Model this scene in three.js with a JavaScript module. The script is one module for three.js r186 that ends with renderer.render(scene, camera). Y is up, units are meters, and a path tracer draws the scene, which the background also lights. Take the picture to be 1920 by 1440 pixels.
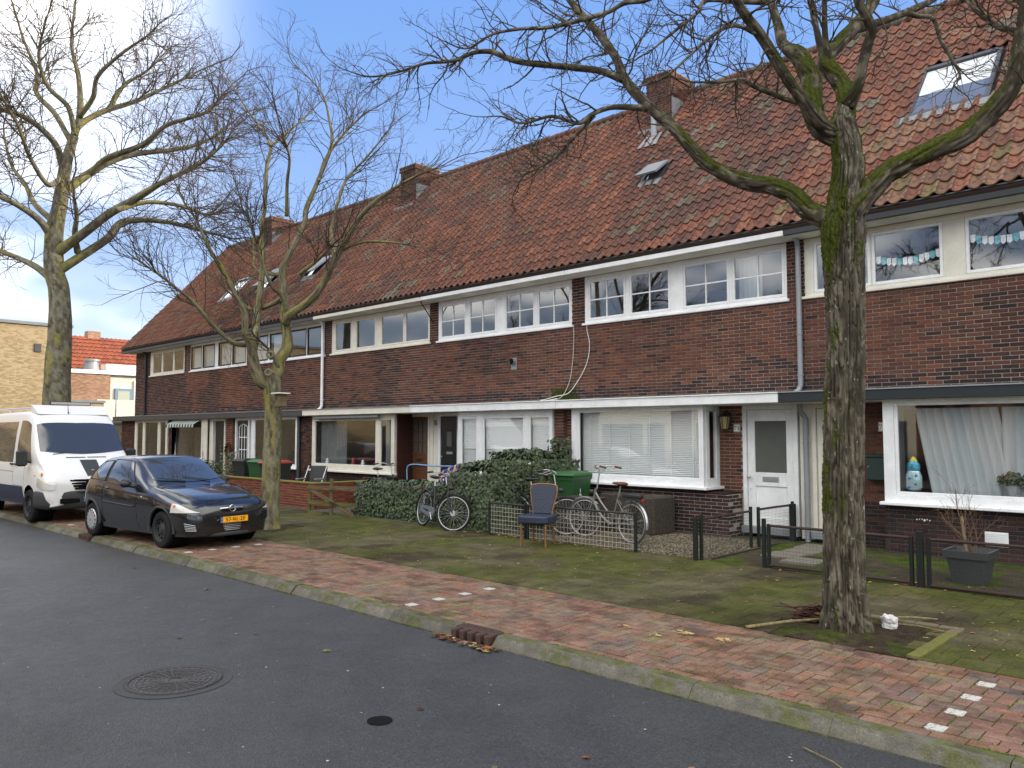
import * as THREE from 'three';
import { mergeGeometries } from 'three/addons/utils/BufferGeometryUtils.js';
import { Brush, Evaluator, SUBTRACTION } from 'three-bvh-csg';

// ---------------------------------------------------------------- camera, sky, sun, exposure
const scene = new THREE.Scene();
const camera = new THREE.PerspectiveCamera(51.28, 4 / 3, 0.05, 900);
camera.position.set(0, 1.93, 13.2);
{ const a = 46.07 * Math.PI / 180, p = 3.51 * Math.PI / 180;
  camera.lookAt(-Math.cos(a) * Math.cos(p) * 10, 1.93 + Math.sin(p) * 10, 13.2 - Math.sin(a) * Math.cos(p) * 10); }
const renderer = new THREE.WebGLRenderer({ antialias: true });
renderer.toneMapping = THREE.LinearToneMapping;
renderer.toneMappingExposure = 1.62;
renderer.shadowMap.enabled = true;
const sunDir = new THREE.Vector3(0.62, 0.275, -0.74).normalize();
const sun = new THREE.DirectionalLight(new THREE.Color(1.0, 0.88, 0.70), 3.4);
sun.name = 'sun';
sun.position.copy(sunDir).multiplyScalar(120).add(new THREE.Vector3(-16, 0, 0));
sun.target.position.set(-16, 0, 0);
sun.castShadow = true; sun.shadow.radius = 2; sun.shadow.mapSize.set(4096, 4096);
Object.assign(sun.shadow.camera, { left: -60, right: 60, top: 50, bottom: -30, near: 1, far: 300 });
scene.add(sun, sun.target);

// ---------------------------------------------------------------- seeded random and noise
function mulberry(a) { return () => { a |= 0; a = a + 0x6D2B79F5 | 0; let t = Math.imul(a ^ a >>> 15, 1 | a); t = t + Math.imul(t ^ t >>> 7, 61 | t) ^ t; return ((t ^ t >>> 14) >>> 0) / 4294967296; }; }
let R = mulberry(7);
const rr = (a, b) => a + (b - a) * R();
const pick = a => a[Math.floor(R() * a.length) % a.length];
const clamp = (x, a = 0, b = 1) => Math.min(b, Math.max(a, x));
const sm = (a, b, x) => { const t = clamp((x - a) / (b - a)); return t * t * (3 - 2 * t); };
const lerp = (a, b, t) => a + (b - a) * t;
const hash3 = (x, y, z) => { let h = Math.imul(x, 374761393) + Math.imul(y, 668265263) + Math.imul(z, 2147483647 ^ 0x5bd1e995) | 0; h = Math.imul(h ^ h >>> 13, 1274126177); return ((h ^ h >>> 16) >>> 0) / 4294967296; };
function noise3(x, y, z = 0, per = 0) {
  const X = Math.floor(x), Y = Math.floor(y), Z = Math.floor(z), fx = x - X, fy = y - Y, fz = z - Z;
  const u = fx * fx * (3 - 2 * fx), v = fy * fy * (3 - 2 * fy), w = fz * fz * (3 - 2 * fz);
  const m = per ? (k => ((k % per) + per) % per) : (k => k);
  const x0 = m(X), x1 = m(X + 1), y0 = m(Y), y1 = m(Y + 1);
  const c = (a, b, d) => hash3(a, b, d);
  const z0 = lerp(lerp(c(x0, y0, Z), c(x1, y0, Z), u), lerp(c(x0, y1, Z), c(x1, y1, Z), u), v);
  if (fz === 0) return z0;
  const z1 = lerp(lerp(c(x0, y0, Z + 1), c(x1, y0, Z + 1), u), lerp(c(x0, y1, Z + 1), c(x1, y1, Z + 1), u), v);
  return lerp(z0, z1, w);
}
function fbm(x, y, z = 0, oct = 4, per = 0) { let s = 0, a = 0.5, n = 0; for (let i = 0; i < oct; i++) { s += a * noise3(x, y, z + i * 17, per); n += a; x *= 2; y *= 2; z *= 2; per *= 2; a *= 0.5; } return s / n; }

// ---------------------------------------------------------------- the sky: blue with broken white cloud
{
  const W = 1024, H = 512, d = new Float32Array(W * H * 4);
  const fwd = Math.atan2(-0.72, -0.694);                       // azimuth of the view; the cloud cover is shaped around it
  for (let j = 0; j < H; j++) for (let i = 0; i < W; i++) {
    const az = ((i + 0.5) / W - 0.5) * 2 * Math.PI, el = ((j + 0.5) / H - 0.5) * Math.PI;
    const cx = Math.cos(az) * Math.cos(el), cy = Math.sin(el), cz = Math.sin(az) * Math.cos(el);
    const e = Math.max(0, cy);
    const t = Math.pow(clamp(e / 0.75), 0.5);
    let r = lerp(0.66, 0.165, sm(0, 1, t * 1.02)), g = lerp(0.83, 0.345, sm(0, 1, t)), b = lerp(0.97, 0.76, sm(0.15, 1, t));
    { const q = lerp(0.86, 0.70, sm(0.0, 0.45, t)); r *= q; g *= q; b *= lerp(0.9, 0.74, sm(0.0, 0.45, t)); }
    { const h = 1 - sm(0.02, 0.24, e); r = lerp(r, 0.60, h * 0.75); g = lerp(g, 0.70, h * 0.75); b = lerp(b, 0.78, h * 0.75); }
    // clouds drift on a flat layer overhead
    const k = 1 / (e + 0.16), px = cx * k, pz = cz * k;
    let da = az - fwd; while (da > Math.PI) da -= 2 * Math.PI; while (da < -Math.PI) da += 2 * Math.PI;
    const n = fbm(px * 1.1 + 3.1, pz * 1.1 + 8.7, 0.5, 6) * 0.75 + fbm(px * 3.3, pz * 3.3, 4.5, 4) * 0.25;
    // open blue over roofs; cloud down the street; unseen cloud behind added for light
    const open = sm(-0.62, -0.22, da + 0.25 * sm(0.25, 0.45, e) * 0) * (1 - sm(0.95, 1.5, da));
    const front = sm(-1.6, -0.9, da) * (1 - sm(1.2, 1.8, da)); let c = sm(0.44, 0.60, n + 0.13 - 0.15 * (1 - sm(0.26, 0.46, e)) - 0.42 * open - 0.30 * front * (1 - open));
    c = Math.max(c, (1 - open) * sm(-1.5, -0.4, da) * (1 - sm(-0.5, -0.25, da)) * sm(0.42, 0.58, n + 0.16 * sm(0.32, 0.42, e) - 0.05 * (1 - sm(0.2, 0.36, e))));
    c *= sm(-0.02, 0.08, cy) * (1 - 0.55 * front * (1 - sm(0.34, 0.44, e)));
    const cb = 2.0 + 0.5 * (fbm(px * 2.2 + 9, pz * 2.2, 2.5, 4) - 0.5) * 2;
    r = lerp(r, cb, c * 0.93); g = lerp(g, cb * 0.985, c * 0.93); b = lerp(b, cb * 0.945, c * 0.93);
    if (cy < 0) { const f = sm(0, -0.1, cy); r = lerp(r, 0.14, f); g = lerp(g, 0.14, f); b = lerp(b, 0.14, f); }
    const o = (j * W + i) * 4; d[o] = r; d[o + 1] = g; d[o + 2] = b; d[o + 3] = 1;
  }
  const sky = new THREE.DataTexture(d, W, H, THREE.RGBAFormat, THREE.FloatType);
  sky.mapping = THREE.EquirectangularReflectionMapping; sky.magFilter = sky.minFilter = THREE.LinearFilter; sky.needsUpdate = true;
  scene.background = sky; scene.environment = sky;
}
// ---------------------------------------------------------------- textures (colour grain and fine relief only)
function tex(n, fn, { srgb = true, rx = 1, ry = 1 } = {}) {
  const d = new Uint8Array(n * n * 4);
  for (let j = 0; j < n; j++) for (let i = 0; i < n; i++) { const c = fn(i / n, j / n), o = (j * n + i) * 4; d[o] = clamp(c[0]) * 255; d[o + 1] = clamp(c[1]) * 255; d[o + 2] = clamp(c[2]) * 255; d[o + 3] = 255; }
  const t = new THREE.DataTexture(d, n, n); t.wrapS = t.wrapT = THREE.RepeatWrapping; t.magFilter = THREE.LinearFilter; t.minFilter = THREE.LinearMipmapLinearFilter; t.generateMipmaps = true;
  if (srgb) t.colorSpace = THREE.SRGBColorSpace; t.repeat.set(rx, ry); t.needsUpdate = true; return t;
}
const grey = v => [v, v, v];
const T = {
  grain: tex(256, (u, v) => grey(0.78 + 0.22 * fbm(u * 16, v * 16, 1, 4, 16) + 0.10 * (noise3(u * 128, v * 128, 3, 128) - 0.5)), { rx: 2.5, ry: 2.5 }),
  grainB: tex(256, (u, v) => grey(fbm(u * 24, v * 24, 5, 4, 24)), { srgb: false, rx: 2.5, ry: 2.5 }),
  patch: tex(512, (u, v) => { const n = fbm(u * 6, v * 6, 2, 5, 6), m = noise3(u * 200, v * 200, 8, 200); return grey(0.86 + 0.16 * n + 0.06 * (m - 0.5)); }, { rx: 0.6, ry: 0.6 }),
  wood: tex(256, (u, v) => { const n = fbm(u * 4 + 0.6 * fbm(u * 3, v * 3, 4, 2, 3), v * 40, 3, 3, 0); return grey(0.66 + 0.34 * n); }, { rx: 1, ry: 1 }),
  fine: tex(256, (u, v) => grey(noise3(u * 128, v * 128, 2, 128) * 0.6 + 0.4 * noise3(u * 50, v * 50, 6, 50)), { srgb: false, rx: 6, ry: 6 }),
};
// ---------------------------------------------------------------- materials
const col = (r, g, b) => new THREE.Color().setRGB(r, g, b);
const M = {};
// rough, porous surfaces (brick, stone, bark, soil, cloth) mirror little of the sky
function mat(name, c, rough = 0.8, o = {}) { const m = rough >= 0.6 && !o.metalness ? new THREE.MeshPhysicalMaterial({ color: Array.isArray(c) ? col(...c) : new THREE.Color(c), roughness: rough, specularIntensity: rough >= 0.8 ? 0.25 : 0.5, ...o }) : new THREE.MeshStandardMaterial({ color: Array.isArray(c) ? col(...c) : new THREE.Color(c), roughness: rough, ...o }); m.name = name; M[name] = m; return m; }
function phys(name, c, rough, o = {}) { const m = new THREE.MeshPhysicalMaterial({ color: Array.isArray(c) ? col(...c) : new THREE.Color(c), roughness: rough, ...o }); m.name = name; M[name] = m; return m; }
mat('whitePaint', [0.86, 0.87, 0.87], 0.45, { map: T.patch });
mat('creamPaint', [0.74, 0.71, 0.61], 0.5, { map: T.patch });
mat('soffit', [0.74, 0.71, 0.61], 0.6, { map: T.patch });
mat('darkPaint', [0.013, 0.020, 0.023], 0.45, { map: T.patch });
mat('greyDark', [0.06, 0.062, 0.066], 0.5, { map: T.patch });
mat('zinc', [0.30, 0.32, 0.34], 0.5, { map: T.patch, metalness: 0.3 });
mat('lead', [0.24, 0.25, 0.26], 0.6, { map: T.patch });
mat('mortar', [0.40, 0.345, 0.30], 0.95, { map: T.grain });
mat('mortarDark', [0.13, 0.11, 0.10], 0.95, { map: T.grain });
mat('blackMetal', [0.02, 0.022, 0.022], 0.5, { map: T.patch });
mat('blackPlastic', [0.018, 0.018, 0.019], 0.55);
mat('rubber', [0.02, 0.02, 0.02], 0.8);
mat('chrome', [0.75, 0.76, 0.78], 0.18, { metalness: 1 });
mat('steel', [0.55, 0.56, 0.57], 0.35, { metalness: 0.9 });
mat('room', [0.36, 0.33, 0.28], 0.95);
mat('curtainWhite', [0.46, 0.50, 0.51], 0.95, { side: THREE.DoubleSide });
mat('curtainGrey', [0.16, 0.17, 0.18], 0.95, { side: THREE.DoubleSide });
mat('blindWhite', [0.84, 0.86, 0.86], 0.6);
phys('glass', [0.97, 0.985, 0.98], 0.02, { transmission: 1, thickness: 0, ior: 2.2, specularIntensity: 1 });
phys('frosted', [0.10, 0.105, 0.09], 0.35, { map: T.patch, bumpMap: T.fine, bumpScale: 0.003 });
mat('vertex', [1, 1, 1], 0.85, { vertexColors: true });
mat('brickV', [1, 1, 1], 0.88, { vertexColors: true, map: T.grain, bumpMap: T.grainB, bumpScale: 0.004 });
T.tile = tex(512, (u, v) => { const n = fbm(u * 8, v * 8, 2, 5, 8), m = noise3(u * 180, v * 180, 8, 180), d = sm(0.5, 0.62, fbm(u * 14, v * 14, 22, 4, 14)); const k = 0.80 + 0.24 * n + 0.10 * (m - 0.5); return [k * lerp(1, 0.72, d), k * lerp(1, 0.76, d), k * lerp(1, 0.78, d)]; }, { rx: 0.9, ry: 0.9 });
mat('tileV', [1, 1, 1], 0.66, { vertexColors: true, map: T.tile, bumpMap: T.grainB, bumpScale: 0.004 });

// ---------------------------------------------------------------- geometry collector: many primitives, one mesh
const V = (x, y, z) => new THREE.Vector3(x, y, z);
class G {
  constructor() { this.p = []; this.n = []; this.u = []; this.c = []; this.i = []; this.k = [1, 1, 1]; }
  vert(p, n, u, c = this.k) { this.p.push(p[0], p[1], p[2]); this.n.push(n[0], n[1], n[2]); this.u.push(u[0], u[1]); this.c.push(c[0], c[1], c[2]); return this.p.length / 3 - 1; }
  quad(a, b, c, d, uo = 0, vo = 0, ul = 0) {
    const e = [b[0] - a[0], b[1] - a[1], b[2] - a[2]], f = [d[0] - a[0], d[1] - a[1], d[2] - a[2]];
    let n = [e[1] * f[2] - e[2] * f[1], e[2] * f[0] - e[0] * f[2], e[0] * f[1] - e[1] * f[0]]; const l = Math.hypot(...n) || 1; n = n.map(x => x / l);
    const w = Math.hypot(...e), h = Math.hypot(...f);
    const i0 = this.vert(a, n, [uo, vo]); this.vert(b, n, [uo + w, vo]); this.vert(c, n, [uo + w, vo + h]); this.vert(d, n, [uo, vo + h]);
    this.i.push(i0, i0 + 1, i0 + 2, i0, i0 + 2, i0 + 3); return this;
  }
  tri(a, b, c) { const e = [b[0] - a[0], b[1] - a[1], b[2] - a[2]], f = [c[0] - a[0], c[1] - a[1], c[2] - a[2]]; let n = [e[1] * f[2] - e[2] * f[1], e[2] * f[0] - e[0] * f[2], e[0] * f[1] - e[1] * f[0]]; const l = Math.hypot(...n) || 1; n = n.map(x => x / l); const i0 = this.vert(a, n, [0, 0]); this.vert(b, n, [0.1, 0]); this.vert(c, n, [0, 0.1]); this.i.push(i0, i0 + 1, i0 + 2); return this; }
  // box by its min and max corners; skip is a string of faces to leave out (x X y Y z Z)
  box(x0, y0, z0, x1, y1, z1, skip = '') {
    const o = (x0 * 0.37 + y0 * 0.11) % 1, q = (y0 * 0.53 + z0 * 0.29) % 1;
    if (!skip.includes('Z')) this.quad([x0, y0, z1], [x1, y0, z1], [x1, y1, z1], [x0, y1, z1], o, q);
    if (!skip.includes('z')) this.quad([x1, y0, z0], [x0, y0, z0], [x0, y1, z0], [x1, y1, z0], o, q);
    if (!skip.includes('X')) this.quad([x1, y0, z1], [x1, y0, z0], [x1, y1, z0], [x1, y1, z1], o, q);
    if (!skip.includes('x')) this.quad([x0, y0, z0], [x0, y0, z1], [x0, y1, z1], [x0, y1, z0], o, q);
    if (!skip.includes('Y')) this.quad([x0, y1, z1], [x1, y1, z1], [x1, y1, z0], [x0, y1, z0], o, q);
    if (!skip.includes('y')) this.quad([x0, y0, z0], [x1, y0, z0], [x1, y0, z1], [x0, y0, z1], o, q);
    return this;
  }
  // box with chamfered edges
  cbox(x0, y0, z0, x1, y1, z1, b = 0.006) { return this.geo(chamfer(x1 - x0, y1 - y0, z1 - z0, b), new THREE.Matrix4().makeTranslation((x0 + x1) / 2, (y0 + y1) / 2, (z0 + z1) / 2)); }
  geo(g, m = null) {
    const P = g.attributes.position, N = g.attributes.normal, U = g.attributes.uv, C = g.attributes.color, o = this.p.length / 3, v = V(0, 0, 0), nm = m ? new THREE.Matrix3().getNormalMatrix(m) : null;
    for (let k = 0; k < P.count; k++) { v.fromBufferAttribute(P, k); if (m) v.applyMatrix4(m); this.p.push(v.x, v.y, v.z); v.fromBufferAttribute(N, k); if (m) v.applyMatrix3(nm).normalize(); this.n.push(v.x, v.y, v.z); if (U) this.u.push(U.getX(k), U.getY(k)); else this.u.push(0, 0); if (C) this.c.push(C.getX(k), C.getY(k), C.getZ(k)); else this.c.push(...this.k); }
    if (g.index) for (let k = 0; k < g.index.count; k++) this.i.push(o + g.index.getX(k)); else for (let k = 0; k < P.count; k++) this.i.push(o + k);
    return this;
  }
  // tapered tube along points [[x,y,z,r],...]
  tube(pts, seg = 6, { cap = true, colf = null, vs = 1 } = {}) {
    const n = pts.length; let up = V(0, 1, 0), prev = null, L = 0, base = this.p.length / 3, N = V(0, 0, 0);
    for (let k = 0; k < n; k++) {
      const a = pts[Math.max(0, k - 1)], b = pts[Math.min(n - 1, k + 1)], t = V(b[0] - a[0], b[1] - a[1], b[2] - a[2]).normalize();
      if (!prev) { N = Math.abs(t.y) > 0.9 ? V(1, 0, 0) : V(0, 1, 0); N.sub(t.clone().multiplyScalar(N.dot(t))).normalize(); } else { N.sub(t.clone().multiplyScalar(N.dot(t))); if (N.lengthSq() < 1e-8) N = V(t.z, t.x, t.y); N.normalize(); }
      prev = t; const Bn = t.clone().cross(N);
      if (k) L += Math.hypot(pts[k][0] - pts[k - 1][0], pts[k][1] - pts[k - 1][1], pts[k][2] - pts[k - 1][2]);
      const r = pts[k][3];
      for (let s = 0; s <= seg; s++) { const an = s / seg * Math.PI * 2, ca = Math.cos(an), sa = Math.sin(an), nx = N.x * ca + Bn.x * sa, ny = N.y * ca + Bn.y * sa, nz = N.z * ca + Bn.z * sa; const P = [pts[k][0] + nx * r, pts[k][1] + ny * r, pts[k][2] + nz * r]; this.vert(P, [nx, ny, nz], [s / seg * Math.max(0.1, r * 6.28), L * vs], colf ? colf(P, [nx, ny, nz], r, k / (n - 1)) : this.k); }
    }
    for (let k = 0; k < n - 1; k++) for (let s = 0; s < seg; s++) { const a = base + k * (seg + 1) + s, b = a + seg + 1; this.i.push(a, a + 1, b, a + 1, b + 1, b); }
    if (cap) for (const [k, f] of [[0, 0], [n - 1, 1]]) { const c0 = base + k * (seg + 1); for (let s = 1; s < seg - 1; s++) f ? this.i.push(c0, c0 + s, c0 + s + 1) : this.i.push(c0, c0 + s + 1, c0 + s); }
    return this;
  }
  rod(a, b, r, seg = 8, r2 = r) { return this.tube([[...a, r], [...b, r2]], seg); }
  cyl(x, y, z, r, h, seg = 20, r2 = r) { const g = new THREE.CylinderGeometry(r2, r, h, seg); return this.geo(g, new THREE.Matrix4().makeTranslation(x, y + h / 2, z)); }
  sph(x, y, z, r, sx = 1, sy = 1, sz = 1, seg = 12) { const g = new THREE.SphereGeometry(r, seg, Math.ceil(seg * 0.7)); return this.geo(g, new THREE.Matrix4().makeScale(sx, sy, sz).setPosition(x, y, z)); }
  get empty() { return !this.i.length; }
  geom(color = true) {
    const g = new THREE.BufferGeometry(); g.setAttribute('position', new THREE.Float32BufferAttribute(this.p, 3)); g.setAttribute('normal', new THREE.Float32BufferAttribute(this.n, 3)); g.setAttribute('uv', new THREE.Float32BufferAttribute(this.u, 2));
    if (color) g.setAttribute('color', new THREE.Float32BufferAttribute(this.c, 3)); g.setIndex(this.i); return g;
  }
  build(name, m, parent = scene, kind) { const o = new THREE.Mesh(this.geom(!!m.vertexColors), m); o.name = name; if (kind) o.userData.kind = kind; add(o, parent); return o; }
}
function chamfer(w, h, d, b) {
  b = Math.min(b, w * 0.45, h * 0.45, d * 0.45); const x = w / 2, y = h / 2, z = d / 2, g = new G(), X = x - b, Y = y - b, Z = z - b;
  g.quad([-X, -Y, z], [X, -Y, z], [X, Y, z], [-X, Y, z]).quad([X, -Y, -z], [-X, -Y, -z], [-X, Y, -z], [X, Y, -z]).quad([x, -Y, Z], [x, -Y, -Z], [x, Y, -Z], [x, Y, Z]).quad([-x, -Y, -Z], [-x, -Y, Z], [-x, Y, Z], [-x, Y, -Z]).quad([-X, y, Z], [X, y, Z], [X, y, -Z], [-X, y, -Z]).quad([-X, -y, -Z], [X, -y, -Z], [X, -y, Z], [-X, -y, Z]);
  for (const s of [1, -1]) for (const t of [1, -1]) {
    let q = [[-X, s * Y, t * z], [X, s * Y, t * z], [X, s * y, t * Z], [-X, s * y, t * Z]]; g.quad(...(s * t > 0 ? q : q.reverse()));
    q = [[s * x, -Y, t * Z], [s * X, -Y, t * z], [s * X, Y, t * z], [s * x, Y, t * Z]]; g.quad(...(s * t > 0 ? q.reverse() : q));
    q = [[s * X, t * y, -Z], [s * X, t * y, Z], [s * x, t * Y, Z], [s * x, t * Y, -Z]]; g.quad(...(s * t > 0 ? q : q.reverse()));
    for (const r of [1, -1]) { const tr = [[s * x, t * Y, r * Z], [s * X, t * y, r * Z], [s * X, t * Y, r * z]]; g.tri(...(s * t * r > 0 ? tr : tr.reverse())); }
  }
  return g.geom(false);
}
function add(o, parent = scene) {
  o.traverse(m => { if (m.isMesh) { m.castShadow = true; m.receiveShadow = true; } });
  if (parent === scene) o.name = numbered(o.name);
  parent.add(o); return o;
}
const used = {};
function numbered(n) { if (!(n in used)) { used[n] = 0; return n; } used[n]++; return n + '_' + String(used[n]).padStart(3, '0'); }
function thing(name, label, category, [x, y, z] = [0, 0, 0], turn = 0, group) { const o = new THREE.Group(); o.name = numbered(name); scene.add(o); o.position.set(x, y, z); o.rotation.y = turn; o.userData = { label, category }; if (group) o.userData.group = group; return o; }
function tag(o, label, category, group) { o.userData.label = label; o.userData.category = category; if (group) o.userData.group = group; return o; }
function mesh(name, geo, m, parent = scene, pos) { const o = new THREE.Mesh(geo, m); o.name = name; if (pos) o.position.set(...pos); return add(o, parent); }
function structure(o, label, category) { o.userData.kind = 'structure'; if (label) o.userData.label = label; if (category) o.userData.category = category; return o; }
function dup(root, [x, y, z], turn, label, group, name = root.name.replace(/_\d{3}$/, '')) { const r = root.clone(); r.name = numbered(name); r.userData = { ...root.userData }; scene.add(r); r.position.set(x, y, z); r.rotation.y = turn; if (label) r.userData.label = label; if (group) r.userData.group = group; return r; }
function cr(pts, n) { const c = new THREE.CatmullRomCurve3(pts.map(p => V(p[0], p[1], p[2])), false, 'centripetal'); const out = []; for (let k = 0; k <= n; k++) { const t = k / n, v = c.getPoint(t), f = t * (pts.length - 1), i = Math.min(pts.length - 2, Math.floor(f)); out.push([v.x, v.y, v.z, lerp(pts[i][3], pts[i + 1][3], f - i)]); } return out; }
function textTex(w, h, draw) { const c = document.createElement('canvas'); c.width = w; c.height = h; draw(c.getContext('2d'), w, h); const t = new THREE.CanvasTexture(c); t.colorSpace = THREE.SRGBColorSpace; return t; }
function plate(name, w, h, m, parent, [x, y, z], ry = 0, rx = 0) { const o = mesh(name, new THREE.PlaneGeometry(w, h), m, parent, [x, y, z]); o.rotation.set(rx, ry, 0, 'YXZ'); return o; }
// three kinds of running-bond brickwork; bricks in view as parts of their wall, the rest as one
const camP = [0, 1.93, 13.2];
const dist2 = (x, y, z) => (x - camP[0]) ** 2 + (y - camP[1]) ** 2 + (z - camP[2]) ** 2;
// a tone: base colour moved by a seeded amount
const tone = (c, k) => [c[0] * k, c[1] * k, c[2] * k];
const mixc = (a, b, t) => [lerp(a[0], b[0], t), lerp(a[1], b[1], t), lerp(a[2], b[2], t)];
// materials for single pieces, one per tone of a palette, made once
function palMats(base, pal) { return pal.map((c, i) => { const m = M[base].clone(); m.vertexColors = false; m.color = col(...c); m.name = base + i; return m; }); }
{ // world-space building: geometry is given in metres of the place and shifted to its thing's base
  const b = G.prototype.build;
  G.prototype.build = function (name, m, parent = scene, kind) { if (parent.o) for (let k = 0; k < this.p.length; k += 3) { this.p[k] -= parent.o[0]; this.p[k + 1] -= parent.o[1]; this.p[k + 2] -= parent.o[2]; } const r = b.call(this, name, m, parent, kind); if (parent.o) r.o = parent.o; return r; };
}
function placed(name, label, category, o, group) { const t = thing(name, label, category, o, 0, group); t.o = o; return t; }
const gb = (f) => { const g = new G(); f(g); return g; };
// ---------------------------------------------------------------- ground, road, kerb, parking strip, pavement
const GX0 = -37, GX1 = 5, KZ = 8.05;             // the street's run in view; the kerb's foot
mat('earth', [0.085, 0.075, 0.06], 1, { map: T.patch });
{ const g = new G(); g.quad([-300, -0.06, 300], [300, -0.06, 300], [300, -0.06, -300], [-300, -0.06, -300]); structure(g.build('ground', M.earth)); }
{ // asphalt: dark with pale and dark chippings, worn smoother where tyres run
  const a1 = tex(1024, (u, v) => { const n = noise3(u * 512, v * 512, 1, 512), m = noise3(u * 256, v * 256, 9, 256), l = fbm(u * 8, v * 8, 3, 5, 8); let k = 0.225 + 0.05 * (l - 0.5) + 0.10 * (n - 0.5) + 0.07 * (m - 0.5); if (n > 0.93 && m > 0.66) k += 0.13; return [k * 1.01, k, k * 0.975]; }, { rx: 0.42, ry: 0.42 });
  const a2 = tex(512, (u, v) => { const l = fbm(u * 4, v * 4, 7, 5, 4), n = noise3(u * 200, v * 200, 2, 200); return grey(clamp(0.56 + 0.4 * (l - 0.45) + 0.1 * (n - 0.5), 0.34, 0.85)); }, { srgb: false, rx: 0.11, ry: 0.11 });
  const ab = tex(512, (u, v) => grey(noise3(u * 256, v * 256, 4, 256) * 0.7 + 0.3 * noise3(u * 100, v * 100, 5, 100)), { srgb: false, rx: 0.9, ry: 0.9 });
  mat('asphalt', [1, 1, 1], 1, { specularIntensity: 0.9, map: a1, roughnessMap: a2, bumpMap: ab, bumpScale: 0.004 });
  const g = new G(); for (let x = -140; x < 60; x += 20) g.quad([x, 0, 16.2], [x + 20, 0, 16.2], [x + 20, 0, KZ - 0.02], [x, 0, KZ - 0.02], x, 0);
  structure(g.build('road', M.asphalt));
}
// moss, algae and dirt that grows in the joints and over the slabs
const mossAt = (x, z) => fbm(x * 0.9 + 40, z * 0.9 + 7, 2, 5);
{ // bedding under the paving, seen in the joints
  mat('joint', [1, 1, 1], 1, { map: tex(512, (u, v) => { const n = fbm(u * 20, v * 20, 3, 5, 20), m = noise3(u * 180, v * 180, 2, 180), k = 0.20 + 0.16 * n + 0.1 * (m - 0.5), gr = sm(0.46, 0.62, fbm(u * 9, v * 9, 11, 4, 9)); return [k * lerp(1.05, 0.98, gr), k * lerp(0.94, 1.22, gr), k * lerp(0.8, 0.45, gr)]; }, { rx: 0.5, ry: 0.5 }), bumpMap: T.fine, bumpScale: 0.006 });
  const g = new G(); g.quad([GX0, 0.088, 7.9], [GX1, 0.088, 7.9], [GX1, 0.118, -0.5], [GX0, 0.118, -0.5]);
  structure(g.build('paving_bed', M.joint));
}
const paveY = z => 0.1 + (7.9 - z) * 0.0045;
{ // kerb stones, a metre each, with a sloping face
  mat('kerbStone', [1, 1, 1], 0.9, { vertexColors: true, map: tex(512, (u, v) => { const n = fbm(u * 10, v * 10, 5, 5, 10), s = noise3(u * 220, v * 220, 3, 220); const k = 0.52 + 0.25 * n + (s > 0.86 ? 0.22 : 0) - (s < 0.1 ? 0.2 : 0), gr = sm(0.42, 0.66, fbm(u * 5, v * 5, 21, 5, 5)) * 0.75; return [k * lerp(1, 0.86, gr), k * lerp(0.97, 0.9, gr), k * lerp(0.9, 0.55, gr)]; }, { rx: 1.2, ry: 1.2 }), bumpMap: T.grainB, bumpScale: 0.008 });
  const bed = gb(g => g.box(GX0, -0.05, 7.84, GX1, 0.0, KZ - 0.05, 'y')); const kerb = structure(bed.build('kerb', M.joint));
  const prof = [[KZ, -0.04], [KZ, 0.012], [KZ - 0.055, 0.075], [KZ - 0.075, 0.092], [KZ - 0.095, 0.0985], [7.865, 0.1], [7.865, -0.04]];
  const variants = [0.30, 0.25, 0.34].map(k => { const g = new G(); g.k = [k, k * 0.985, k * 0.93]; const L = 0.49; for (let i = 0; i < prof.length - 1; i++) { const a = prof[i], b = prof[i + 1]; for (const s of [0]) g.quad([-L, a[1], a[0]], [L, a[1], a[0]], [L, b[1], b[0]], [-L, b[1], b[0]], k * 9, i * 0.1); } for (const s of [-1, 1]) for (let i = 1; i < prof.length - 2; i++) { const t = [[s * L, prof[0][1], prof[0][0]], [s * L, prof[i][1], prof[i][0]], [s * L, prof[i + 1][1], prof[i + 1][0]]]; g.tri(...(s > 0 ? t.reverse() : t)); } return g.geom(true); });
  for (const [xa, xb] of [[GX0, -16.0], [-15.4, -5.76], [-5.24, GX1]]) { const n = Math.round((xb - xa) / 0.985), w = (xb - xa) / n; for (let k = 0; k < n; k++) { const o = mesh('kerb_stone', variants[Math.floor(R() * 3)], M.kerbStone, kerb, [xa + (k + 0.5) * w, rr(-0.004, 0.004), rr(-0.006, 0.006)]); o.scale.x = (w - 0.006) / 0.98; o.rotation.y = rr(-0.004, 0.004); } }
}
// a block with a slightly bevelled top: 5 faces and 4 bevels
function block(w, d, h, b) { const g = new G(), x = w / 2, z = d / 2, X = x - b, Z = z - b, y = h - b * 0.7; g.quad([-X, h, Z], [X, h, Z], [X, h, -Z], [-X, h, -Z]); g.quad([-x, y, z], [x, y, z], [X, h, Z], [-X, h, Z]); g.quad([x, y, -z], [-x, y, -z], [-X, h, -Z], [X, h, -Z]); g.quad([x, y, z], [x, y, -z], [X, h, -Z], [X, h, Z]); g.quad([-x, y, -z], [-x, y, z], [-X, h, Z], [-X, h, -Z]); g.quad([-x, 0, z], [x, 0, z], [x, y, z], [-x, y, z]); g.quad([x, 0, -z], [-x, 0, -z], [-x, y, -z], [x, y, -z]); g.quad([x, 0, z], [x, 0, -z], [x, y, -z], [x, y, z]); g.quad([-x, 0, -z], [-x, 0, z], [-x, y, z], [-x, y, -z]); return g.geom(false); }
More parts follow.
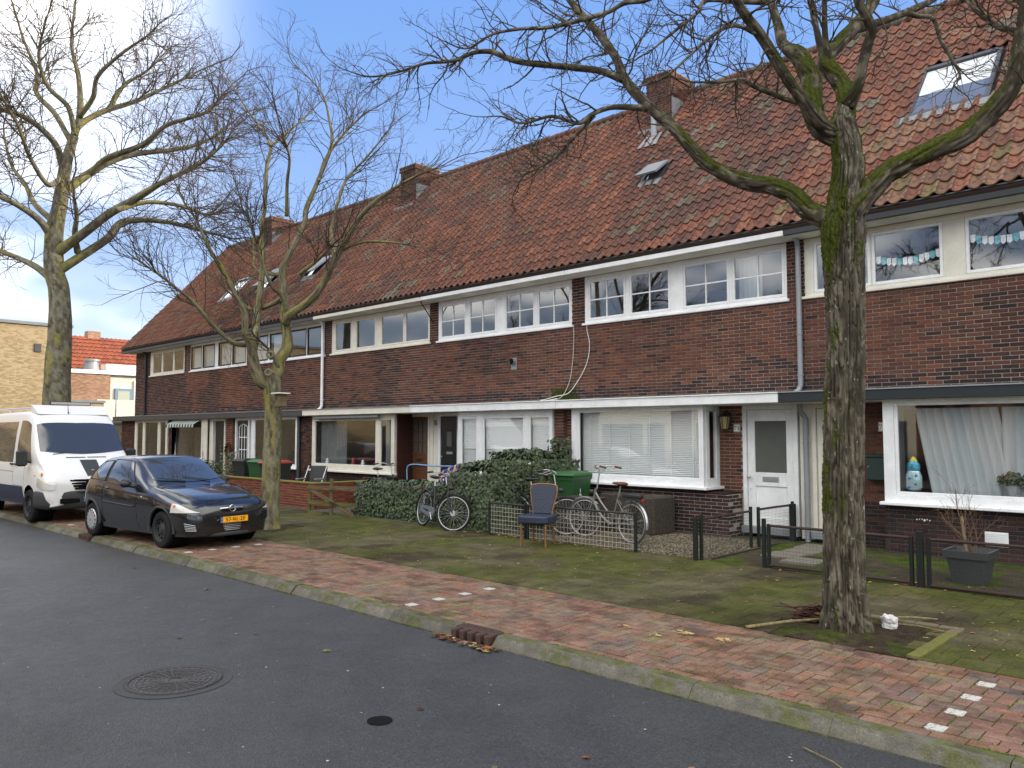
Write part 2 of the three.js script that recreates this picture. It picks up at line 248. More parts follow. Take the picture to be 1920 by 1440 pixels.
// lays pieces [x, z, w, d, tone]: the 300 that show largest as parts, the rest as one
function lay(parent, name, restName, pieces, baseMat, pal, yAt, h, bevel, rest) {
  const mats = palMats(baseMat, pal), cache = {};
  pieces.forEach(p => { p.d2 = dist2(p.x, 0, p.z); const vis = p.x < -0.2 - (13.2 - p.z) * 0.18 + 0.1 && p.x > -30; p.s = vis ? p.d2 : 1e6; });
  pieces.sort((a, b) => a.s - b.s);
  const g = new G(), m4 = new THREE.Matrix4(), q = new THREE.Quaternion();
  pieces.forEach((p, i) => {
    const key = [p.w.toFixed(3), p.d.toFixed(3)].join(); const geo = (cache[key] || (cache[key] = block(p.w, p.d, h, bevel))).clone(); { const a = geo.attributes.position, b = geo.attributes.uv; for (let k = 0; k < a.count; k++) b.setXY(k, a.getX(k) + p.x, a.getZ(k) + a.getY(k) + p.z); }
    const q2 = p.w > 0.25 ? 0.35 : 1, y = yAt(p.z) - h + rr(-0.003, 0.003) * (q2 < 1 ? 0.5 : 1), ry = rr(-0.008, 0.008), tx = rr(-0.006, 0.006) * q2, tz = rr(-0.006, 0.006) * q2;
    if (i < 300 && p.s < 1e6) { const o = mesh(name, geo, mats[p.t], parent, [p.x, y, p.z]); o.rotation.set(tx, ry, tz); }
    else { g.k = pal[p.t]; q.setFromEuler(new THREE.Euler(tx, ry, tz)); m4.compose(V(p.x, y, p.z), q, V(1, 1, 1)); g.geo(geo, m4); }
  });
  g.build(restName, M[baseMat], parent, 'stuff');
}
{ // the parking strip: herringbone clinkers, a header course on each side
  const strip = structure(gb(g => g.quad([GX0, 0.07, 7.86], [GX1, 0.07, 7.86], [GX1, 0.072, 6.15], [GX0, 0.072, 6.15])).build('parking_strip', M.joint));
  mat('clinker', [1, 1, 1], 0.85, { vertexColors: true, map: tex(1024, (u, v) => { const n = fbm(u * 40, v * 40, 3, 4, 40), s = noise3(u * 500, v * 500, 6, 500), d = sm(0.52, 0.66, fbm(u * 9, v * 18, 12, 5, 9)), m = sm(0.55, 0.68, fbm(u * 12, v * 12, 33, 5, 12)); const k = 0.72 + 0.30 * n + 0.18 * (s - 0.5); return [k * lerp(1.04, 0.86, d) * lerp(1, 0.98, m), k * lerp(1.03, 0.85, d), k * lerp(1.03, 0.86, d) * lerp(1, 0.94, m)]; }, { rx: 0.25, ry: 0.25 }), bumpMap: T.grainB, bumpScale: 0.006 });
  const pal = [[0.245, 0.142, 0.102], [0.262, 0.146, 0.102], [0.222, 0.130, 0.096], [0.272, 0.165, 0.12], [0.20, 0.125, 0.10], [0.232, 0.16, 0.118], [0.285, 0.142, 0.098], [0.20, 0.152, 0.128], [0.245, 0.175, 0.122], [0.25, 0.19, 0.12]];
  const pt = (x, z) => { const n = fbm(x * 1.3, z * 1.3, 8, 3); return n > 0.6 && R() < 0.5 ? pick([5, 8, 9]) : pick([0, 0, 1, 1, 2, 2, 3, 3, 4, 5, 5, 6, 8, 0, 7]); };
  const c = 0.1035, j = 0.008, out = [], z0 = 6.30, rows = 14; const x0 = GX0, n = Math.floor((GX1 - x0) / c);
  for (let iz = 0; iz < rows; iz++) for (let ix = 0; ix < n; ix++) {
    const k = (((ix - iz) % 4) + 4) % 4, x = x0 + ix * c, z = z0 + iz * c;
    if (x > -9.3 && false) continue;
    if (k === 0) out.push({ x: x + c, z: z + c / 2, w: 2 * c - j, d: c - j });
    else if (k === 3) { if (iz < rows - 1) out.push({ x: x + c / 2, z: z + c, w: c - j, d: 2 * c - j }); else out.push({ x: x + c / 2, z: z + c / 2, w: c - j, d: c - j }); }
    else if (k === 2 && iz === 0) out.push({ x: x + c / 2, z: z + c / 2, w: c - j, d: c - j });
  }
  for (const z of [7.755 + 0.052, 6.245]) for (let x = x0; x < GX1; x += 0.208) out.push({ x: x + 0.104, z, w: 0.2, d: 0.098 });
  const marks = [-1.63, -6.78, -12.2, -17.5].flatMap(x => [7.70, 7.32, 6.93, 6.54].map(z => [x, z]));
  for (const p of out) p.t = pt(p.x, p.z);
  lay(strip, 'clinker', 'far_clinkers', out, 'clinker', pal, z => paveY(z), 0.05, 0.005);
  mat('markWhite', [0.60, 0.59, 0.52], 0.9, { map: tex(128, (u, v) => { const s = noise3(u * 40, v * 40, 3, 40), f = fbm(u * 7, v * 7, 5, 4, 7); return grey(f < 0.36 ? 0.62 : 0.9 + 0.12 * (s - 0.5) - (s < 0.14 ? 0.4 : 0)); }, { rx: 4, ry: 4 }) });
  const mg = block(0.112, 0.104, 0.03, 0.004); for (const [x, z] of marks) mesh('marking_stone', mg, M.markWhite, strip, [x + rr(-0.01, 0.01), paveY(z) - 0.03 + 0.0065, z]);
}
const inPit = (x, z) => x > -3.58 && x < -2.32 && z > 4.98 && z < 6.2 || Math.hypot(x + 14.04, z - 5.3) < 0.55;
{ // the pavement: mossy concrete slabs, 30 cm, half bond
  const pv = structure(gb(g => g.quad([GX0, 0.074, 6.19], [GX1, 0.074, 6.19], [GX1, 0.09, 0.55], [GX0, 0.09, 0.55])).build('pavement', M.joint));
  mat('slab', [1, 1, 1], 0.92, { vertexColors: true, map: tex(1024, (u, v) => { const n = fbm(u * 30, v * 30, 3, 5, 30), s = noise3(u * 500, v * 500, 6, 500), k = 0.70 + 0.36 * n + 0.20 * (s - 0.5), gr = sm(0.36, 0.62, fbm(u * 7 + 3, v * 7, 31, 6, 7)), dk = sm(0.50, 0.66, fbm(u * 5, v * 5, 51, 6, 5)); return [k * lerp(1.04, 0.92, gr) * lerp(1, 0.78, dk), k * lerp(0.96, 0.93, gr) * lerp(1, 0.76, dk), k * lerp(0.82, 0.57, gr) * lerp(1, 0.78, dk)]; }, { rx: 0.17, ry: 0.17 }), bumpMap: T.grainB, bumpScale: 0.006 });
  const pal = [1, 0.94, 1.06, 0.97, 1.03, 1.1, 0.9, 1, 1.14].map(k => [0.104 * k, 0.108 * k, 0.079 * k]);
  const out = [], s = 0.302;
  for (let iz = 0; iz < 11; iz++) for (let x = GX0 + (iz % 2) * s / 2; x < GX1; x += s) { const z = 6.045 - iz * s, cx = x + s / 2; if (inPit(cx, z)) continue; const m = mossAt(cx, z); out.push({ x: cx, z, w: s - 0.006, d: s - 0.006, t: Math.floor(R() * 9) }); }
  lay(pv, 'paving_slab', 'far_paving_slabs', out, 'slab', pal, z => paveY(z) + 0.004, 0.03, 0.0025);
}
{ // moss growing up out of the joints of strip and pavement
  mat('moss', [1, 1, 1], 1, { vertexColors: true });
  const g = new G(), c = 0.1035;
  const blob = (x, z, r) => { const y = paveY(z) - 0.012, n = 5, h = r * rr(0.55, 0.9) + 0.008, k = rr(0.7, 1.3); g.k = R() < 0.75 ? [0.09 * k, 0.125 * k, 0.02 * k] : [0.13 * k, 0.14 * k, 0.03 * k]; const a0 = rr(0, 6); for (let i = 0; i < n; i++) { const a = a0 + i / n * 6.283, b = a0 + (i + 1) / n * 6.283, q = rr(0.8, 1.2); g.tri([x + Math.cos(a) * r * q, y, z - Math.sin(a) * r], [x + Math.cos(b) * r * q, y, z - Math.sin(b) * r], [x + rr(-0.2, 0.2) * r, y + h, z + rr(-0.2, 0.2) * r]); } };
  for (let k = 0; k < 15000; k++) { const x = -0.4 - 13 * Math.pow(R(), 1.5), iz = Math.floor(rr(0, 15)), z = 6.30 + iz * c + rr(-0.008, 0.008); const n = fbm(x * 1.1 + 5, z * 1.6, 3, 4); if (n < 0.5) continue; blob(R() < 0.5 ? x : -37 + Math.round((x + 37) / c) * c, R() < 0.5 ? z : rr(6.25, 7.8), rr(0.005, 0.013)); }
  for (let k = 0; k < 3500; k++) { const x = -0.3 - 14 * Math.pow(R(), 1.5); if (fbm(x * 2, 3, 1, 3) < 0.42) continue; blob(x, 7.86 + rr(-0.012, 0.012), rr(0.005, 0.016)); }
  for (let k = 0; k < 2500; k++) { const x = -0.3 - 9 * Math.pow(R(), 1.4), z = 6.195 - 0.302 * Math.floor(rr(0, 5)); if (inPit(x, z) || fbm(x * 1.4, z, 9, 3) < 0.5) continue; blob(x, z + rr(-0.006, 0.006), rr(0.005, 0.013)); }
  const m = g.build('joint_moss', M.moss, scene, 'stuff'); tag(m, 'bright green moss growing in the joints of the paving', 'moss'); m.userData.kind = 'stuff';
}
// ---------------------------------------------------------------- brickwork
const BL = 0.2225, BH = 0.0625, JO = 0.0115;
const brickPal = [[0.150, 0.062, 0.041], [0.172, 0.070, 0.043], [0.125, 0.054, 0.039], [0.104, 0.048, 0.037], [0.195, 0.076, 0.045], [0.080, 0.040, 0.034], [0.052, 0.033, 0.032], [0.225, 0.084, 0.046], [0.150, 0.084, 0.055], [0.26, 0.11, 0.058], [0.135, 0.066, 0.046], [0.040, 0.029, 0.030]];
const brickSingles = palMats('brickV', brickPal);
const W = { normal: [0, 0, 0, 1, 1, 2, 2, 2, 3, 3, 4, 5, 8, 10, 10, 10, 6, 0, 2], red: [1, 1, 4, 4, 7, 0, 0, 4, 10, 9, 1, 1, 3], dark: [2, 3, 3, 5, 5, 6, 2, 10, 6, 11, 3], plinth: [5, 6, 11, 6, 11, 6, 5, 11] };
const brickGeos = [0, 1, 2].map(k => { const g = chamfer(BL - JO, BH - JO, 0.03, 0.0025), u = g.attributes.uv; for (let i = 0; i < u.count; i++) u.setXY(i, u.getX(i) + k * 0.137, u.getY(i) + k * 0.31); return g; });
// rects [x0, x1, y0, y1] on the plane z (facing +z), or on x = z when side is 1 (facing +x); one thing's bricks share one limit of parts
function brickwork(wall, rects, z, weight, list, side = 0) {
  for (const [x0, x1, y0, y1, w2] of rects) for (let r = 0; ; r++) {
    const yb = y0 + r * BH, yt = Math.min(y1, yb + BH - JO); if (yb > y1 - 0.02) break;
    const row = Math.round((yb - 0.1) / BH);
    let x = Math.floor(x0 / BL) * BL - (row % 2 ? BL / 2 : 0);
    for (; x < x1; x += BL) { const a = Math.max(x0, x), b = Math.min(x1, x + BL - JO); if (b - a < 0.02) continue;
      list.push({ wall, a, b, yb, yt, z, side, t: pick((typeof weight === 'function' ? weight((a + b) / 2, yb) : W[w2 || weight])), full: b - a > BL - JO - 0.004 && yt - yb > BH - JO - 0.002 }); }
  }
}
function buildBricks(list, limit) {
  for (const p of list) { const cx = p.side ? p.z : (p.a + p.b) / 2, cz = p.side ? (p.a + p.b) / 2 : p.z; p.s = p.full && cx < -2.2 ? dist2(cx, p.yb, cz) : 1e6; }
  list.sort((a, b) => a.s - b.s);
  const rest = new Map();
  list.forEach((p, i) => {
    const dz = rr(-0.003, 0.003);
    if (i < limit && p.s < 1e6) { const o = new THREE.Mesh(brickGeos[Math.floor(R() * 3)], brickSingles[p.t]); o.name = 'brick'; const w = p.wall.o; if (p.side) { o.position.set(p.z - 0.015 + dz - w[0], (p.yb + p.yt) / 2 - w[1], (p.a + p.b) / 2 - w[2]); o.rotation.y = Math.PI / 2; } else o.position.set((p.a + p.b) / 2 - w[0], (p.yb + p.yt) / 2 - w[1], p.z - 0.015 + dz - w[2]); add(o, p.wall); }
    else { let g = rest.get(p.wall); if (!g) rest.set(p.wall, g = new G()); g.k = tone(brickPal[p.t], rr(0.9, 1.1)); if (p.side) g.box(p.z - 0.03, p.yb, p.a, p.z + dz, p.yt, p.b, 'x'); else g.box(p.a, p.yb, p.z - 0.03, p.b, p.yt, p.z + dz, 'z'); }
  });
  for (const [w, g] of rest) g.build('brickwork', M.brickV, w, 'stuff');
}
// ---------------------------------------------------------------- windows: frame > sash, pane
function sashes(win, panes, y0, y1, z, { sash = 'whitePaint', sw = 0.05, cross = 0, glass = 'glass' } = {}) {
  for (const [a, b] of panes) {
    const g = new G(); g.cbox(a - sw, y0 - sw, z - 0.03, a, y1 + sw, z + 0.012).cbox(b, y0 - sw, z - 0.03, b + sw, y1 + sw, z + 0.012).cbox(a, y0 - sw, z - 0.03, b, y0, z + 0.011).cbox(a, y1, z - 0.03, b, y1 + sw, z + 0.011);
    if (cross) { const mx = (a + b) / 2, my = (y0 + y1) / 2; g.cbox(mx - 0.013, y0, z - 0.025, mx + 0.013, y1, z + 0.006, 0.003).cbox(a, my - 0.013, z - 0.023, b, my + 0.013, z + 0.004, 0.003); }
    g.build('sash', M[sash], win);
    const p = new G(); p.quad([a - 0.004, y0 - 0.004, z - 0.012], [b + 0.004, y0 - 0.004, z - 0.012], [b + 0.004, y1 + 0.004, z - 0.012], [a - 0.004, y1 + 0.004, z - 0.012]); p.build('pane', M[glass], win);
  }
}
// outer frame: a board with openings for the sashes
function frame(parent, x0, x1, y0, y1, panes, ya, yb, z, m, { sw = 0.05, sill = 0.05, sillM = m, d = 0.07 } = {}) {
  const g = new G(); g.cbox(x0, y0, z - d, x1, ya - sw, z, 0.004).cbox(x0, yb + sw, z - d, x1, y1, z, 0.004);
  const xs = [x0, ...panes.flatMap(([a, b]) => [a - sw, b + sw]), x1]; for (let i = 0; i < xs.length; i += 2) if (xs[i + 1] - xs[i] > 0.004) g.cbox(xs[i], ya - sw, z - d, xs[i + 1], yb + sw, z - 0.002, 0.004);
  const w = g.build('window', M[m], parent);
  if (sill) gb(s => s.cbox(x0 - 0.05, y0 - 0.045, z - d, x1 + 0.05, y0 + 0.004, z + sill, 0.008)).build('sill', M[sillM], w);
  return w;
}
function curtain(x0, x1, y0, y1, z, folds, amp, m, label, slant = 0) {
  const g = new G(), n = folds * 6, L = []; for (let i = 0; i <= n; i++) { const t = i / n, x = lerp(x0, x1, t), ph = t * folds * 6.283; L.push([x, z + Math.sin(ph) * amp + 0.3 * amp * Math.sin(ph * 2.3 + 1), ph]); }
  for (let i = 0; i < n; i++) { const a = L[i], b = L[i + 1]; const i0 = g.vert([a[0] + slant, y0, a[1] + amp * 0.3], [-Math.cos(a[2]) * 0.7, 0, 0.7], [a[0], y0]); g.vert([b[0] + slant, y0, b[1] + amp * 0.3], [-Math.cos(b[2]) * 0.7, 0, 0.7], [b[0], y0]); g.vert([b[0], y1, b[1]], [-Math.cos(b[2]) * 0.7, 0, 0.7], [b[0], y1]); g.vert([a[0], y1, a[1]], [-Math.cos(a[2]) * 0.7, 0, 0.7], [a[0], y1]); g.i.push(i0, i0 + 1, i0 + 2, i0, i0 + 2, i0 + 3); }
  const o = g.build('curtain', M[m]); tag(o, label, 'curtain'); return o;
}
// ---------------------------------------------------------------- roof: pantiles on a boarded slope
const EZ = 0.45, EY = 5.42, RZ = -4.1, RY = 10.45, SL = Math.hypot(EZ - RZ, RY - EY), ru = [(RY - EY) / SL, (RZ - EZ) / SL], rn = [-ru[1], ru[0]];   // up the slope (y, z) and its normal (y, z)
const onRoof = (x, s, h = 0) => [x, EY + ru[0] * s + rn[0] * h, EZ + ru[1] * s + rn[1] * h];
const TW = 0.217, TL = 0.333;
const tilePal = [[0.18, 0.07, 0.042], [0.154, 0.063, 0.04], [0.126, 0.056, 0.038], [0.206, 0.077, 0.044], [0.098, 0.051, 0.037], [0.246, 0.095, 0.052], [0.18, 0.093, 0.056], [0.144, 0.093, 0.06], [0.234, 0.122, 0.072], [0.174, 0.122, 0.05], [0.162, 0.13, 0.088]];
const tileSingles = palMats('tileV', tilePal);
function tileGeo(k) { // along x the S-shaped profile, along +y up the slope, +z out of the roof
  const us = [0, 0.10, 0.22, 0.36, 0.5, 0.62, 0.74, 0.86, 0.96, 1.04], hs = [0.044, 0.023, 0.007, 0.0, 0.004, 0.017, 0.039, 0.056, 0.060, 0.050], g = new G(), L = 0.375, n = us.length, lo = 0.032, th = 0.024;
  const P = (i, y, up) => [us[i] * TW, y, hs[i] + up + 0.03];
  const N = i => { const a = Math.max(0, i - 1), b = Math.min(n - 1, i + 1), dx = (us[b] - us[a]) * TW, dh = hs[b] - hs[a], l = Math.hypot(dx, dh); return [-dh / l, 0, dx / l]; };
  for (let i = 0; i < n; i++) { const bow = 0.010 * Math.sin(Math.PI * clamp(us[i])); const a = P(i, -bow, lo), b = P(i, L, 0), nn = N(i), s = [us[i] * TW + k * 0.3, k * 0.17]; g.vert(a, nn, s); g.vert(b, nn, [s[0], s[1] + L]); g.vert([a[0], a[1], a[2]], [0, -0.97, 0.2], s); g.vert([a[0], a[1] + 0.004, a[2] - th], [0, -0.97, 0.2], [s[0], s[1] - th]); }
  for (let i = 0; i < n - 1; i++) { const o = i * 4, q = o + 4; g.i.push(o, q, q + 1, o, q + 1, o + 1, o + 3, q + 3, q + 2, o + 3, q + 2, o + 2); }
  const e = P(n - 1, 0, lo), f = P(n - 1, L, 0); g.quad([e[0], e[1], e[2] - th], [f[0], f[1], f[2] - th], f, e);
  return g.geom(false);
}
const tileGeos = [0, 1, 2].map(tileGeo);
const roofM = new THREE.Matrix4().makeBasis(V(1, 0, 0), V(0, ru[0], ru[1]), V(0, rn[0], rn[1]));
const roofQ = new THREE.Quaternion().setFromRotationMatrix(roofM);
const tileX0 = -35.02;
function roofTiles(roof, x0, x1, holes, limit) {
  const list = [], o = roof.o;
  for (let r = 0; r < 20; r++) { const s = -0.03 + r * TL; for (let i = Math.ceil((x0 - tileX0) / TW - 0.5); tileX0 + i * TW < x1 - TW * 0.5; i++) { const x = tileX0 + i * TW;
    if (holes.some(h => x + TW > h[0] + 0.06 && x < h[1] - 0.06 && s + TL > h[2] + 0.12 && s < h[3] - 0.1)) continue;
    const n = fbm(x * 0.45 + 3, s * 0.6, 3, 3), n2 = fbm(x * 0.9 + 30, s * 0.9, 5, 3); let t;
    if (x > -6.2 && s < 2.4 && n2 > 0.5 && R() < 0.6) t = pick([8, 9, 6, 8]); else if (n2 > 0.60 && R() < 0.16) t = 10; else if (x > -6.2 || x < -27) t = pick([5, 3, 8, 0, 3, 6, 5, 0]); else t = n > 0.52 ? pick([2, 4, 1, 2, 0, 7]) : pick([0, 1, 3, 0, 2, 3, 1, 5]);
    list.push({ x, s, t, k: x < -2.6 - (s * 0.16) ? dist2(x, EY + ru[0] * s, EZ + ru[1] * s) : 1e6 }); } }
  list.sort((a, b) => a.k - b.k); const g = new G(), m4 = new THREE.Matrix4(), q = new THREE.Quaternion();
  list.forEach((p, i) => { const v = onRoof(p.x + rr(-0.004, 0.004), p.s + rr(-0.006, 0.006), rr(-0.003, 0.003)), geo = tileGeos[Math.floor(R() * 3)]; q.setFromEuler(new THREE.Euler(rr(-0.008, 0.008), rr(-0.01, 0.01), rr(-0.01, 0.01))).premultiply(roofQ);
    if (i < limit && p.k < 1e6) { const m = new THREE.Mesh(geo, tileSingles[p.t]); m.name = 'roof_tile'; m.position.set(v[0] - o[0], v[1] - o[1], v[2] - o[2]); m.quaternion.copy(q); add(m, roof); }
    else { g.k = tone(tilePal[p.t], rr(0.88, 1.12)); m4.compose(V(...v), q, V(1, 1, 1)); g.geo(geo, m4); } });
  g.build('far_roof_tiles', M.tileV, roof, 'stuff');
  const rg = new THREE.CylinderGeometry(0.11, 0.125, 0.36, 10, 1, false, 0, Math.PI); rg.rotateZ(Math.PI / 2); rg.rotateX(-Math.PI / 2 + Math.PI);
  for (let x = x0 + 0.17; x < x1; x += 0.335) { const m = mesh('ridge_tile', rg, tileSingles[pick([0, 1, 2, 4, 7, 10])], roof, [x - o[0], RY + 0.035 - o[1] + rr(-0.006, 0.006), RZ - o[2]]); m.rotation.z = rr(-0.02, 0.02); }
}
// ---------------------------------------------------------------- the terrace, one thing per house
const HB = [-1.1, -5.94, -10.75, -15.47, -20.4, -25.1, -29.8, -34.7];
const HOUSE = [];
const spec = [
  { label: 'brick terraced house with dark green fascias and pale curtains, number 73', up: [[-5.57, -4.74], [-4.62, -3.67], [-3.26, -2.3], [-2.18, -1.3]], ux: [-5.78, -1.16], um: 'creamPaint', us: 'whitePaint', fas: 'darkPaint', can: 'darkPaint', bw: 'normal' },
  { label: 'brick terraced house with white fascias and a white blind, number 71', up: [[-10.43, -9.57], [-9.37, -8.51], [-8.12, -7.25], [-7.09, -6.19]], ux: [-10.57, -6.10], um: 'whitePaint', us: 'whitePaint', cross: 1, fas: 'whitePaint', can: 'whitePaint', bw: 'normal' },
  { label: 'brick terraced house with black front door behind the ivy hedge', up: [[-15.18, -14.33], [-14.12, -13.28], [-12.9, -12.06], [-11.88, -11.01]], ux: [-15.3, -10.93], um: 'whitePaint', us: 'whitePaint', cross: 1, fas: 'whitePaint', can: 'whitePaint', bw: 'normal' },
  { label: 'brick terraced house with brown wooden front door and cream window frames', up: [[-19.88, -19.14], [-18.84, -17.99], [-17.66, -16.74], [-16.61, -15.71]], ux: [-20.08, -15.64], um: 'creamPaint', us: 'creamPaint', fas: 'creamPaint', can: 'creamPaint', bw: 'normal' },
  { label: 'brick terraced house with black sashes and white barred front door', up: [[-24.72, -23.83], [-23.64, -22.75], [-22.46, -21.52], [-21.38, -20.55]], ux: [-24.85, -20.46], um: 'whitePaint', us: 'blackMetal', fas: 'greyDark', can: 'greyDark', bw: 'normal' },
  { label: 'redder brick terraced house with green striped awning over its window', up: [[-29.42, -28.62], [-28.46, -27.59], [-27.22, -26.34], [-26.18, -25.31]], ux: [-29.5, -25.2], um: 'whitePaint', us: 'blackMetal', fas: 'greyDark', can: 'greyDark', bw: 'red' },
  { label: 'dark brick end house of the terrace with black rain pipe', up: [[-32.92, -32.12], [-31.97, -31.06], [-30.92, -30.1]], ux: [-33.2, -30.02], um: 'creamPaint', us: 'creamPaint', fas: 'greyDark', can: 'greyDark', bw: 'dark' },
];
mat('deck', [0.05, 0.035, 0.03], 1);
spec.forEach((S, k) => {
  const x1 = HB[k], x0 = HB[k + 1], o = [(x0 + x1) / 2, 0.1, 0], H = placed('terraced_house', S.label, 'house', o, 'houses of the brick terrace'), near = k < 4 ? 300 : 0; HOUSE.push(H); S.H = H; S.bricks = []; S.near = near;
  // upper wall: mortar slab, piers beside the window, bricks
  const [wx0, wx1] = S.ux, we = k === 6 ? x0 : x0;
  const wall = gb(g => { g.box(x0, 2.45, -0.3, x1, 4.215, -0.008); g.box(x0, 4.215, -0.3, wx0, 5.3, -0.008, 'y'); g.box(wx1, 4.215, -0.3, x1, 5.3, -0.008, 'y'); g.box(wx0, 5.24, -0.3, wx1, 5.3, -0.012); }).build('upper_wall', M.mortar, H);
  S.wall = wall;
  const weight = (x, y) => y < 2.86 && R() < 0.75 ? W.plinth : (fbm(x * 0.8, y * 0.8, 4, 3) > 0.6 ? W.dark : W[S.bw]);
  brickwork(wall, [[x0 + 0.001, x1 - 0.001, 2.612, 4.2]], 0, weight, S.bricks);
  brickwork(wall, [[x0 + 0.001, wx0 - 0.004, 4.2, 5.24], [wx1 + 0.004, x1 - 0.001, 4.2, 5.24]], 0, S.bw === 'red' ? 'red' : 'dark', S.bricks);
  // window band
  const w = frame(H, wx0, wx1, 4.245, 5.235, S.up, 4.35, 5.1, -0.0, S.um, { sw: 0.052 });
  sashes(w, S.up, 4.35, 5.1, -0.012, { sash: S.us, cross: S.cross, sw: 0.05 });
  // rooms behind the glass, back wall and rear slope
  gb(g => { for (const [ya, yb, zf] of [[4.215, 5.3, -0.3], [0.2, 2.42, -0.32]]) { const X0 = x0 + 0.1, X1 = x1 - 0.1, Z = -3.6; g.quad([X0, ya, Z], [X1, ya, Z], [X1, yb, Z], [X0, yb, Z]); g.quad([X0, ya, zf], [X0, ya, Z], [X0, yb, Z], [X0, yb, zf]); g.quad([X1, ya, Z], [X1, ya, zf], [X1, yb, zf], [X1, yb, Z]); g.quad([X0, ya, zf], [X1, ya, zf], [X1, ya, Z], [X0, ya, Z]); g.quad([X0, yb, Z], [X1, yb, Z], [X1, yb, zf], [X0, yb, zf]); } }).build('interior', M.room, H);
  gb(g => { g.box(x0, 0.1, -8.3, x1, 5.4, -8.2); g.box(x0 + 0.002, 0.1, -8.2, x0 + 0.08, 5.3, -0.31); g.box(x1 - 0.08, 0.1, -8.2, x1 - 0.002, 5.3, -0.31); }).build('rear_wall', M.mortarDark, H);
  // roof
  const rx0 = k === 6 ? x0 - 0.32 : x0, roof = gb(g => { const a = onRoof(rx0, -0.05), b = onRoof(x1, -0.05), c = onRoof(x1, SL), d = onRoof(rx0, SL); g.quad(a, b, c, d); g.quad([x1, 5.35, -8.75], [rx0, 5.35, -8.75], d, c); g.quad(b, a, [rx0, 5.30, EZ - 0.02], [x1, 5.30, EZ - 0.02]); if (k === 6) { g.tri([x0, 5.3, -8.3], [x0, 5.3, 0], [x0, RY - 0.1, RZ]); } }).build('roof', M.deck, H);
  S.roof = roof;
  // eaves: fascia, gutter lip, soffit
  gb(g => { g.cbox(rx0 - (k === 6 ? 0.1 : 0), 5.25, 0.40, x1 - 0.004, 5.43, 0.455, 0.006); }).build('eaves_fascia', M[S.fas], H);
  gb(g => { g.cbox(rx0 - (k === 6 ? 0.1 : 0), 5.418, 0.41, x1 - 0.004, 5.442, 0.475, 0.005); }).build('gutter_edge', M.zinc, H);
  gb(g => g.box(rx0, 5.245, 0.001, x1, 5.262, 0.40)).build('soffit', M.soffit, H);
  // flat canopy over the ground floor
  gb(g => { g.cbox(x0 + 0.003 - (k === 6 ? 0.3 : 0), 2.43, 0.70, x1 - 0.003, 2.588, 0.765, 0.006); if (k === 6) g.cbox(x0 - 0.3, 2.43, 0, x0 - 0.25, 2.588, 0.7); }).build('canopy_fascia', M[S.can], H);
  gb(g => { g.box(x0 - (k === 6 ? 0.3 : 0), 2.586, -0.005, x1, 2.606, 0.785); }).build('canopy_roof', M[k === 1 || k === 2 ? 'whitePaint' : 'zinc'], H);
  gb(g => g.box(x0 - (k === 6 ? 0.3 : 0), 2.42, -0.3, x1, 2.44, 0.70)).build('canopy_soffit', M.soffit, H);
});
// roof windows [house, x0, x1, slope from, slope to, open]
const holes = [];
const skylight = (k, x0, x1, s0, s1, open, m) => {
  holes.push([x0, x1, s0, s1, k]); const H = HOUSE[k], h = 0.09, w = 0.07, roof = spec[k].roof;
  const T3 = (x, s, n) => onRoof(x, s, n), bar = (g, xa, xb, sa, sb, ha, hb) => { const p = [[xa, sa], [xb, sa], [xb, sb], [xa, sb]]; const lo = p.map(q => T3(q[0], q[1], ha)), hi = p.map(q => T3(q[0], q[1], hb)); g.quad(...hi); for (let i = 0; i < 4; i++) g.quad(lo[i], lo[(i + 1) % 4], hi[(i + 1) % 4], hi[i]); };
  const f = new G(); bar(f, x0, x0 + w, s0, s1, 0, h); bar(f, x1 - w, x1, s0, s1, 0, h); bar(f, x0 + w, x1 - w, s0, s0 + w, 0, h - 0.003); bar(f, x0 + w, x1 - w, s1 - w * 1.4, s1, 0, h + 0.02); const win = f.build('roof_window', M[m || 'greyDark'], H);
  const gl = new G(); gl.quad(T3(x0 + w, s0 + w, h - 0.03), T3(x1 - w, s0 + w, h - 0.03), T3(x1 - w, s1 - w, h - 0.03 + (open || 0) * 0), T3(x0 + w, s1 - w, h - 0.03)); gl.build('pane', M.skyGlass, win);
  const ap = new G(); for (let i = 0; i < 14; i++) { const xa = lerp(x0 - 0.08, x1 + 0.08, i / 14), xb = lerp(x0 - 0.08, x1 + 0.08, (i + 1) / 14), hh = x => 0.065 + 0.018 * Math.sin((x - tileX0) / TW * 6.283); ap.quad(T3(xa, s0 - 0.17 + 0.03 * Math.sin(i), hh(xa)), T3(xb, s0 - 0.17 + 0.03 * Math.sin(i + 1), hh(xb)), T3(xb, s0 + 0.01, 0.085), T3(xa, s0 + 0.01, 0.085)); } ap.build('lead_apron', M.lead, win);
  if (open) { const o2 = new G(), d = 0.16; const a = T3(x0, s0 - 0.02, d + h), b = T3(x1, s0 - 0.02, d + h), c = T3(x1, s1, h + 0.02), e = T3(x0, s1, h + 0.02), k2 = q => [q[0], q[1] + rn[0] * 0.045, q[2] + rn[1] * 0.045]; o2.quad(k2(a), k2(b), k2(c), k2(e)).quad(a, e, c, b).quad(a, b, k2(b), k2(a)).quad(b, c, k2(c), k2(b)).quad(e, a, k2(a), k2(e)); o2.build('open_sash', M.lead, win); }
};
phys('skyGlass', [0.12, 0.12, 0.12], 0.05, { specularIntensity: 1, ior: 1.7, clearcoat: 1, clearcoatRoughness: 0.02 });
mat('roofBlind', [0.55, 0.56, 0.57], 0.6);
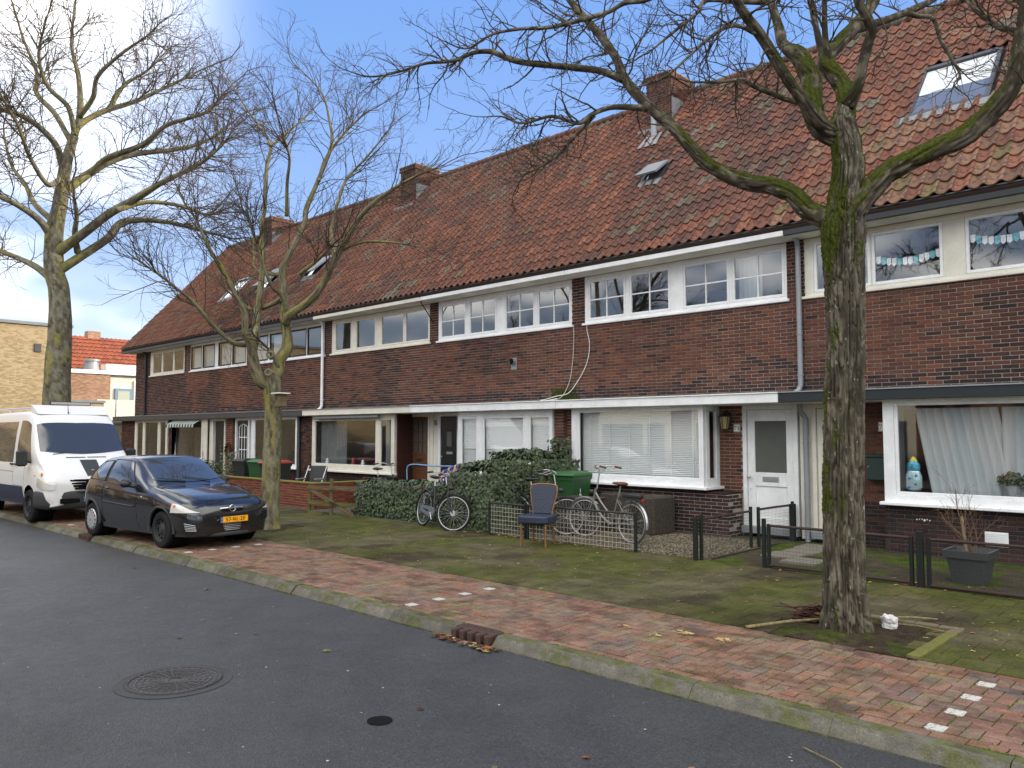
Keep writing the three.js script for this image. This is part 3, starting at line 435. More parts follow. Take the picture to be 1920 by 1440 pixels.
skylight(0, -4.46, -3.19, 2.53, 4.15, 0); skylight(1, -10.04, -9.5, 2.66, 3.27, 1); skylight(4, -23.35, -22.45, 2.15, 3.1, 1, 'zinc'); skylight(5, -26.35, -25.45, 2.1, 3.2, 1, 'zinc'); skylight(5, -29.1, -28.0, 2.05, 3.25, 0, 'zinc');
{ const H = HOUSE[0], f = new G(); const a = onRoof(-4.38, 3.2, 0.064), b = onRoof(-3.27, 3.2, 0.064), c = onRoof(-3.27, 4.04, 0.064), d = onRoof(-4.38, 4.04, 0.064); f.quad(a, b, c, d); f.build('roof_window_blind', M.roofBlind, H); }
// chimneys on the party walls
for (const [k, x0, x1] of [[1, -11.14, -10.42], [3, -20.98, -20.2], [5, -30.2, -29.45]]) {
  const H = HOUSE[k], L = [], ch = gb(g => { g.box(x0 + 0.008, 8.9, -4.15, x1 - 0.008, 10.78, -3.208); g.box(x0 - 0.03, 10.62, -4.2, x1 + 0.03, 10.8, -3.17); }).build('chimney', M.mortar, H);
  brickwork(ch, [[x0, x1, 9.2, 10.6], [x0 - 0.035, x1 + 0.035, 10.62, 10.78]], -3.2 + 0, 'dark', L); for (const p of L) if (p.yb > 10.61) p.z = -3.163;
  brickwork(ch, [[-4.15, -3.205, 9.2, 10.6], [-4.2, -3.17, 10.62, 10.78]], x1, 'normal', L, 1); for (const p of L) if (p.yb > 10.61 && p.side) p.z = x1 + 0.037;
  buildBricks(L, 0);
  gb(g => { g.box(x1 - 0.02, 9.5, -3.75, x1 + 0.012, 10.15, -3.23); g.box(x0 - 0.12, 9.28, -3.16, x1 + 0.1, 9.4, -3.0); }).build('flashing', M.lead, ch);
  gb(g => { for (const t of [0.28, 0.68]) g.cyl(lerp(x0, x1, t), 10.8, -3.68, 0.1, 0.14, 12, 0.085); }).build('chimney_pot', M.greyDark, ch);
}
{ const H = HOUSE[1]; const p = gb(g => g.rod([-10.62, 9.0, -2.75], [-10.62, 9.62, -2.75], 0.07, 12)).build('roof_vent', M.zinc, H); gb(g => { const q = (x, s) => onRoof(x, s, 0.09); const s = (9.0 - EY) / ru[0]; g.quad(q(-10.9, s - 0.45), q(-10.35, s - 0.45), q(-10.4, s + 0.1), q(-10.85, s + 0.1)); }).build('flashing', M.lead, p); gb(g => g.cyl(-10.62, 9.6, -2.75, 0.09, 0.07, 12)).build('cap', M.zinc, p); }
// ---------------------------------------------------------------- ground floors, house by house
function door(H, x0, x1, y0, y1, z, fm, draw) { // frame with an opening; draw adds the leaf
  const f = gb(g => { g.cbox(x0, y0, z - 0.1, x0 + 0.075, y1, z + 0.02).cbox(x1 - 0.075, y0, z - 0.1, x1, y1, z + 0.02).cbox(x0 + 0.075, y1 - 0.075, z - 0.1, x1 - 0.075, y1, z + 0.018); }).build('door_frame', M[fm], H);
  gb(g => g.cbox(x0, y0 - 0.12, z - 0.3, x1, y0 + 0.002, z + 0.12, 0.01)).build('doorstep', M.lead, H); return f;
}
const S = k => spec[k];
mat('doorWood', [0.16, 0.062, 0.026], 0.5, { map: T.wood }); mat('boardWood', [0.07, 0.026, 0.018], 0.6, { map: T.wood }); mat('doorBlack', [0.012, 0.013, 0.014], 0.3); mat('brass', [0.45, 0.33, 0.14], 0.35, { metalness: 0.9 });
// --- 73: panelled white door, big window, plinth, letter box
{
  const H = HOUSE[0], L = S(0).bricks, x1 = -1.1;
  const gw = gb(g => { g.box(-4.4, 0.08, 0.0, x1, 0.86, 0.492); g.box(-4.9, 0.08, -0.3, -4.36, 2.43, -0.008); }).build('lower_wall', M.mortarDark, H);
  brickwork(gw, [[-4.4, x1, 0.1, 0.85]], 0.5, 'plinth', L); brickwork(gw, [[0.0, 0.495, 0.1, 0.85]], -4.4 + 0.0, 'plinth', [], 1);
  brickwork(gw, [[-4.88, -4.4, 0.1, 0.85, 'plinth'], [-4.88, -4.36, 0.85, 2.42, 'normal']], 0, 'normal', L);
  const w = frame(H, -4.38, x1, 0.9, 2.42, [[-4.17, -1.35]], 1.06, 2.34, 0.55, 'whitePaint', { sw: 0.05, sill: 0.09, d: 0.1 }); sashes(w, [[-4.17, -1.35]], 1.06, 2.34, 0.52, { sash: 'whitePaint' });
  gb(g => g.cbox(-4.38, 0.9, -0.28, -4.34, 2.42, 0.44)).build('window_side', M.whitePaint, w);
  const df = door(H, -5.72, -4.88, 0.3, 2.42, 0.0, 'creamPaint');
  const d = gb(g => { g.cbox(-5.64, 0.3, -0.09, -4.96, 2.34, -0.02); g.cbox(-5.56, 0.42, -0.021, -5.04, 2.24, -0.006, 0.01); g.cbox(-5.48, 0.5, -0.008, -5.12, 2.16, 0.004, 0.01); }).build('front_door', M.creamPaint, H);
  { const s = new THREE.Shape(); s.moveTo(-0.1, 0); s.lineTo(0.1, 0); s.lineTo(0.1, 0.42); s.quadraticCurveTo(0, 0.56, -0.1, 0.42); const e = new THREE.ExtrudeGeometry(s, { depth: 0.012, bevelEnabled: false }); gb(g => g.geo(e, new THREE.Matrix4().makeTranslation(-5.3, 1.5, 0.0))).build('door_light', M.skyGlass, d); }
  gb(g => g.cbox(-5.93, 0.15, -0.12, -5.72, 2.42, 0.0)).build('door_post', M.creamPaint, H);
  gb(g => { g.rod([-5.04, 1.15, 0], [-5.04, 1.15, 0.05], 0.012).rod([-5.04, 1.15, 0.05], [-5.14, 1.15, 0.05], 0.01); }).build('door_handle', M.steel, d);
  const vent = gb(g => { g.cbox(-3.07, 0.36, 0.495, -2.78, 0.56, 0.512); for (let i = 0; i < 7; i++) g.box(-3.05, 0.377 + i * 0.025, 0.512, -2.80, 0.388 + i * 0.025, 0.522); }).build('air_vent', M.whitePaint, H);
  gb(g => { for (let i = 0; i < 6; i++) g.sph(-3.95 + i * 0.035, 0.66 + rr(-0.01, 0.01), 0.503, rr(0.008, 0.018), 1, 1, 0.4, 6); }).build('paint_splash', M.whitePaint, gw);
}
// --- 71: bay with blind, narrow side light, glazed white door, wall lamp
{
  const H = HOUSE[1], L = S(1).bricks;
  const gw = gb(g => { g.box(-10.75, 0.08, 0.0, -7.02, 0.85, 0.492); g.box(-7.45, 0.86, -0.3, -6.98, 2.43, -0.008); g.box(-10.75, 0.86, 0, -10.5, 2.43, 0.40); g.box(-7.02, 0.08, -0.3, -6.99, 0.86, -0.01); }).build('lower_wall', M.mortar, H);
  brickwork(gw, [[-10.75, -7.02, 0.1, 0.85]], 0.5, 'plinth', L); brickwork(gw, [[0.0, 0.495, 0.1, 0.85]], -7.02, 'plinth', L, 1);
  brickwork(gw, [[-7.44, -6.99, 0.862, 2.42]], 0, (x, y) => W[R() < 0.6 ? 'red' : 'normal'], L); brickwork(gw, [[-10.75, -10.53, 0.862, 2.42]], 0.41, 'normal', L);
  gb(g => { let x = -10.74; for (; x < -7.06; x += 0.066) { g.k = brickPal[pick([5, 6, 11])]; g.box(x, 0.852, 0.0, x + 0.055, 0.884, 0.51, 'y'); } }).build('rowlock_course', M.brickV, gw, 'stuff');
  const w = frame(H, -10.5, -7.46, 0.97, 2.42, [[-10.3, -7.56]], 1.12, 2.34, 0.55, 'whitePaint', { sw: 0.05, sill: 0.1, d: 0.09 }); sashes(w, [[-10.3, -7.56]], 1.12, 2.34, 0.53, { sash: 'whitePaint' });
  const sl = gb(g => { g.cbox(-7.52, 0.97, -0.1, -7.45, 1.12, 0.455).cbox(-7.52, 2.32, -0.1, -7.45, 2.42, 0.455).cbox(-7.52, 1.12, 0.34, -7.45, 2.32, 0.455).cbox(-7.52, 1.12, -0.1, -7.45, 2.32, 0.10); g.cbox(-7.56, 0.92, -0.02, -7.36, 0.972, 0.64, 0.008); }).build('side_window', M.whitePaint, H);
  gb(g => g.quad([-7.48, 1.12, 0.34], [-7.48, 1.12, 0.10], [-7.48, 2.32, 0.10], [-7.48, 2.32, 0.34])).build('pane', M.glass, sl);
  const df = door(H, -6.98, -5.96, 0.3, 2.42, 0.0, 'whitePaint');
  const d = gb(g => { const z0 = -0.08, z1 = -0.015, a = -6.9, b = -6.04; g.cbox(a, 0.3, z0, a + 0.14, 2.34, z1).cbox(b - 0.14, 0.3, z0, b, 2.34, z1).cbox(a + 0.14, 2.14, z0, b - 0.14, 2.34, z1).cbox(a + 0.14, 1.0, z0, b - 0.14, 1.24, z1).cbox(a + 0.14, 0.3, z0, b - 0.14, 0.46, z1); g.box(a + 0.14, 0.46, z0 + 0.01, b - 0.14, 1.0, z1 - 0.025); }).build('front_door', M.whitePaint, H);
  gb(g => g.box(-6.77, 1.24, -0.06, -6.17, 2.14, -0.035)).build('door_glass', M.frosted, d);
  gb(g => { g.cbox(-6.62, 1.08, -0.016, -6.32, 1.17, 0.0); g.box(-6.6, 1.1, 0, -6.34, 1.15, 0.008); }).build('letter_slot', M.steel, d);
  gb(g => { g.rod([-6.85, 1.16, -0.02], [-6.85, 1.16, 0.045], 0.014); g.sph(-6.85, 1.16, 0.06, 0.032, 1, 1, 0.8); g.cyl(-6.85, 0.93, -0.012, 0.012, 0.02, 10); }).build('door_knob', M.steel, d);
}
// --- 69: three-light window, black door with panel
{
  const H = HOUSE[2], L = S(2).bricks;
  const gw = gb(g => { g.box(-13.95, 0.08, 0.0, -10.76, 0.95, 0.492); g.box(-11.0, 0.96, 0, -10.76, 2.43, 0.49); }).build('lower_wall', M.mortar, H);
  brickwork(gw, [[-13.95, -10.76, 0.1, 0.94, 'plinth'], [-11.0, -10.76, 0.955, 2.42]], 0.5, 'normal', L); brickwork(gw, [[0, 0.495, 0.955, 2.42]], -10.752, 'red', L, 1);
  const P = [[-13.83, -13.34], [-13.08, -11.87], [-11.65, -11.12]];
  const w = frame(H, -13.95, -11.02, 0.98, 2.42, P, 1.14, 2.26, 0.55, 'whitePaint', { sw: 0.05, sill: 0.08, d: 0.09 }); sashes(w, P, 1.14, 2.26, 0.53, { sash: 'whitePaint' });
  gb(g => g.cbox(-13.95, 0.98, -0.2, -13.9, 2.42, 0.45)).build('window_side', M.whitePaint, w);
  door(H, -15.27, -14.5, 0.3, 2.42, 0.0, 'whitePaint');
  const d = gb(g => { g.cbox(-15.2, 0.3, -0.08, -14.57, 2.34, -0.012); g.cbox(-15.0, 1.56, -0.013, -14.74, 2.0, 0.0); g.cbox(-15.0, 0.5, -0.013, -14.74, 1.36, -0.002); }).build('front_door', M.doorBlack, H);
  gb(g => g.box(-14.96, 1.6, 0.0, -14.78, 1.96, 0.004)).build('door_light', M.frosted, d); gb(g => g.cbox(-14.98, 1.41, -0.012, -14.76, 1.47, 0.0)).build('letter_slot', M.steel, d); gb(g => { g.sph(-15.12, 1.35, 0.02, 0.022); }).build('door_knob', M.steel, d);
  gb(g => g.cbox(-15.46, 0.15, -0.12, -15.27, 2.42, 0.01)).build('door_post', M.creamPaint, H);
  gb(g => { g.cbox(-15.40, 2.12, 0.01, -15.33, 2.26, 0.05, 0.015); }).build('doorbell', M.lead, H);
}
// --- 67: big cream window, side light, boarded reveal, brown half-glazed door
{
  const H = HOUSE[3], L = S(3).bricks;
  const gw = gb(g => { g.box(-20.4, 0.08, 0, -16.35, 0.86, 0.492); g.box(-20.4, 0.86, 0, -20.2, 2.43, 0.49); }).build('lower_wall', M.mortarDark, H);
  brickwork(gw, [[-20.39, -16.35, 0.1, 0.85, 'plinth'], [-20.39, -20.21, 0.86, 2.42]], 0.5, 'dark', L);
  const P = [[-20.05, -17.17], [-16.94, -16.51]];
  const w = frame(H, -20.2, -16.36, 0.9, 2.42, P, 1.08, 2.27, 0.55, 'creamPaint', { sw: 0.05, sill: 0.09, d: 0.09 }); sashes(w, P, 1.08, 2.27, 0.53, { sash: 'creamPaint' });
  gb(g => g.cbox(-19.9, 2.33, 0.6, -16.9, 2.41, 0.69, 0.015)).build('sunblind_casing', M.zinc, H);
  for (let i = 0; i < 7; i++) gb(g => g.cbox(-16.33 - 0.0 + i * 0.0, 0.3, 0.49 - i * 0.08 - 0.075, -16.30, 2.42, 0.49 - i * 0.08, 0.004)).build('board', M.boardWood, H);
  door(H, -16.46, -15.6, 0.3, 2.42, 0.0, 'creamPaint');
  const d = gb(g => { const a = -16.385, b = -15.675, z0 = -0.08, z1 = -0.015; g.cbox(a, 0.3, z0, a + 0.1, 2.34, z1).cbox(b - 0.1, 0.3, z0, b, 2.34, z1).cbox(a + 0.1, 2.24, z0, b - 0.1, 2.34, z1).cbox(a + 0.1, 1.12, z0, b - 0.1, 1.42, z1).cbox(a + 0.1, 0.3, z0, b - 0.1, 0.4, z1); for (let i = 0; i < 6; i++) g.cbox(a + 0.1 + i * 0.085, 0.4, z0 + 0.01, a + 0.1 + i * 0.085 + 0.083, 1.12, z1 - 0.012, 0.006); for (const t of [1, 2]) g.box(a + 0.1 + t * 0.17 - 0.012, 1.42, z0, a + 0.1 + t * 0.17 + 0.012, 2.24, z1 - 0.01); for (const t of [1, 2]) g.box(a + 0.1, 1.42 + t * 0.273 - 0.012, z0, b - 0.1, 1.42 + t * 0.273 + 0.012, z1 - 0.014); g.cbox(a - 0.0, 1.1, z1, b, 1.14, z1 + 0.03); }).build('front_door', M.doorWood, H);
  gb(g => g.box(-16.28, 1.42, -0.06, -15.78, 2.24, -0.045)).build('door_glass', M.frosted, d); gb(g => g.cbox(-16.15, 1.2, -0.016, -15.9, 1.28, -0.005)).build('letter_slot', M.blackMetal, d); gb(g => g.sph(-16.33, 1.42, 0.02, 0.03)).build('door_knob', M.brass, d);
  gb(g => g.cbox(-15.6, 0.15, -0.12, -15.475, 2.42, 0.01)).build('door_post', M.creamPaint, H);
}
// --- 65: big window, black-framed barred door, side lights
{
  const H = HOUSE[4], L = S(4).bricks;
  const gw = gb(g => { g.box(-23.75, 0.08, 0, -20.41, 0.86, 0.492); g.box(-20.98, 0.86, 0, -20.41, 2.43, 0.49); g.box(-25.09, 0.08, 0, -24.86, 2.43, 0.49); }).build('lower_wall', M.mortarDark, H);
  brickwork(gw, [[-23.75, -20.41, 0.1, 0.85, 'plinth'], [-20.98, -20.41, 0.86, 2.42], [-25.09, -24.87, 0.1, 2.42]], 0.5, 'dark', L);
  const P = [[-23.54, -21.12]]; const w = frame(H, -23.75, -20.98, 0.9, 2.42, P, 1.0, 2.34, 0.55, 'whitePaint', { sw: 0.05, sill: 0.07 }); sashes(w, P, 1.0, 2.34, 0.53, { sash: 'whitePaint' });
  const df = gb(g => { for (const x of [-24.86, -24.0, -23.78]) g.cbox(x, 0.15, 0.42, x + 0.07, 2.42, 0.53); g.cbox(-24.79, 2.34, 0.42, -23.78, 2.42, 0.52); }).build('door_frame', M.whitePaint, H);
  gb(g => g.quad([-23.93, 0.4, 0.45], [-23.78, 0.4, 0.45], [-23.78, 2.34, 0.45], [-23.93, 2.34, 0.45])).build('side_light', M.glass, df);
  const d = gb(g => g.cbox(-24.78, 0.3, 0.42, -24.01, 2.33, 0.47)).build('front_door', M.doorBlack, H);
  gb(g => { const x0 = -24.68, x1 = -24.12; for (let i = 0; i < 4; i++) g.cbox(x0 + i * 0.18, 0.98, 0.471, x0 + i * 0.18 + 0.025, 2.2 - (i === 0 || i === 3 ? 0.08 : 0), 0.485, 0.003); for (const y of [0.98, 1.38, 1.78]) g.cbox(x0, y, 0.471, x1 + 0.0, y + 0.025, 0.483, 0.003); g.tube([[x0, 2.12, 0.478, 0.013], [x0 + 0.14, 2.19, 0.478, 0.013], [x0 + 0.28, 2.225, 0.478, 0.013], [x0 + 0.42, 2.19, 0.478, 0.013], [x1, 2.12, 0.478, 0.013]], 6); }).build('glazing_bars', M.whitePaint, d);
}
// --- 63: awning window between carved boards, black door, wreath pier
{
  const H = HOUSE[5], L = S(5).bricks;
  const gw = gb(g => { g.box(-29.79, 0.08, 0, -27.2, 0.92, 0.492); g.box(-25.56, 0.08, 0, -25.11, 2.43, 0.49); g.box(-29.79, 0.92, 0, -29.6, 2.43, 0.49); g.box(-27.2, 0.08, 0, -25.56, 0.28, 0.40); }).build("lower_wall", M.mortar, H);
  brickwork(gw, [[-29.79, -27.2, 0.1, 0.9], [-25.55, -25.11, 0.1, 2.42], [-29.79, -29.61, 0.92, 2.42]], 0.5, 'red', L);
  const P = [[-29.42, -27.3]]; const w = frame(H, -29.6, -27.2, 0.95, 2.42, P, 1.06, 2.34, 0.55, 'whitePaint', { sw: 0.05, sill: 0.07 }); sashes(w, P, 1.06, 2.34, 0.53, { sash: 'whitePaint' });
  for (const s of [0, 1]) { const sh = new THREE.Shape(); const e = s ? 1 : -1; sh.moveTo(0, 0); sh.lineTo(0.42, 0); sh.lineTo(0.42, 1.5); sh.lineTo(0, 1.5); sh.lineTo(0, 0.9); sh.lineTo(0.06, 0.82); sh.lineTo(0.03, 0.7); sh.lineTo(0.12, 0.55); sh.lineTo(0.1, 0.42); sh.lineTo(0.2, 0.25); sh.lineTo(0.18, 0.1); sh.closePath(); const g = new THREE.ExtrudeGeometry(sh, { depth: 0.03, bevelEnabled: false }); if (s) gb(q => q.geo(g, new THREE.Matrix4().makeTranslation(-27.18, 0.93, 0.56))).build('carved_board', M.creamPaint, H); else gb(q => q.geo(g, new THREE.Matrix4().makeScale(-0.7, 1, 1).setPosition(-29.3, 0.93, 0.56))).build('carved_board', M.creamPaint, H); }
  const df = gb(g => { for (const x of [-26.52, -25.66]) g.cbox(x, 0.15, 0.4, x + 0.07, 2.42, 0.52); g.cbox(-26.45, 2.34, 0.4, -25.66, 2.42, 0.51); g.box(-26.76, 0.1, 0.3, -26.52, 2.42, 0.5); }).build('door_frame', M.creamPaint, H);
  const d = gb(g => g.cbox(-26.44, 0.3, 0.38, -25.67, 2.33, 0.43)).build('front_door', M.doorBlack, H);
  gb(g => { for (let i = 0; i < 6; i++) { const s = 0.045 - i * 0.003; const x = -26.05, y = 0.98 + i * 0.13; g.quad([x, y - s, 0.434], [x + s, y, 0.434], [x, y + s, 0.434], [x - s, y, 0.434]); } }).build('door_light', M.zinc, d);
}
// --- 61: corner window of four lights
{
  const H = HOUSE[6], L = S(6).bricks;
  const gw = gb(g => { g.box(-34.7, 0.08, 0, -29.81, 0.9, 0.492); g.box(-34.7, 0.9, 0, -33.2, 2.43, 0.49); g.box(-30.1, 0.9, 0, -29.81, 2.43, 0.49); }).build('lower_wall', M.mortarDark, H);
  brickwork(gw, [[-34.7, -29.81, 0.1, 0.89], [-34.7, -33.2, 0.9, 2.42], [-30.1, -29.81, 0.9, 2.42]], 0.5, 'dark', L);
  const P = [[-32.98, -32.42], [-32.2, -31.0], [-30.76, -30.28]]; const w = frame(H, -33.2, -30.1, 0.93, 2.42, P, 1.06, 2.34, 0.55, 'creamPaint', { sw: 0.05, sill: 0.06 }); sashes(w, P, 1.06, 2.34, 0.53, { sash: 'creamPaint' });
}
spec.forEach((S, k) => { buildBricks(S.bricks, S.near); roofTiles(S.roof, k === 6 ? -35.02 : HB[k + 1], HB[k], holes.map(h => h), S.near); });
// rain pipes, wall fittings
const pipe = (k, x, m, low) => { const H = HOUSE[k]; const p = gb(g => { g.tube([[x, 5.27, 0.2, 0.045], [x, 5.2, 0.1, 0.045], [x, 5.1, 0.07, 0.045], [x, 2.75, 0.07, 0.045], [x - 0.02, 2.66, 0.1, 0.045], [x - 0.06, 2.61, 0.16, 0.045]], 12); if (low) g.tube([[x + 0.02, 2.44, 0.2, 0.045], [x + 0.02, 2.3, 0.16, 0.045], [x + 0.07, 2.18, 0.075, 0.045], [x + 0.07, 0.12, 0.07, 0.045]], 12); }).build('rain_pipe', M[m], H); gb(g => { for (const y of [4.6, 3.6, 2.9, ...(low ? [1.75, 0.85] : [])]) { const xx = y < 2.4 ? x + 0.07 : x; g.cyl(xx, y, 0.07, 0.053, 0.03, 12); g.box(xx - 0.012, y + 0.005, 0, xx + 0.012, y + 0.025, 0.05); } }).build('pipe_bracket', M[m], p); };
pipe(0, -5.86, 'zinc', true); pipe(4, -20.46, 'whitePaint', false); pipe(6, -33.5, 'blackMetal', false);
gb(g => { g.tube([[-20.9, 2.42, 0.56, 0.05], [-20.9, 0.12, 0.56, 0.05]], 12); }).build('drain_pipe', M.greyDark, HOUSE[4]);
// neighbours beyond the frame: they shade the street as the row goes on
{ for (const [a, b, nth] of [[-1.1, 3.7, 'first'], [3.7, 8.5, 'second'], [8.5, 13.3, 'third']]) { const o = [(a + b) / 2, 0.1, 0], H = placed('terraced_house', `brick terraced house, ${nth} one past number 73 in the row`, 'house', o, 'houses of the brick terrace'); const w = gb(g => g.box(a, 0.1, -8.3, b, 5.3, -0.01, 'y')).build('wall', M.mortarDark, H); const r = gb(g => { g.quad(onRoof(a, 0), onRoof(b, 0), onRoof(b, SL), onRoof(a, SL)); g.quad([b, 5.35, -8.75], [a, 5.35, -8.75], onRoof(a, SL), onRoof(b, SL)); }).build('roof', M.deck, H);
  const L = []; const g2 = gb(g => g.box(a, 2.43, 0, b, 2.6, 0.76)).build('canopy', M.darkPaint, H); gb(g => g.cbox(a, 5.25, 0.40, b, 5.43, 0.455)).build('eaves_fascia', M.darkPaint, H); } }
const LIMBS1={trunk:[[-2.99,0.05,5.66,0.2502],[-2.99,0.15,5.66,0.2251],[-2.99,0.32,5.66,0.2101],[-2.99,0.76,5.66,0.2001],[-2.98,1.49,5.65,0.1951],[-2.96,2.24,5.63,0.1951],[-2.94,3.0,5.61,0.1901],[-2.94,3.51,5.61,0.2001],[-2.93,3.86,5.61,0.2151],[-2.92,4.12,5.59,0.1701],[-2.89,4.43,5.57,0.1551],[-2.9,4.69,5.57,0.1501],[-2.92,4.88,5.59,0.1351],[-2.92,5.0,5.59,0.0901],[-2.92,5.08,5.59,0.04]],limbs:[
[[-2.92,3.89,5.6,0.1501],[-3.09,3.99,5.64,0.1314],[-3.23,4.08,5.67,0.1226],[-3.4,4.28,5.73,0.1135],[-3.58,4.38,5.79,0.1042],[-3.74,4.43,5.84,0.1],[-3.94,4.53,5.92,0.0903],[-4.14,4.68,6.01,0.0859],[-4.31,4.9,6.07,0.0813],[-4.5,5.16,6.14,0.0766],[-4.63,5.29,6.16,0.0718],[-4.87,5.6,6.28,0.0669],[-4.99,5.8,6.29,0.0619],[-5.1,6.06,6.29,0.0568],[-5.25,6.3,6.33,0.0516],[-5.45,6.59,6.4,0.0462],[-5.6,6.81,6.45,0.0408],[-5.82,7.23,6.55,0.0294],[-6.0,7.66,6.62,0.0178]],
[[-2.93,3.87,5.61,0.1701],[-2.86,3.98,5.63,0.1488],[-2.7,4.19,5.56,0.1328],[-2.54,4.36,5.49,0.1219],[-2.31,4.48,5.37,0.116],[-2.16,4.54,5.31,0.1149],[-1.98,4.62,5.22,0.1187],[-1.83,4.75,5.17,0.1129],[-1.71,4.87,5.14,0.1118],[-1.61,5.02,5.13,0.1016],[-1.53,5.3,5.15,0.0915],[-1.48,5.54,5.19,0.077],[-1.44,5.79,5.24,0.0628],[-1.39,6.11,5.28,0.0445],[-1.33,6.36,5.31,0.022]],
[[-2.93,4.73,5.6,0.1301],[-3.12,4.88,5.66,0.1215],[-3.21,5.16,5.62,0.1229],[-3.25,5.44,5.54,0.1192],[-3.37,5.73,5.54,0.1048],[-3.51,5.88,5.55,0.0689],[-3.59,6.14,5.5,0.0589],[-3.68,6.42,5.46,0.0488],[-3.77,6.78,5.43,0.0383],[-3.9,7.14,5.43,0.0221]],
[[-3.0,4.81,5.67,0.1001],[-3.06,4.88,5.88,0.0789],[-3.12,5.07,6.09,0.0679],[-3.2,5.3,6.33,0.0621],[-3.25,5.49,6.53,0.0564],[-3.3,5.64,6.74,0.0509],[-3.32,5.74,6.91,0.0455],[-3.33,5.89,7.09,0.0313],[-3.33,6.07,7.23,0.0176]],
[[-2.91,4.8,5.59,0.1301],[-2.95,5.19,5.42,0.1123],[-3.04,5.4,5.29,0.1093],[-3.21,5.71,5.25,0.1008],[-3.22,5.91,5.05,0.0973],[-3.09,6.25,4.72,0.0881],[-3.02,6.57,4.44,0.0784],[-2.96,6.98,4.17,0.057],[-2.92,7.48,3.92,0.029]],
[[-2.88,5.08,5.56,0.0901],[-2.78,5.17,5.62,0.069],[-2.66,5.5,5.67,0.0582],[-2.58,5.64,5.75,0.0525],[-2.61,5.82,5.94,0.0469],[-2.61,6.01,6.1,0.0323],[-2.57,6.2,6.23,0.0181]],
[[-3.09,6.19,4.76,0.0548],[-3.07,6.31,4.51,0.0531],[-2.93,6.49,4.15,0.0456],[-2.86,6.65,3.85,0.0436],[-2.69,6.88,3.47,0.0414],[-2.57,7.19,3.12,0.0301],[-2.46,7.56,2.78,0.0184]],
[[-2.81,6.58,3.96,0.0344],[-2.75,6.56,3.86,0.0288],[-2.63,6.55,3.71,0.026],[-2.58,6.32,3.62,0.0232],[-2.5,6.1,3.5,0.0203],[-2.45,5.93,3.41,0.0146],[-2.51,5.85,3.43,0.0094],[-2.41,5.72,3.29,0.0059]],
[[-3.22,5.69,5.19,0.0534],[-3.25,5.85,5.25,0.0426],[-3.29,6.16,5.32,0.0318],[-3.31,6.35,5.37,0.0264],[-3.33,6.63,5.44,0.0158]],
[[-3.17,5.71,5.27,0.0422],[-3.16,5.92,5.37,0.0339],[-3.13,6.13,5.45,0.0284],[-3.09,6.34,5.51,0.0205],[-3.01,6.58,5.54,0.0101]],
[[-4.97,5.73,6.32,0.0476],[-5.17,5.85,6.43,0.0451],[-5.42,5.92,6.59,0.0426],[-5.72,5.98,6.8,0.0372],[-5.96,6.05,6.95,0.0346],[-6.12,6.14,7.02,0.0348],[-6.24,6.21,7.06,0.0321],[-6.42,6.23,7.15,0.0264],[-6.63,6.17,7.26,0.0237],[-6.92,6.16,7.46,0.0179],[-7.17,6.09,7.63,0.0144],[-7.47,6.06,7.83,0.0109],[-7.75,6.18,8.03,0.0061]],
[[-4.08,6.47,6.43,0.0283],[-4.43,6.27,6.66,0.0259],[-4.63,6.28,6.75,0.0262],[-4.8,6.23,6.8,0.0243],[-5.05,6.19,6.93,0.0235],[-5.33,6.15,7.1,0.0216],[-5.62,6.17,7.27,0.0185],[-5.88,6.15,7.41,0.0143],[-6.13,6.04,7.54,0.01],[-6.38,6.17,7.68,0.0067]],
[[-4.71,5.37,6.2,0.0443],[-4.87,5.37,6.42,0.0358],[-4.97,5.34,6.58,0.0301],[-5.07,5.25,6.74,0.0272],[-5.13,5.14,6.86,0.0217],[-5.27,5.19,7.05,0.0183],[-5.3,5.18,7.14,0.0161],[-5.48,5.09,7.38,0.0128],[-5.59,5.14,7.55,0.0095],[-5.7,5.12,7.71,0.0063]],
[[-5.07,5.26,6.69,0.0246],[-5.24,5.09,6.76,0.0199],[-5.47,4.84,6.89,0.0167],[-5.73,4.69,7.05,0.0112]],
[[-1.54,5.49,5.1,0.0322],[-1.69,5.58,5.1,0.028],[-1.84,5.76,5.11,0.0261],[-1.95,5.95,5.07,0.024],[-2.08,6.18,5.06,0.0146]],
[[-3.19,5.12,5.71,0.0355],[-3.3,5.13,5.94,0.0301],[-3.4,5.17,6.15,0.0273],[-3.47,5.2,6.33,0.0221],[-3.49,5.22,6.46,0.0194],[-3.61,5.16,6.69,0.0144],[-3.75,5.12,6.95,0.0095]],
[[-3.28,5.53,6.63,0.0257],[-3.35,5.56,6.79,0.0208],[-3.4,5.51,6.94,0.0183],[-3.5,5.36,7.12,0.0154],[-3.57,5.19,7.28,0.0126],[-3.68,4.98,7.48,0.0098],[-3.8,4.86,7.69,0.0062]],
[[-3.65,6.37,5.6,0.032],[-3.83,6.34,5.86,0.0265],[-4.06,6.31,6.17,0.021],[-4.08,6.17,6.26,0.0183],[-4.21,5.95,6.47,0.0155],[-4.38,5.68,6.72,0.0092]],
[[-5.47,6.58,6.38,0.029],[-5.35,6.55,6.38,0.0259],[-5.17,6.56,6.31,0.0256],[-4.99,6.63,6.25,0.0226],[-4.81,6.72,6.19,0.0168],[-4.63,6.78,6.13,0.0111]]]};
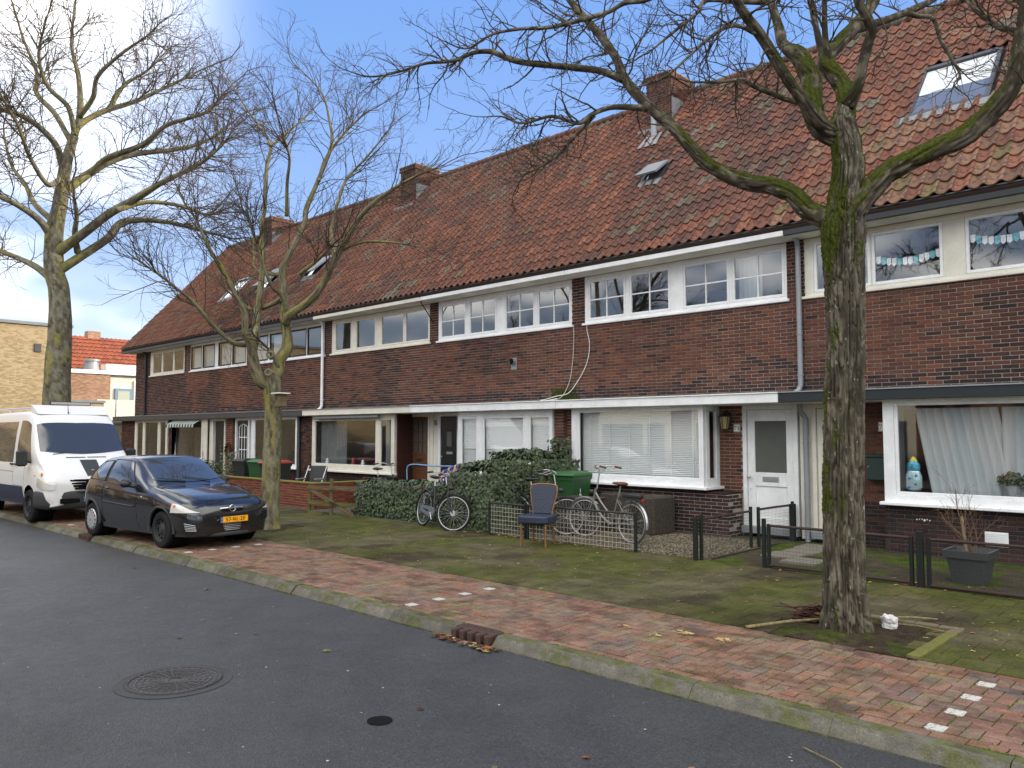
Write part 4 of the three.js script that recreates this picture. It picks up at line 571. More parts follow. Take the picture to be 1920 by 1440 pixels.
const LIMBS2={trunk:[[-14.06,0.07,5.32,0.2469],[-14.05,0.27,5.31,0.1954],[-14.04,0.63,5.3,0.1749],[-14.03,1.54,5.29,0.1697],[-14.02,2.36,5.28,0.1594],[-14.05,2.88,5.31,0.1749],[-14.06,3.08,5.32,0.1852]],limbs:[
[[-14.08,2.93,5.33,0.1337],[-14.08,2.87,5.46,0.1125],[-14.11,3.12,5.61,0.1068],[-14.09,3.42,5.7,0.1012],[-14.04,3.67,5.77,0.0956],[-14.02,3.76,5.88,0.065],[-13.96,4.17,5.94,0.0597],[-13.97,4.43,6.07,0.0544],[-14.02,4.72,6.23,0.0491],[-14.05,5.02,6.38,0.044],[-14.1,5.25,6.55,0.0369],[-14.11,5.5,6.68,0.029],[-14.18,5.89,6.86,0.0211],[-14.22,6.11,7.02,0.0153],[-14.25,6.41,7.17,0.0095]],
[[-14.33,3.5,5.58,0.0926],[-14.38,3.87,5.48,0.0829],[-14.48,3.95,5.43,0.0782],[-14.57,4.29,5.36,0.0735],[-14.63,4.76,5.27,0.0635],[-14.71,5.45,5.19,0.0532],[-14.83,6.17,5.16,0.0482],[-14.9,6.49,5.07,0.0432],[-14.97,7.5,4.99,0.0391],[-15.02,7.93,4.89,0.0328],[-15.29,8.37,5.0,0.0242],[-15.6,8.81,5.14,0.0177],[-16.05,9.67,5.43,0.0112]],
[[-14.05,3.0,5.31,0.144],[-14.02,3.06,5.23,0.1237],[-14.01,3.35,5.17,0.1137],[-13.94,3.58,5.06,0.1139],[-13.98,3.93,5.05,0.0986],[-14.04,4.25,5.06,0.0936],[-14.09,4.61,5.06,0.0782],[-14.15,5.17,5.06,0.0732],[-14.1,5.44,4.97,0.0629],[-14.03,5.74,4.85,0.0577],[-13.94,6.13,4.71,0.0526],[-13.95,6.39,4.68,0.0527],[-13.83,6.96,4.51,0.0423],[-13.65,7.82,4.29,0.0339],[-13.73,8.29,4.31,0.0255],[-13.83,8.73,4.36,0.0213],[-13.98,9.02,4.45,0.0171],[-14.37,9.54,4.78,0.0107]],
[[-13.87,4.07,5.14,0.0926],[-13.71,4.19,5.16,0.0816],[-13.41,4.35,5.05,0.0759],[-13.12,4.55,4.95,0.0702],[-12.85,4.91,4.86,0.0647],[-12.69,5.05,4.88,0.0592],[-12.44,5.43,4.81,0.0538],[-12.14,5.85,4.7,0.0485],[-11.86,6.09,4.61,0.0432],[-11.49,6.33,4.44,0.0333],[-11.05,6.56,4.19,0.0208],[-10.6,6.72,3.93,0.0112]],
[[-12.93,5.26,4.65,0.0504],[-13.14,5.88,4.6,0.0357],[-13.17,6.66,4.38,0.031],[-13.25,6.98,4.2,0.0261],[-13.11,7.5,3.82,0.0211],[-12.99,8.02,3.45,0.0128]],
[[-14.31,3.64,5.7,0.0613],[-14.31,3.63,5.93,0.0505],[-14.33,3.78,6.18,0.045],[-14.33,3.97,6.41,0.0415],[-14.29,4.15,6.6,0.0391],[-14.3,4.39,6.85,0.0329],[-14.29,4.52,7.07,0.0287],[-14.34,4.73,7.35,0.0227],[-14.39,4.9,7.63,0.0168],[-14.42,5.06,7.88,0.0111]],
[[-14.1,5.05,5.08,0.0521],[-14.55,5.13,5.1,0.0425],[-15.04,5.28,5.15,0.0325],[-15.36,6.05,5.05,0.0276],[-15.75,6.6,5.0,0.018]],
[[-14.15,6.25,4.99,0.0419],[-13.88,6.83,5.15,0.0329],[-13.59,7.24,5.28,0.0262],[-13.4,7.53,5.52,0.0198]],
[[-13.78,6.99,4.5,0.0359],[-13.88,7.48,4.31,0.0321],[-13.78,8.1,3.94,0.026],[-13.68,8.57,3.56,0.0153]],
[[-14.67,7.79,5.08,0.0278],[-14.82,8.11,4.75,0.0262],[-14.84,8.56,4.31,0.02],[-14.79,9.19,3.8,0.0114]],
[[-13.95,3.19,5.22,0.0514],[-13.95,3.45,5.35,0.0409],[-13.92,3.53,5.46,0.0254]],
[[-14.02,4.54,5.15,0.0518],[-14.47,4.45,5.2,0.0463],[-14.91,4.43,5.26,0.0428],[-15.35,4.61,5.32,0.0218]],
[[-13.91,4.24,5.04,0.0518],[-13.86,4.6,5.26,0.0409],[-13.79,4.71,5.47,0.0353],[-13.76,5.18,5.73,0.0299],[-13.67,5.54,5.92,0.0236],[-13.58,5.86,6.11,0.0155]],
[[-12.78,5.32,4.78,0.0348],[-12.18,5.46,4.58,0.0274],[-11.59,5.4,4.39,0.0211],[-11.01,5.26,4.22,0.0132],[-10.56,5.13,4.17,0.0074]],
[[-13.5,4.99,5.06,0.0406],[-13.01,5.18,5.0,0.0299],[-12.55,5.39,4.98,0.0215]]]};
const LIMBS3={trunk:[[-26.76,-0.84,5.22,0.5835],[-26.77,-0.45,5.23,0.47],[-26.79,0.84,5.25,0.4052],[-26.83,2.61,5.29,0.389],[-26.84,3.75,5.3,0.3647],[-26.82,5.05,5.28,0.3241],[-26.88,6.37,5.34,0.2917],[-26.99,6.87,5.44,0.2836],[-27.02,8.08,5.47,0.2512],[-26.91,8.98,5.37,0.2107],[-26.85,9.9,5.31,0.1783],[-26.77,10.51,5.23,0.154],[-26.65,11.13,5.12,0.1297]],limbs:[
[[-27.06,7.95,5.51,0.1297],[-26.88,8.38,5.95,0.1034],[-26.81,8.67,6.49,0.0859],[-26.72,8.83,7.02,0.0766],[-26.7,8.98,7.61,0.0451],[-26.58,9.18,8.11,0.0221]],
[[-27.07,6.68,5.52,0.1134],[-27.93,7.14,5.72,0.099],[-28.8,7.48,5.94,0.084],[-29.77,7.84,6.25,0.077],[-30.86,8.33,6.68,0.0348]],
[[-26.96,7.46,5.41,0.1621],[-25.97,7.98,4.97,0.1357],[-25.03,8.47,4.59,0.1257],[-24.07,8.83,4.18,0.1082],[-23.09,9.24,3.75,0.0761],[-22.12,9.52,3.33,0.0524],[-21.25,9.95,3.01,0.0324],[-20.55,10.48,2.85,0.0174]],
[[-26.94,6.86,5.4,0.1459],[-26.6,7.46,4.75,0.1309],[-26.29,8.06,4.14,0.1238],[-26.28,8.56,3.81,0.1166],[-26.07,8.74,3.29,0.0925],[-25.49,8.68,2.41,0.0679],[-25.03,8.48,1.65,0.0514],[-24.79,8.38,1.11,0.0345]],
[[-26.9,9.29,5.35,0.1459],[-27.0,9.7,4.98,0.1315],[-27.07,10.13,4.57,0.125],[-26.95,10.68,3.98,0.1182],[-26.68,11.06,3.24,0.0942],[-26.11,11.32,2.22,0.0694],[-25.75,11.71,1.4,0.0527],[-25.48,12.44,0.65,0.0321]],
[[-27.0,10.19,4.48,0.1],[-26.42,10.54,4.28,0.0908],[-25.27,10.95,3.54,0.0816],[-24.54,11.41,3.2,0.0646],[-23.34,11.79,2.4,0.0479],[-22.76,12.23,2.2,0.0253]],
[[-26.9,10.21,5.35,0.1134],[-26.6,10.67,5.62,0.0956],[-26.55,11.12,6.13,0.0862],[-26.52,11.32,6.66,0.077],[-26.47,11.33,7.16,0.0606],[-26.53,11.51,7.78,0.0297]],
[[-26.74,11.01,5.21,0.081],[-27.45,11.99,5.47,0.082],[-28.2,12.75,5.78,0.0747],[-28.56,13.52,5.7,0.0588],[-29.25,14.84,5.95,0.0425],[-29.91,16.33,6.17,0.0241]],
[[-26.64,11.19,5.11,0.081],[-26.45,11.92,5.38,0.072],[-26.53,12.39,5.91,0.0631],[-26.4,13.14,6.23,0.0467],[-25.94,14.05,6.24,0.0245]],
[[-26.65,11.14,5.12,0.1134],[-26.63,11.78,4.99,0.0976],[-26.77,13.06,5.01,0.0734],[-27.03,14.04,5.15,0.0556],[-27.11,15.29,5.11,0.0328],[-27.13,16.23,5.02,0.0165]],
[[-26.6,11.38,5.07,0.0972],[-26.89,11.8,4.73,0.0908],[-26.92,12.29,4.16,0.084],[-26.66,12.8,3.3,0.0683],[-26.43,13.45,2.46,0.0521],[-26.17,14.12,1.6,0.0318]],
[[-26.54,11.75,5.01,0.081],[-25.91,12.23,4.85,0.072],[-25.49,12.7,4.89,0.0631],[-24.66,13.27,4.53,0.0467],[-23.75,13.7,4.1,0.0276],[-23.14,13.95,3.96,0.0151]],
[[-26.98,8.37,5.44,0.0972],[-28.15,9.16,5.73,0.083],[-29.07,9.97,5.78,0.068],[-30.1,10.82,5.94,0.0522],[-31.01,12.04,5.98,0.0356]],
[[-26.85,9.9,5.31,0.081],[-26.46,9.39,5.83,0.071],[-26.12,9.94,6.41,0.0614],[-25.69,10.73,6.9,0.0447],[-25.32,11.36,7.44,0.0289]],
[[-24.39,8.46,4.6,0.077],[-24.25,8.84,3.77,0.063],[-23.99,8.86,2.83,0.0547],[-24.0,8.76,2.15,0.0394],[-23.82,8.96,1.28,0.0234]],
[[-26.96,12.34,4.03,0.0675],[-27.11,13.39,3.52,0.0516],[-27.04,14.13,2.81,0.0385],[-27.06,15.04,2.18,0.0214]],
[[-26.7,7.51,4.89,0.098],[-26.34,8.02,5.1,0.0804],[-25.88,8.45,5.21,0.0632],[-25.52,8.99,5.42,0.0389]]]};
// ---------------------------------------------------------------- bare winter trees
mat('bark', [1, 1, 1], 0.95, { vertexColors: true });
mat('twig', [1, 1, 1], 0.9, { vertexColors: true });
// a limb swept along a smoothed path; disp(angle, length along, t, normal, point) -> [radius factor, colour]
function sweep(pts, step, seg, disp) {
  const P0 = pts.map(p => V(p[0], p[1], p[2])), curve = new THREE.CatmullRomCurve3(P0, false, 'centripetal'), len = curve.getLength(), n = Math.max(4, Math.round(len / step));
  const arc = [0]; for (let i = 1; i < pts.length; i++) arc.push(arc[i - 1] + P0[i].distanceTo(P0[i - 1])); const tot = arc[arc.length - 1];
  const pos = [], colr = [], idx = []; let N = null;
  for (let k = 0; k <= n; k++) {
    const t = k / n, c = curve.getPointAt(t), tg = curve.getTangentAt(t); const a = t * tot; let i = 0; while (i < pts.length - 2 && arc[i + 1] < a) i++; const r = lerp(pts[i][3], pts[i + 1][3], sm(0, 1, (a - arc[i]) / (arc[i + 1] - arc[i] || 1)));
    if (!N) N = Math.abs(tg.y) > 0.9 ? V(1, 0, 0) : V(0, 1, 0); N.sub(tg.clone().multiplyScalar(N.dot(tg))).normalize(); const B = tg.clone().cross(N);
    for (let s = 0; s < seg; s++) { const an = s / seg * 6.28319, d = N.clone().multiplyScalar(Math.cos(an)).addScaledVector(B, Math.sin(an)); const [q, cc] = disp(an, a, t, d, c, r); pos.push(c.x + d.x * r * q, c.y + d.y * r * q, c.z + d.z * r * q); colr.push(...cc); }
  }
  for (let k = 0; k < n; k++) for (let s = 0; s < seg; s++) { const a = k * seg + s, b = k * seg + (s + 1) % seg; idx.push(a, b, a + seg, b, b + seg, a + seg); }
  const top = n * seg; for (let s = 1; s < seg - 1; s++) idx.push(top, top + s, top + s + 1, 0, s + 1, s);
  const g = new THREE.BufferGeometry(); g.setAttribute('position', new THREE.Float32BufferAttribute(pos, 3)); g.setAttribute('color', new THREE.Float32BufferAttribute(colr, 3)); g.setIndex(idx); g.computeVertexNormals(); return g;
}
// thin twigs: three-sided tapering strips, written straight into arrays
class Twigs {
  constructor(seed) { this.p = []; this.c = []; this.i = []; this.R = mulberry(seed); this.n = 0; }
  seg(path, r0, r1, c) {
    const n = path.length; let nx = 0.3, ny = 0.9, nz = 0.3;
    for (let k = 0; k < n; k++) { const a = path[Math.max(0, k - 1)], b = path[Math.min(n - 1, k + 1)]; let tx = b[0] - a[0], ty = b[1] - a[1], tz = b[2] - a[2], l = Math.hypot(tx, ty, tz) || 1; tx /= l; ty /= l; tz /= l; let d = nx * tx + ny * ty + nz * tz; nx -= d * tx; ny -= d * ty; nz -= d * tz; l = Math.hypot(nx, ny, nz); if (l < 1e-3) { nx = ty; ny = tz; nz = tx; l = 1; } nx /= l; ny /= l; nz /= l; const bx = ty * nz - tz * ny, by = tz * nx - tx * nz, bz = tx * ny - ty * nx, r = lerp(r0, r1, k / (n - 1)); for (let s = 0; s < 3; s++) { const ca = [1, -0.5, -0.5][s] * r, sa = [0, 0.866, -0.866][s] * r; this.p.push(path[k][0] + nx * ca + bx * sa, path[k][1] + ny * ca + by * sa, path[k][2] + nz * ca + bz * sa); this.c.push(c[0], c[1], c[2]); } }
    const o = this.n; for (let k = 0; k < n - 1; k++) for (let s = 0; s < 3; s++) { const a = o + k * 3 + s, b = o + k * 3 + (s + 1) % 3; this.i.push(a, b, a + 3, b, b + 3, a + 3); } this.n += n * 3;
  }
  // o: wig (crookedness), up (lift), kids, ratio, minr
  grow(p, d, len, r, depth, o) {
    const R = this.R, n = Math.max(3, Math.round(len / o.step)), path = [p]; let [dx, dy, dz] = d, q = p; const st = len / n;
    const wob = [R() - 0.5, R() - 0.5, R() - 0.5];
    for (let k = 0; k < n; k++) { dx += (R() - 0.5) * o.wig + wob[0] * 0.12; dy += (R() - 0.5) * o.wig + o.up + wob[1] * 0.12; dz += (R() - 0.5) * o.wig + wob[2] * 0.12; const l = Math.hypot(dx, dy, dz); dx /= l; dy /= l; dz /= l; q = [q[0] + dx * st, q[1] + dy * st, q[2] + dz * st]; path.push(q);
      if (depth > 0 && k >= (depth > 1 ? 1 : 0) && R() < o.kids) { const f = (k + 1) / n, cl = len * o.ratio * (1.1 - 0.55 * f) * (0.6 + 0.8 * R()); if (cl > o.minl) this.grow(q, this.side([dx, dy, dz], o.spread), cl, Math.max(o.minr, r * (1 - 0.6 * f) * 0.62), depth - 1, o); } }
    this.seg(path, r, Math.max(o.minr * 0.8, r * 0.35), o.col(R, r));
  }
  side(d, spread) { const R = this.R; let x, y, z, l; do { x = R() - 0.5; y = R() - 0.5; z = R() - 0.5; const k = x * d[0] + y * d[1] + z * d[2]; x -= k * d[0]; y -= k * d[1]; z -= k * d[2]; l = Math.hypot(x, y, z); } while (l < 0.05); const a = spread * (0.6 + 0.7 * R()), ca = Math.cos(a), sa = Math.sin(a) / l; return [d[0] * ca + x * sa, d[1] * ca + y * sa, d[2] * ca + z * sa]; }
  along(limb, from, count, len, r, depth, o) { const R = this.R, c = cr(limb, 60); for (let k = 0; k < count; k++) { const t = from + (1 - from) * Math.sqrt(R()) * 0.995, i = Math.min(59, Math.floor(t * 60)), a = c[i], b = c[i + 1], d = [b[0] - a[0], b[1] - a[1], b[2] - a[2]], l = Math.hypot(...d); const rr_ = lerp(a[3], b[3], t * 60 - i); this.grow([a[0], a[1], a[2]], this.side(d.map(x => x / l), o.spread), len * (0.5 + 0.8 * R()) * (1.1 - 0.4 * t), Math.min(r, Math.max(o.minr * 1.3, rr_ * 0.55)), depth, o); }
    const e = limb[limb.length - 1], f = limb[limb.length - 2], d = [e[0] - f[0], e[1] - f[1], e[2] - f[2]], l = Math.hypot(...d); this.grow([e[0], e[1], e[2]], d.map(x => x / l), len, Math.max(o.minr, e[3]), depth, o); }
  build(parent) { const g = new THREE.BufferGeometry(), o = parent.o; for (let k = 0; k < this.p.length; k += 3) { this.p[k] -= o[0]; this.p[k + 1] -= o[1]; this.p[k + 2] -= o[2]; } g.setAttribute('position', new THREE.Float32BufferAttribute(this.p, 3)); g.setAttribute('color', new THREE.Float32BufferAttribute(this.c, 3)); g.setIndex(this.i); g.computeVertexNormals(); const m = mesh('twigs', g, M.twig, parent); m.userData.kind = 'stuff'; return m; }
}
const shiftG = (g, o) => g.translate(-o[0], -o[1], -o[2]);
const ridged = (x, y, z, o = 3) => { let s = 0, a = 0.5; for (let i = 0; i < o; i++) { s += a * (1 - Math.abs(2 * noise3(x, y, z + i * 9) - 1)); x *= 2.1; y *= 2.1; a *= 0.5; } return s; };
// --- the old furrowed tree in front of number 73
{
  const t = placed('street_tree', 'old bare street tree with deeply furrowed bark and mossy limbs in front of number 73', 'tree', [-2.98, 0.1, 5.65], 'bare street trees');
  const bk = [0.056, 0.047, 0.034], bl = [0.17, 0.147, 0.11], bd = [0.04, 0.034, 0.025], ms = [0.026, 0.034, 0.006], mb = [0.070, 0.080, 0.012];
  const trunkD = (an, a, tt, d, c, r) => {
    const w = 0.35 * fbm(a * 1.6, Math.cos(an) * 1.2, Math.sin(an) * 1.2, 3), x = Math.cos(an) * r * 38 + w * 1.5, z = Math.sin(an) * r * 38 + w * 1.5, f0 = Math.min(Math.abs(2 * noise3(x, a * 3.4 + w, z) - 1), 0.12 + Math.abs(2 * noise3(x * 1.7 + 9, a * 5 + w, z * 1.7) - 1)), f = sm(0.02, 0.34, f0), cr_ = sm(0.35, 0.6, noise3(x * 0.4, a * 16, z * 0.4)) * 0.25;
    const lump = fbm(Math.cos(an) * 1.6 + 5, a * 1.3, Math.sin(an) * 1.6, 3) - 0.5, flare = a < 0.45 ? (1 - a / 0.45) * 0.22 * Math.max(0, Math.sin(an * 5 + 1)) : 0;
    const mossN = fbm(Math.cos(an) * 3 + 9, a * 3.2, Math.sin(an) * 3, 4) + 0.14 * sm(3.1, 3.7, c.y) * (1 - sm(5.1, 5.6, c.y)) + 0.05 * (d.y > 0 ? 1 : 0) - (d.x > 0.45 ? 0.14 : 0) + (d.x < -0.1 ? 0.06 : 0); const mo = sm(0.62, 0.74, mossN + 0.12 * (R() - 0.5));
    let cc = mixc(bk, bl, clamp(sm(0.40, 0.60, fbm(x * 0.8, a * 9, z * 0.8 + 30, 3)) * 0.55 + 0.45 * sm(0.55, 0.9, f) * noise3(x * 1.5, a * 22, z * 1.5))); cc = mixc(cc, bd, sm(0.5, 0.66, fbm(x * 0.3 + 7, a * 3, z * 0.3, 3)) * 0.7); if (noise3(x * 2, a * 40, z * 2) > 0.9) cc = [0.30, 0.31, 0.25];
    cc = mixc(cc, mixc(ms, mb, R()), mo);
    return [0.93 + 0.17 * (f - 1) - 0.06 * cr_ * f + 0.07 * lump + flare + 0.03 * (noise3(x * 3, a * 60, z * 3) - 0.5) + 0.05 * mo * (0.4 + R()), cc];
  };
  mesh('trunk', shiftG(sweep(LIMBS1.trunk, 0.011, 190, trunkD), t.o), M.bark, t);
  const limbD = (an, a, tt, d, c, r) => {
    const x = Math.cos(an) * r * 24, z = Math.sin(an) * r * 24, f = sm(0.02, 0.36, Math.abs(2 * noise3(x * 1.2, a * 4, z * 1.2) - 1)), k = sm(0.015, 0.09, r);
    const mossN = fbm(c.x * 5 + d.x, c.y * 5, c.z * 5 + d.z * 2, 4) + 0.22 * clamp(d.y + 0.15) * 1.6 * sm(0.045, 0.10, r) + 0.05 * sm(0.06, 0.11, r) - 0.12 * sm(5.3, 6.4, c.y) - (d.y < -0.4 ? 0.14 : 0); const mo = sm(0.58, 0.74, mossN + 0.14 * (R() - 0.5));
    let cc = mixc(bk, bl, sm(0.45, 0.65, fbm(x * 0.6, a * 12, z * 0.6 + 30, 3)) * 0.7); if (noise3(x * 2 + 4, a * 34, z * 2) > 0.82 + 0.1 * k) cc = [0.23, 0.24, 0.17]; cc = mixc(cc, mixc(ms, mb, R()), mo);
    return [lerp(0.95, 0.79, k) + (0.05 + 0.12 * k) * (f - 1) + 0.12 * (fbm(a * 2.5, Math.cos(an), 4, 3) - 0.5) + 0.07 * mo * (0.3 + 1.0 * R()) * k, cc];
  };
  LIMBS1.limbs.forEach(l => { const big = l[0][3] > 0.06; mesh('limb', shiftG(sweep(l, big ? 0.018 : 0.03, big ? 56 : 14, limbD), t.o), M.bark, t); });
  const tw = new Twigs(11), o = { step: 0.06, wig: 0.62, up: 0.012, kids: 0.62, ratio: 0.5, minr: 0.0022, minl: 0.07, spread: 0.95, col: (r, q) => { const k = 0.7 + 0.5 * r(); return q > 0.006 ? [0.075 * k, 0.062 * k, 0.040 * k] : [0.058 * k, 0.042 * k, 0.034 * k]; } };
  const cnt = [34, 26, 14, 20, 16, 12, 12, 14, 10, 8, 52, 34, 34, 20, 14, 22, 26, 24, 16];
  LIMBS1.limbs.forEach((l, i) => tw.along(l, [0.45, 0.55, 0.5, 0.3, 0.5, 0.5][i] ?? 0.12, Math.round(cnt[i] * 1.0), i < 6 ? 0.9 : 0.6, 0.013, 3, o));
  tw.build(t);
}
// --- the younger tree by the black car
const lichen = (base, light) => (an, a, tt, d, c, r) => { const x = Math.cos(an) * 2.2, z = Math.sin(an) * 2.2, n = fbm(x * 2 + 3, a * 6, z * 2, 4), g = fbm(x + 8, a * 1.6, z, 4), k = 0.8 + 0.4 * R(); let cc = mixc(base, light, sm(0.44, 0.6, n)); cc = mixc(cc, [0.21, 0.19, 0.045], sm(0.55, 0.66, g) * 0.8); if (n < 0.32) cc = [0.06, 0.058, 0.04]; return [1 + 0.10 * (fbm(x * 1.4, a * 2, z * 1.4, 3) - 0.5) + 0.05 * (n - 0.5), cc.map(q => q * k)]; };
{
  const t = placed('street_tree', 'smaller bare street tree with yellow lichen, forked low, beside the black car', 'tree', [-14.04, 0.1, 5.3], 'bare street trees');
  const D = lichen([0.115, 0.10, 0.062], [0.19, 0.17, 0.11]);
  const tr = mesh('trunk', shiftG(sweep(LIMBS2.trunk, 0.03, 40, D), t.o), M.bark, t);
  for (const [x, y, z] of [[-13.86, 3.08, 5.44], [-13.84, 3.42, 5.42]]) gb(g => { g.k = [0.17, 0.15, 0.10]; g.geo(new THREE.TorusGeometry(0.055, 0.026, 8, 16), new THREE.Matrix4().makeRotationY(0.8).setPosition(x, y, z + 0.05)); }).build('branch_scar', M.twig, t);
  LIMBS2.limbs.forEach(l => mesh('limb', shiftG(sweep(l, 0.05, l[0][3] > 0.07 ? 24 : 10, D), t.o), M.bark, t));
  const tw = new Twigs(23), o = { step: 0.11, wig: 0.42, up: 0.035, kids: 0.6, ratio: 0.55, minr: 0.0028, minl: 0.14, spread: 0.72, col: (r, q) => { const k = 0.7 + 0.5 * r(); return q > 0.008 ? [0.085 * k, 0.070 * k, 0.042 * k] : [0.075 * k, 0.052 * k, 0.044 * k]; } };
  const cnt = [26, 26, 28, 30, 18, 26, 18, 14, 16, 16, 3, 14, 18, 16, 10]; LIMBS2.limbs.forEach((l, i) => tw.along(l, 0.28, Math.round(cnt[i] * 1.05), 1.25, 0.012, 3, o));
  tw.build(t);
}
// --- the big tree behind the van
{
  const t = placed('street_tree', 'tall bare street tree with wide crown behind the white van', 'tree', [-26.84, 0.1, 5.3], 'bare street trees');
  const D = lichen([0.11, 0.098, 0.066], [0.18, 0.17, 0.125]);
  mesh('trunk', shiftG(sweep(LIMBS3.trunk, 0.05, 48, D), t.o), M.bark, t);
  LIMBS3.limbs.forEach(l => mesh('limb', shiftG(sweep(l, 0.08, 14, D), t.o), M.bark, t));
  const tw = new Twigs(37), o = { step: 0.17, wig: 0.5, up: 0.02, kids: 0.64, ratio: 0.55, minr: 0.0036, minl: 0.2, spread: 0.8, col: (r, q) => { const k = 0.7 + 0.5 * r(); return q > 0.012 ? [0.095 * k, 0.078 * k, 0.048 * k] : [0.085 * k, 0.063 * k, 0.052 * k]; } };
  const cnt = [26, 22, 42, 34, 38, 34, 30, 26, 24, 26, 34, 28, 24, 24, 22, 20, 10]; LIMBS3.limbs.forEach((l, i) => tw.along(l, 0.2, Math.round(cnt[i] * 1.2), 2.1, 0.02, 3, o));
  tw.build(t);
}
// ---------------------------------------------------------------- vehicles: a lofted shell with wheel arches cut out, glass and trim laid on it
phys('carBlack', [0.008, 0.008, 0.009], 0.22, { clearcoat: 1, clearcoatRoughness: 0.04, specularIntensity: 1 });
phys('vanWhite', [0.74, 0.73, 0.70], 0.32, { clearcoat: 0.7, clearcoatRoughness: 0.12 });
phys('carGlass', [0.035, 0.035, 0.036], 0.03, { specularIntensity: 1, ior: 1.55, clearcoat: 1, clearcoatRoughness: 0.01 });
phys('lampGlass', [0.50, 0.49, 0.45], 0.12, { clearcoat: 1, clearcoatRoughness: 0.03 });
mat('trimGrey', [0.045, 0.046, 0.048], 0.6, { bumpMap: T.fine, bumpScale: 0.002 });
mat('silver', [0.55, 0.56, 0.57], 0.35, { metalness: 0.6 });
mat('amber', [0.65, 0.22, 0.03], 0.3); mat('redLamp', [0.35, 0.015, 0.012], 0.25); mat('wellBlack', [0.006, 0.006, 0.006], 0.95);
const crv = (ys, t) => { const n = ys.length - 1, f = clamp(t, 0, 1) * n, i = Math.min(n - 1, Math.floor(f)), u = f - i, a = ys[Math.max(0, i - 1)], b = ys[i], c = ys[i + 1], d = ys[Math.min(n, i + 2)]; return 0.5 * (2 * b + (c - a) * u + (2 * a - 5 * b + 4 * c - d) * u * u + (3 * b - a - 3 * c + d) * u * u * u); };
function Shell(tab, ring) { // tab rows [x, ...params]; ring(params) -> half-section points [z, y] from keel to roof centre
  const xs = tab.map(r => r[0]);
  const par = x => { let i = 0; while (i < xs.length - 2 && xs[i + 1] < x) i++; const u = clamp((x - xs[i]) / (xs[i + 1] - xs[i])); return tab[0].slice(1).map((_, k) => { const a = tab[Math.max(0, i - 1)], b = tab[i], c = tab[i + 1], d = tab[Math.min(tab.length - 1, i + 2)]; const h = xs[i + 1] - xs[i], m0 = i > 0 ? (c[k + 1] - a[k + 1]) / (c[0] - a[0]) * h : (c[k + 1] - b[k + 1]), m1 = i < tab.length - 2 ? (d[k + 1] - b[k + 1]) / (d[0] - b[0]) * h : (c[k + 1] - b[k + 1]); const u2 = u * u, u3 = u2 * u; return (2 * u3 - 3 * u2 + 1) * b[k + 1] + (u3 - 2 * u2 + u) * m0 + (-2 * u3 + 3 * u2) * c[k + 1] + (u3 - u2) * m1; }); };
  const at = (x, v, side = 1, off = 0) => { const p = ring(par(x)), z = crv(p.map(q => q[0]), v), y = crv(p.map(q => q[1]), v); if (!off) return [x, y, z * side]; const e = 0.01, A = at(x + e, v), B = at(x - e, v), C = at(x, Math.min(1, v + e)), D = at(x, Math.max(0, v - e)), n = V(A[0] - B[0], A[1] - B[1], A[2] - B[2]).cross(V(C[0] - D[0], C[1] - D[1], C[2] - D[2])).normalize().multiplyScalar(-off); if (n.z < 0 && v < 0.9 || v >= 0.9 && n.y < 0) n.multiplyScalar(-1); return [x + n.x, y + n.y, (z + n.z) * side]; };
  return { at, par, x0: xs[0], x1: xs[xs.length - 1] };
}
function shellGeo(S, nx, nv) {
  const pos = [], idx = [], cols = 2 * nv; for (let i = 0; i <= nx; i++) { const x = lerp(S.x0, S.x1, i / nx); for (let k = 0; k < nv; k++) pos.push(...S.at(x, k / nv)); for (let k = nv; k > 0; k--) pos.push(...S.at(x, k / nv, -1)); }
  for (let i = 0; i < nx; i++) for (let k = 0; k < cols; k++) { const a = i * cols + k, b = i * cols + (k + 1) % cols; idx.push(a, b, a + cols, b, b + cols, a + cols); }
  for (const [i, f] of [[0, 0], [nx, 1]]) { const c = pos.length / 3; let cy = 0; for (let k = 0; k < cols; k++) cy += pos[(i * cols + k) * 3 + 1]; pos.push(pos[i * cols * 3], cy / cols, 0); for (let k = 0; k < cols; k++) { const a = i * cols + k, b = i * cols + (k + 1) % cols; f ? idx.push(c, a, b) : idx.push(c, b, a); } }
  const g = new THREE.BufferGeometry(); g.setAttribute('position', new THREE.Float32BufferAttribute(pos, 3)); g.setIndex(idx); g.computeVertexNormals(); g.setAttribute('uv', new THREE.Float32BufferAttribute(new Float32Array(pos.length / 3 * 2), 2)); return g;
}
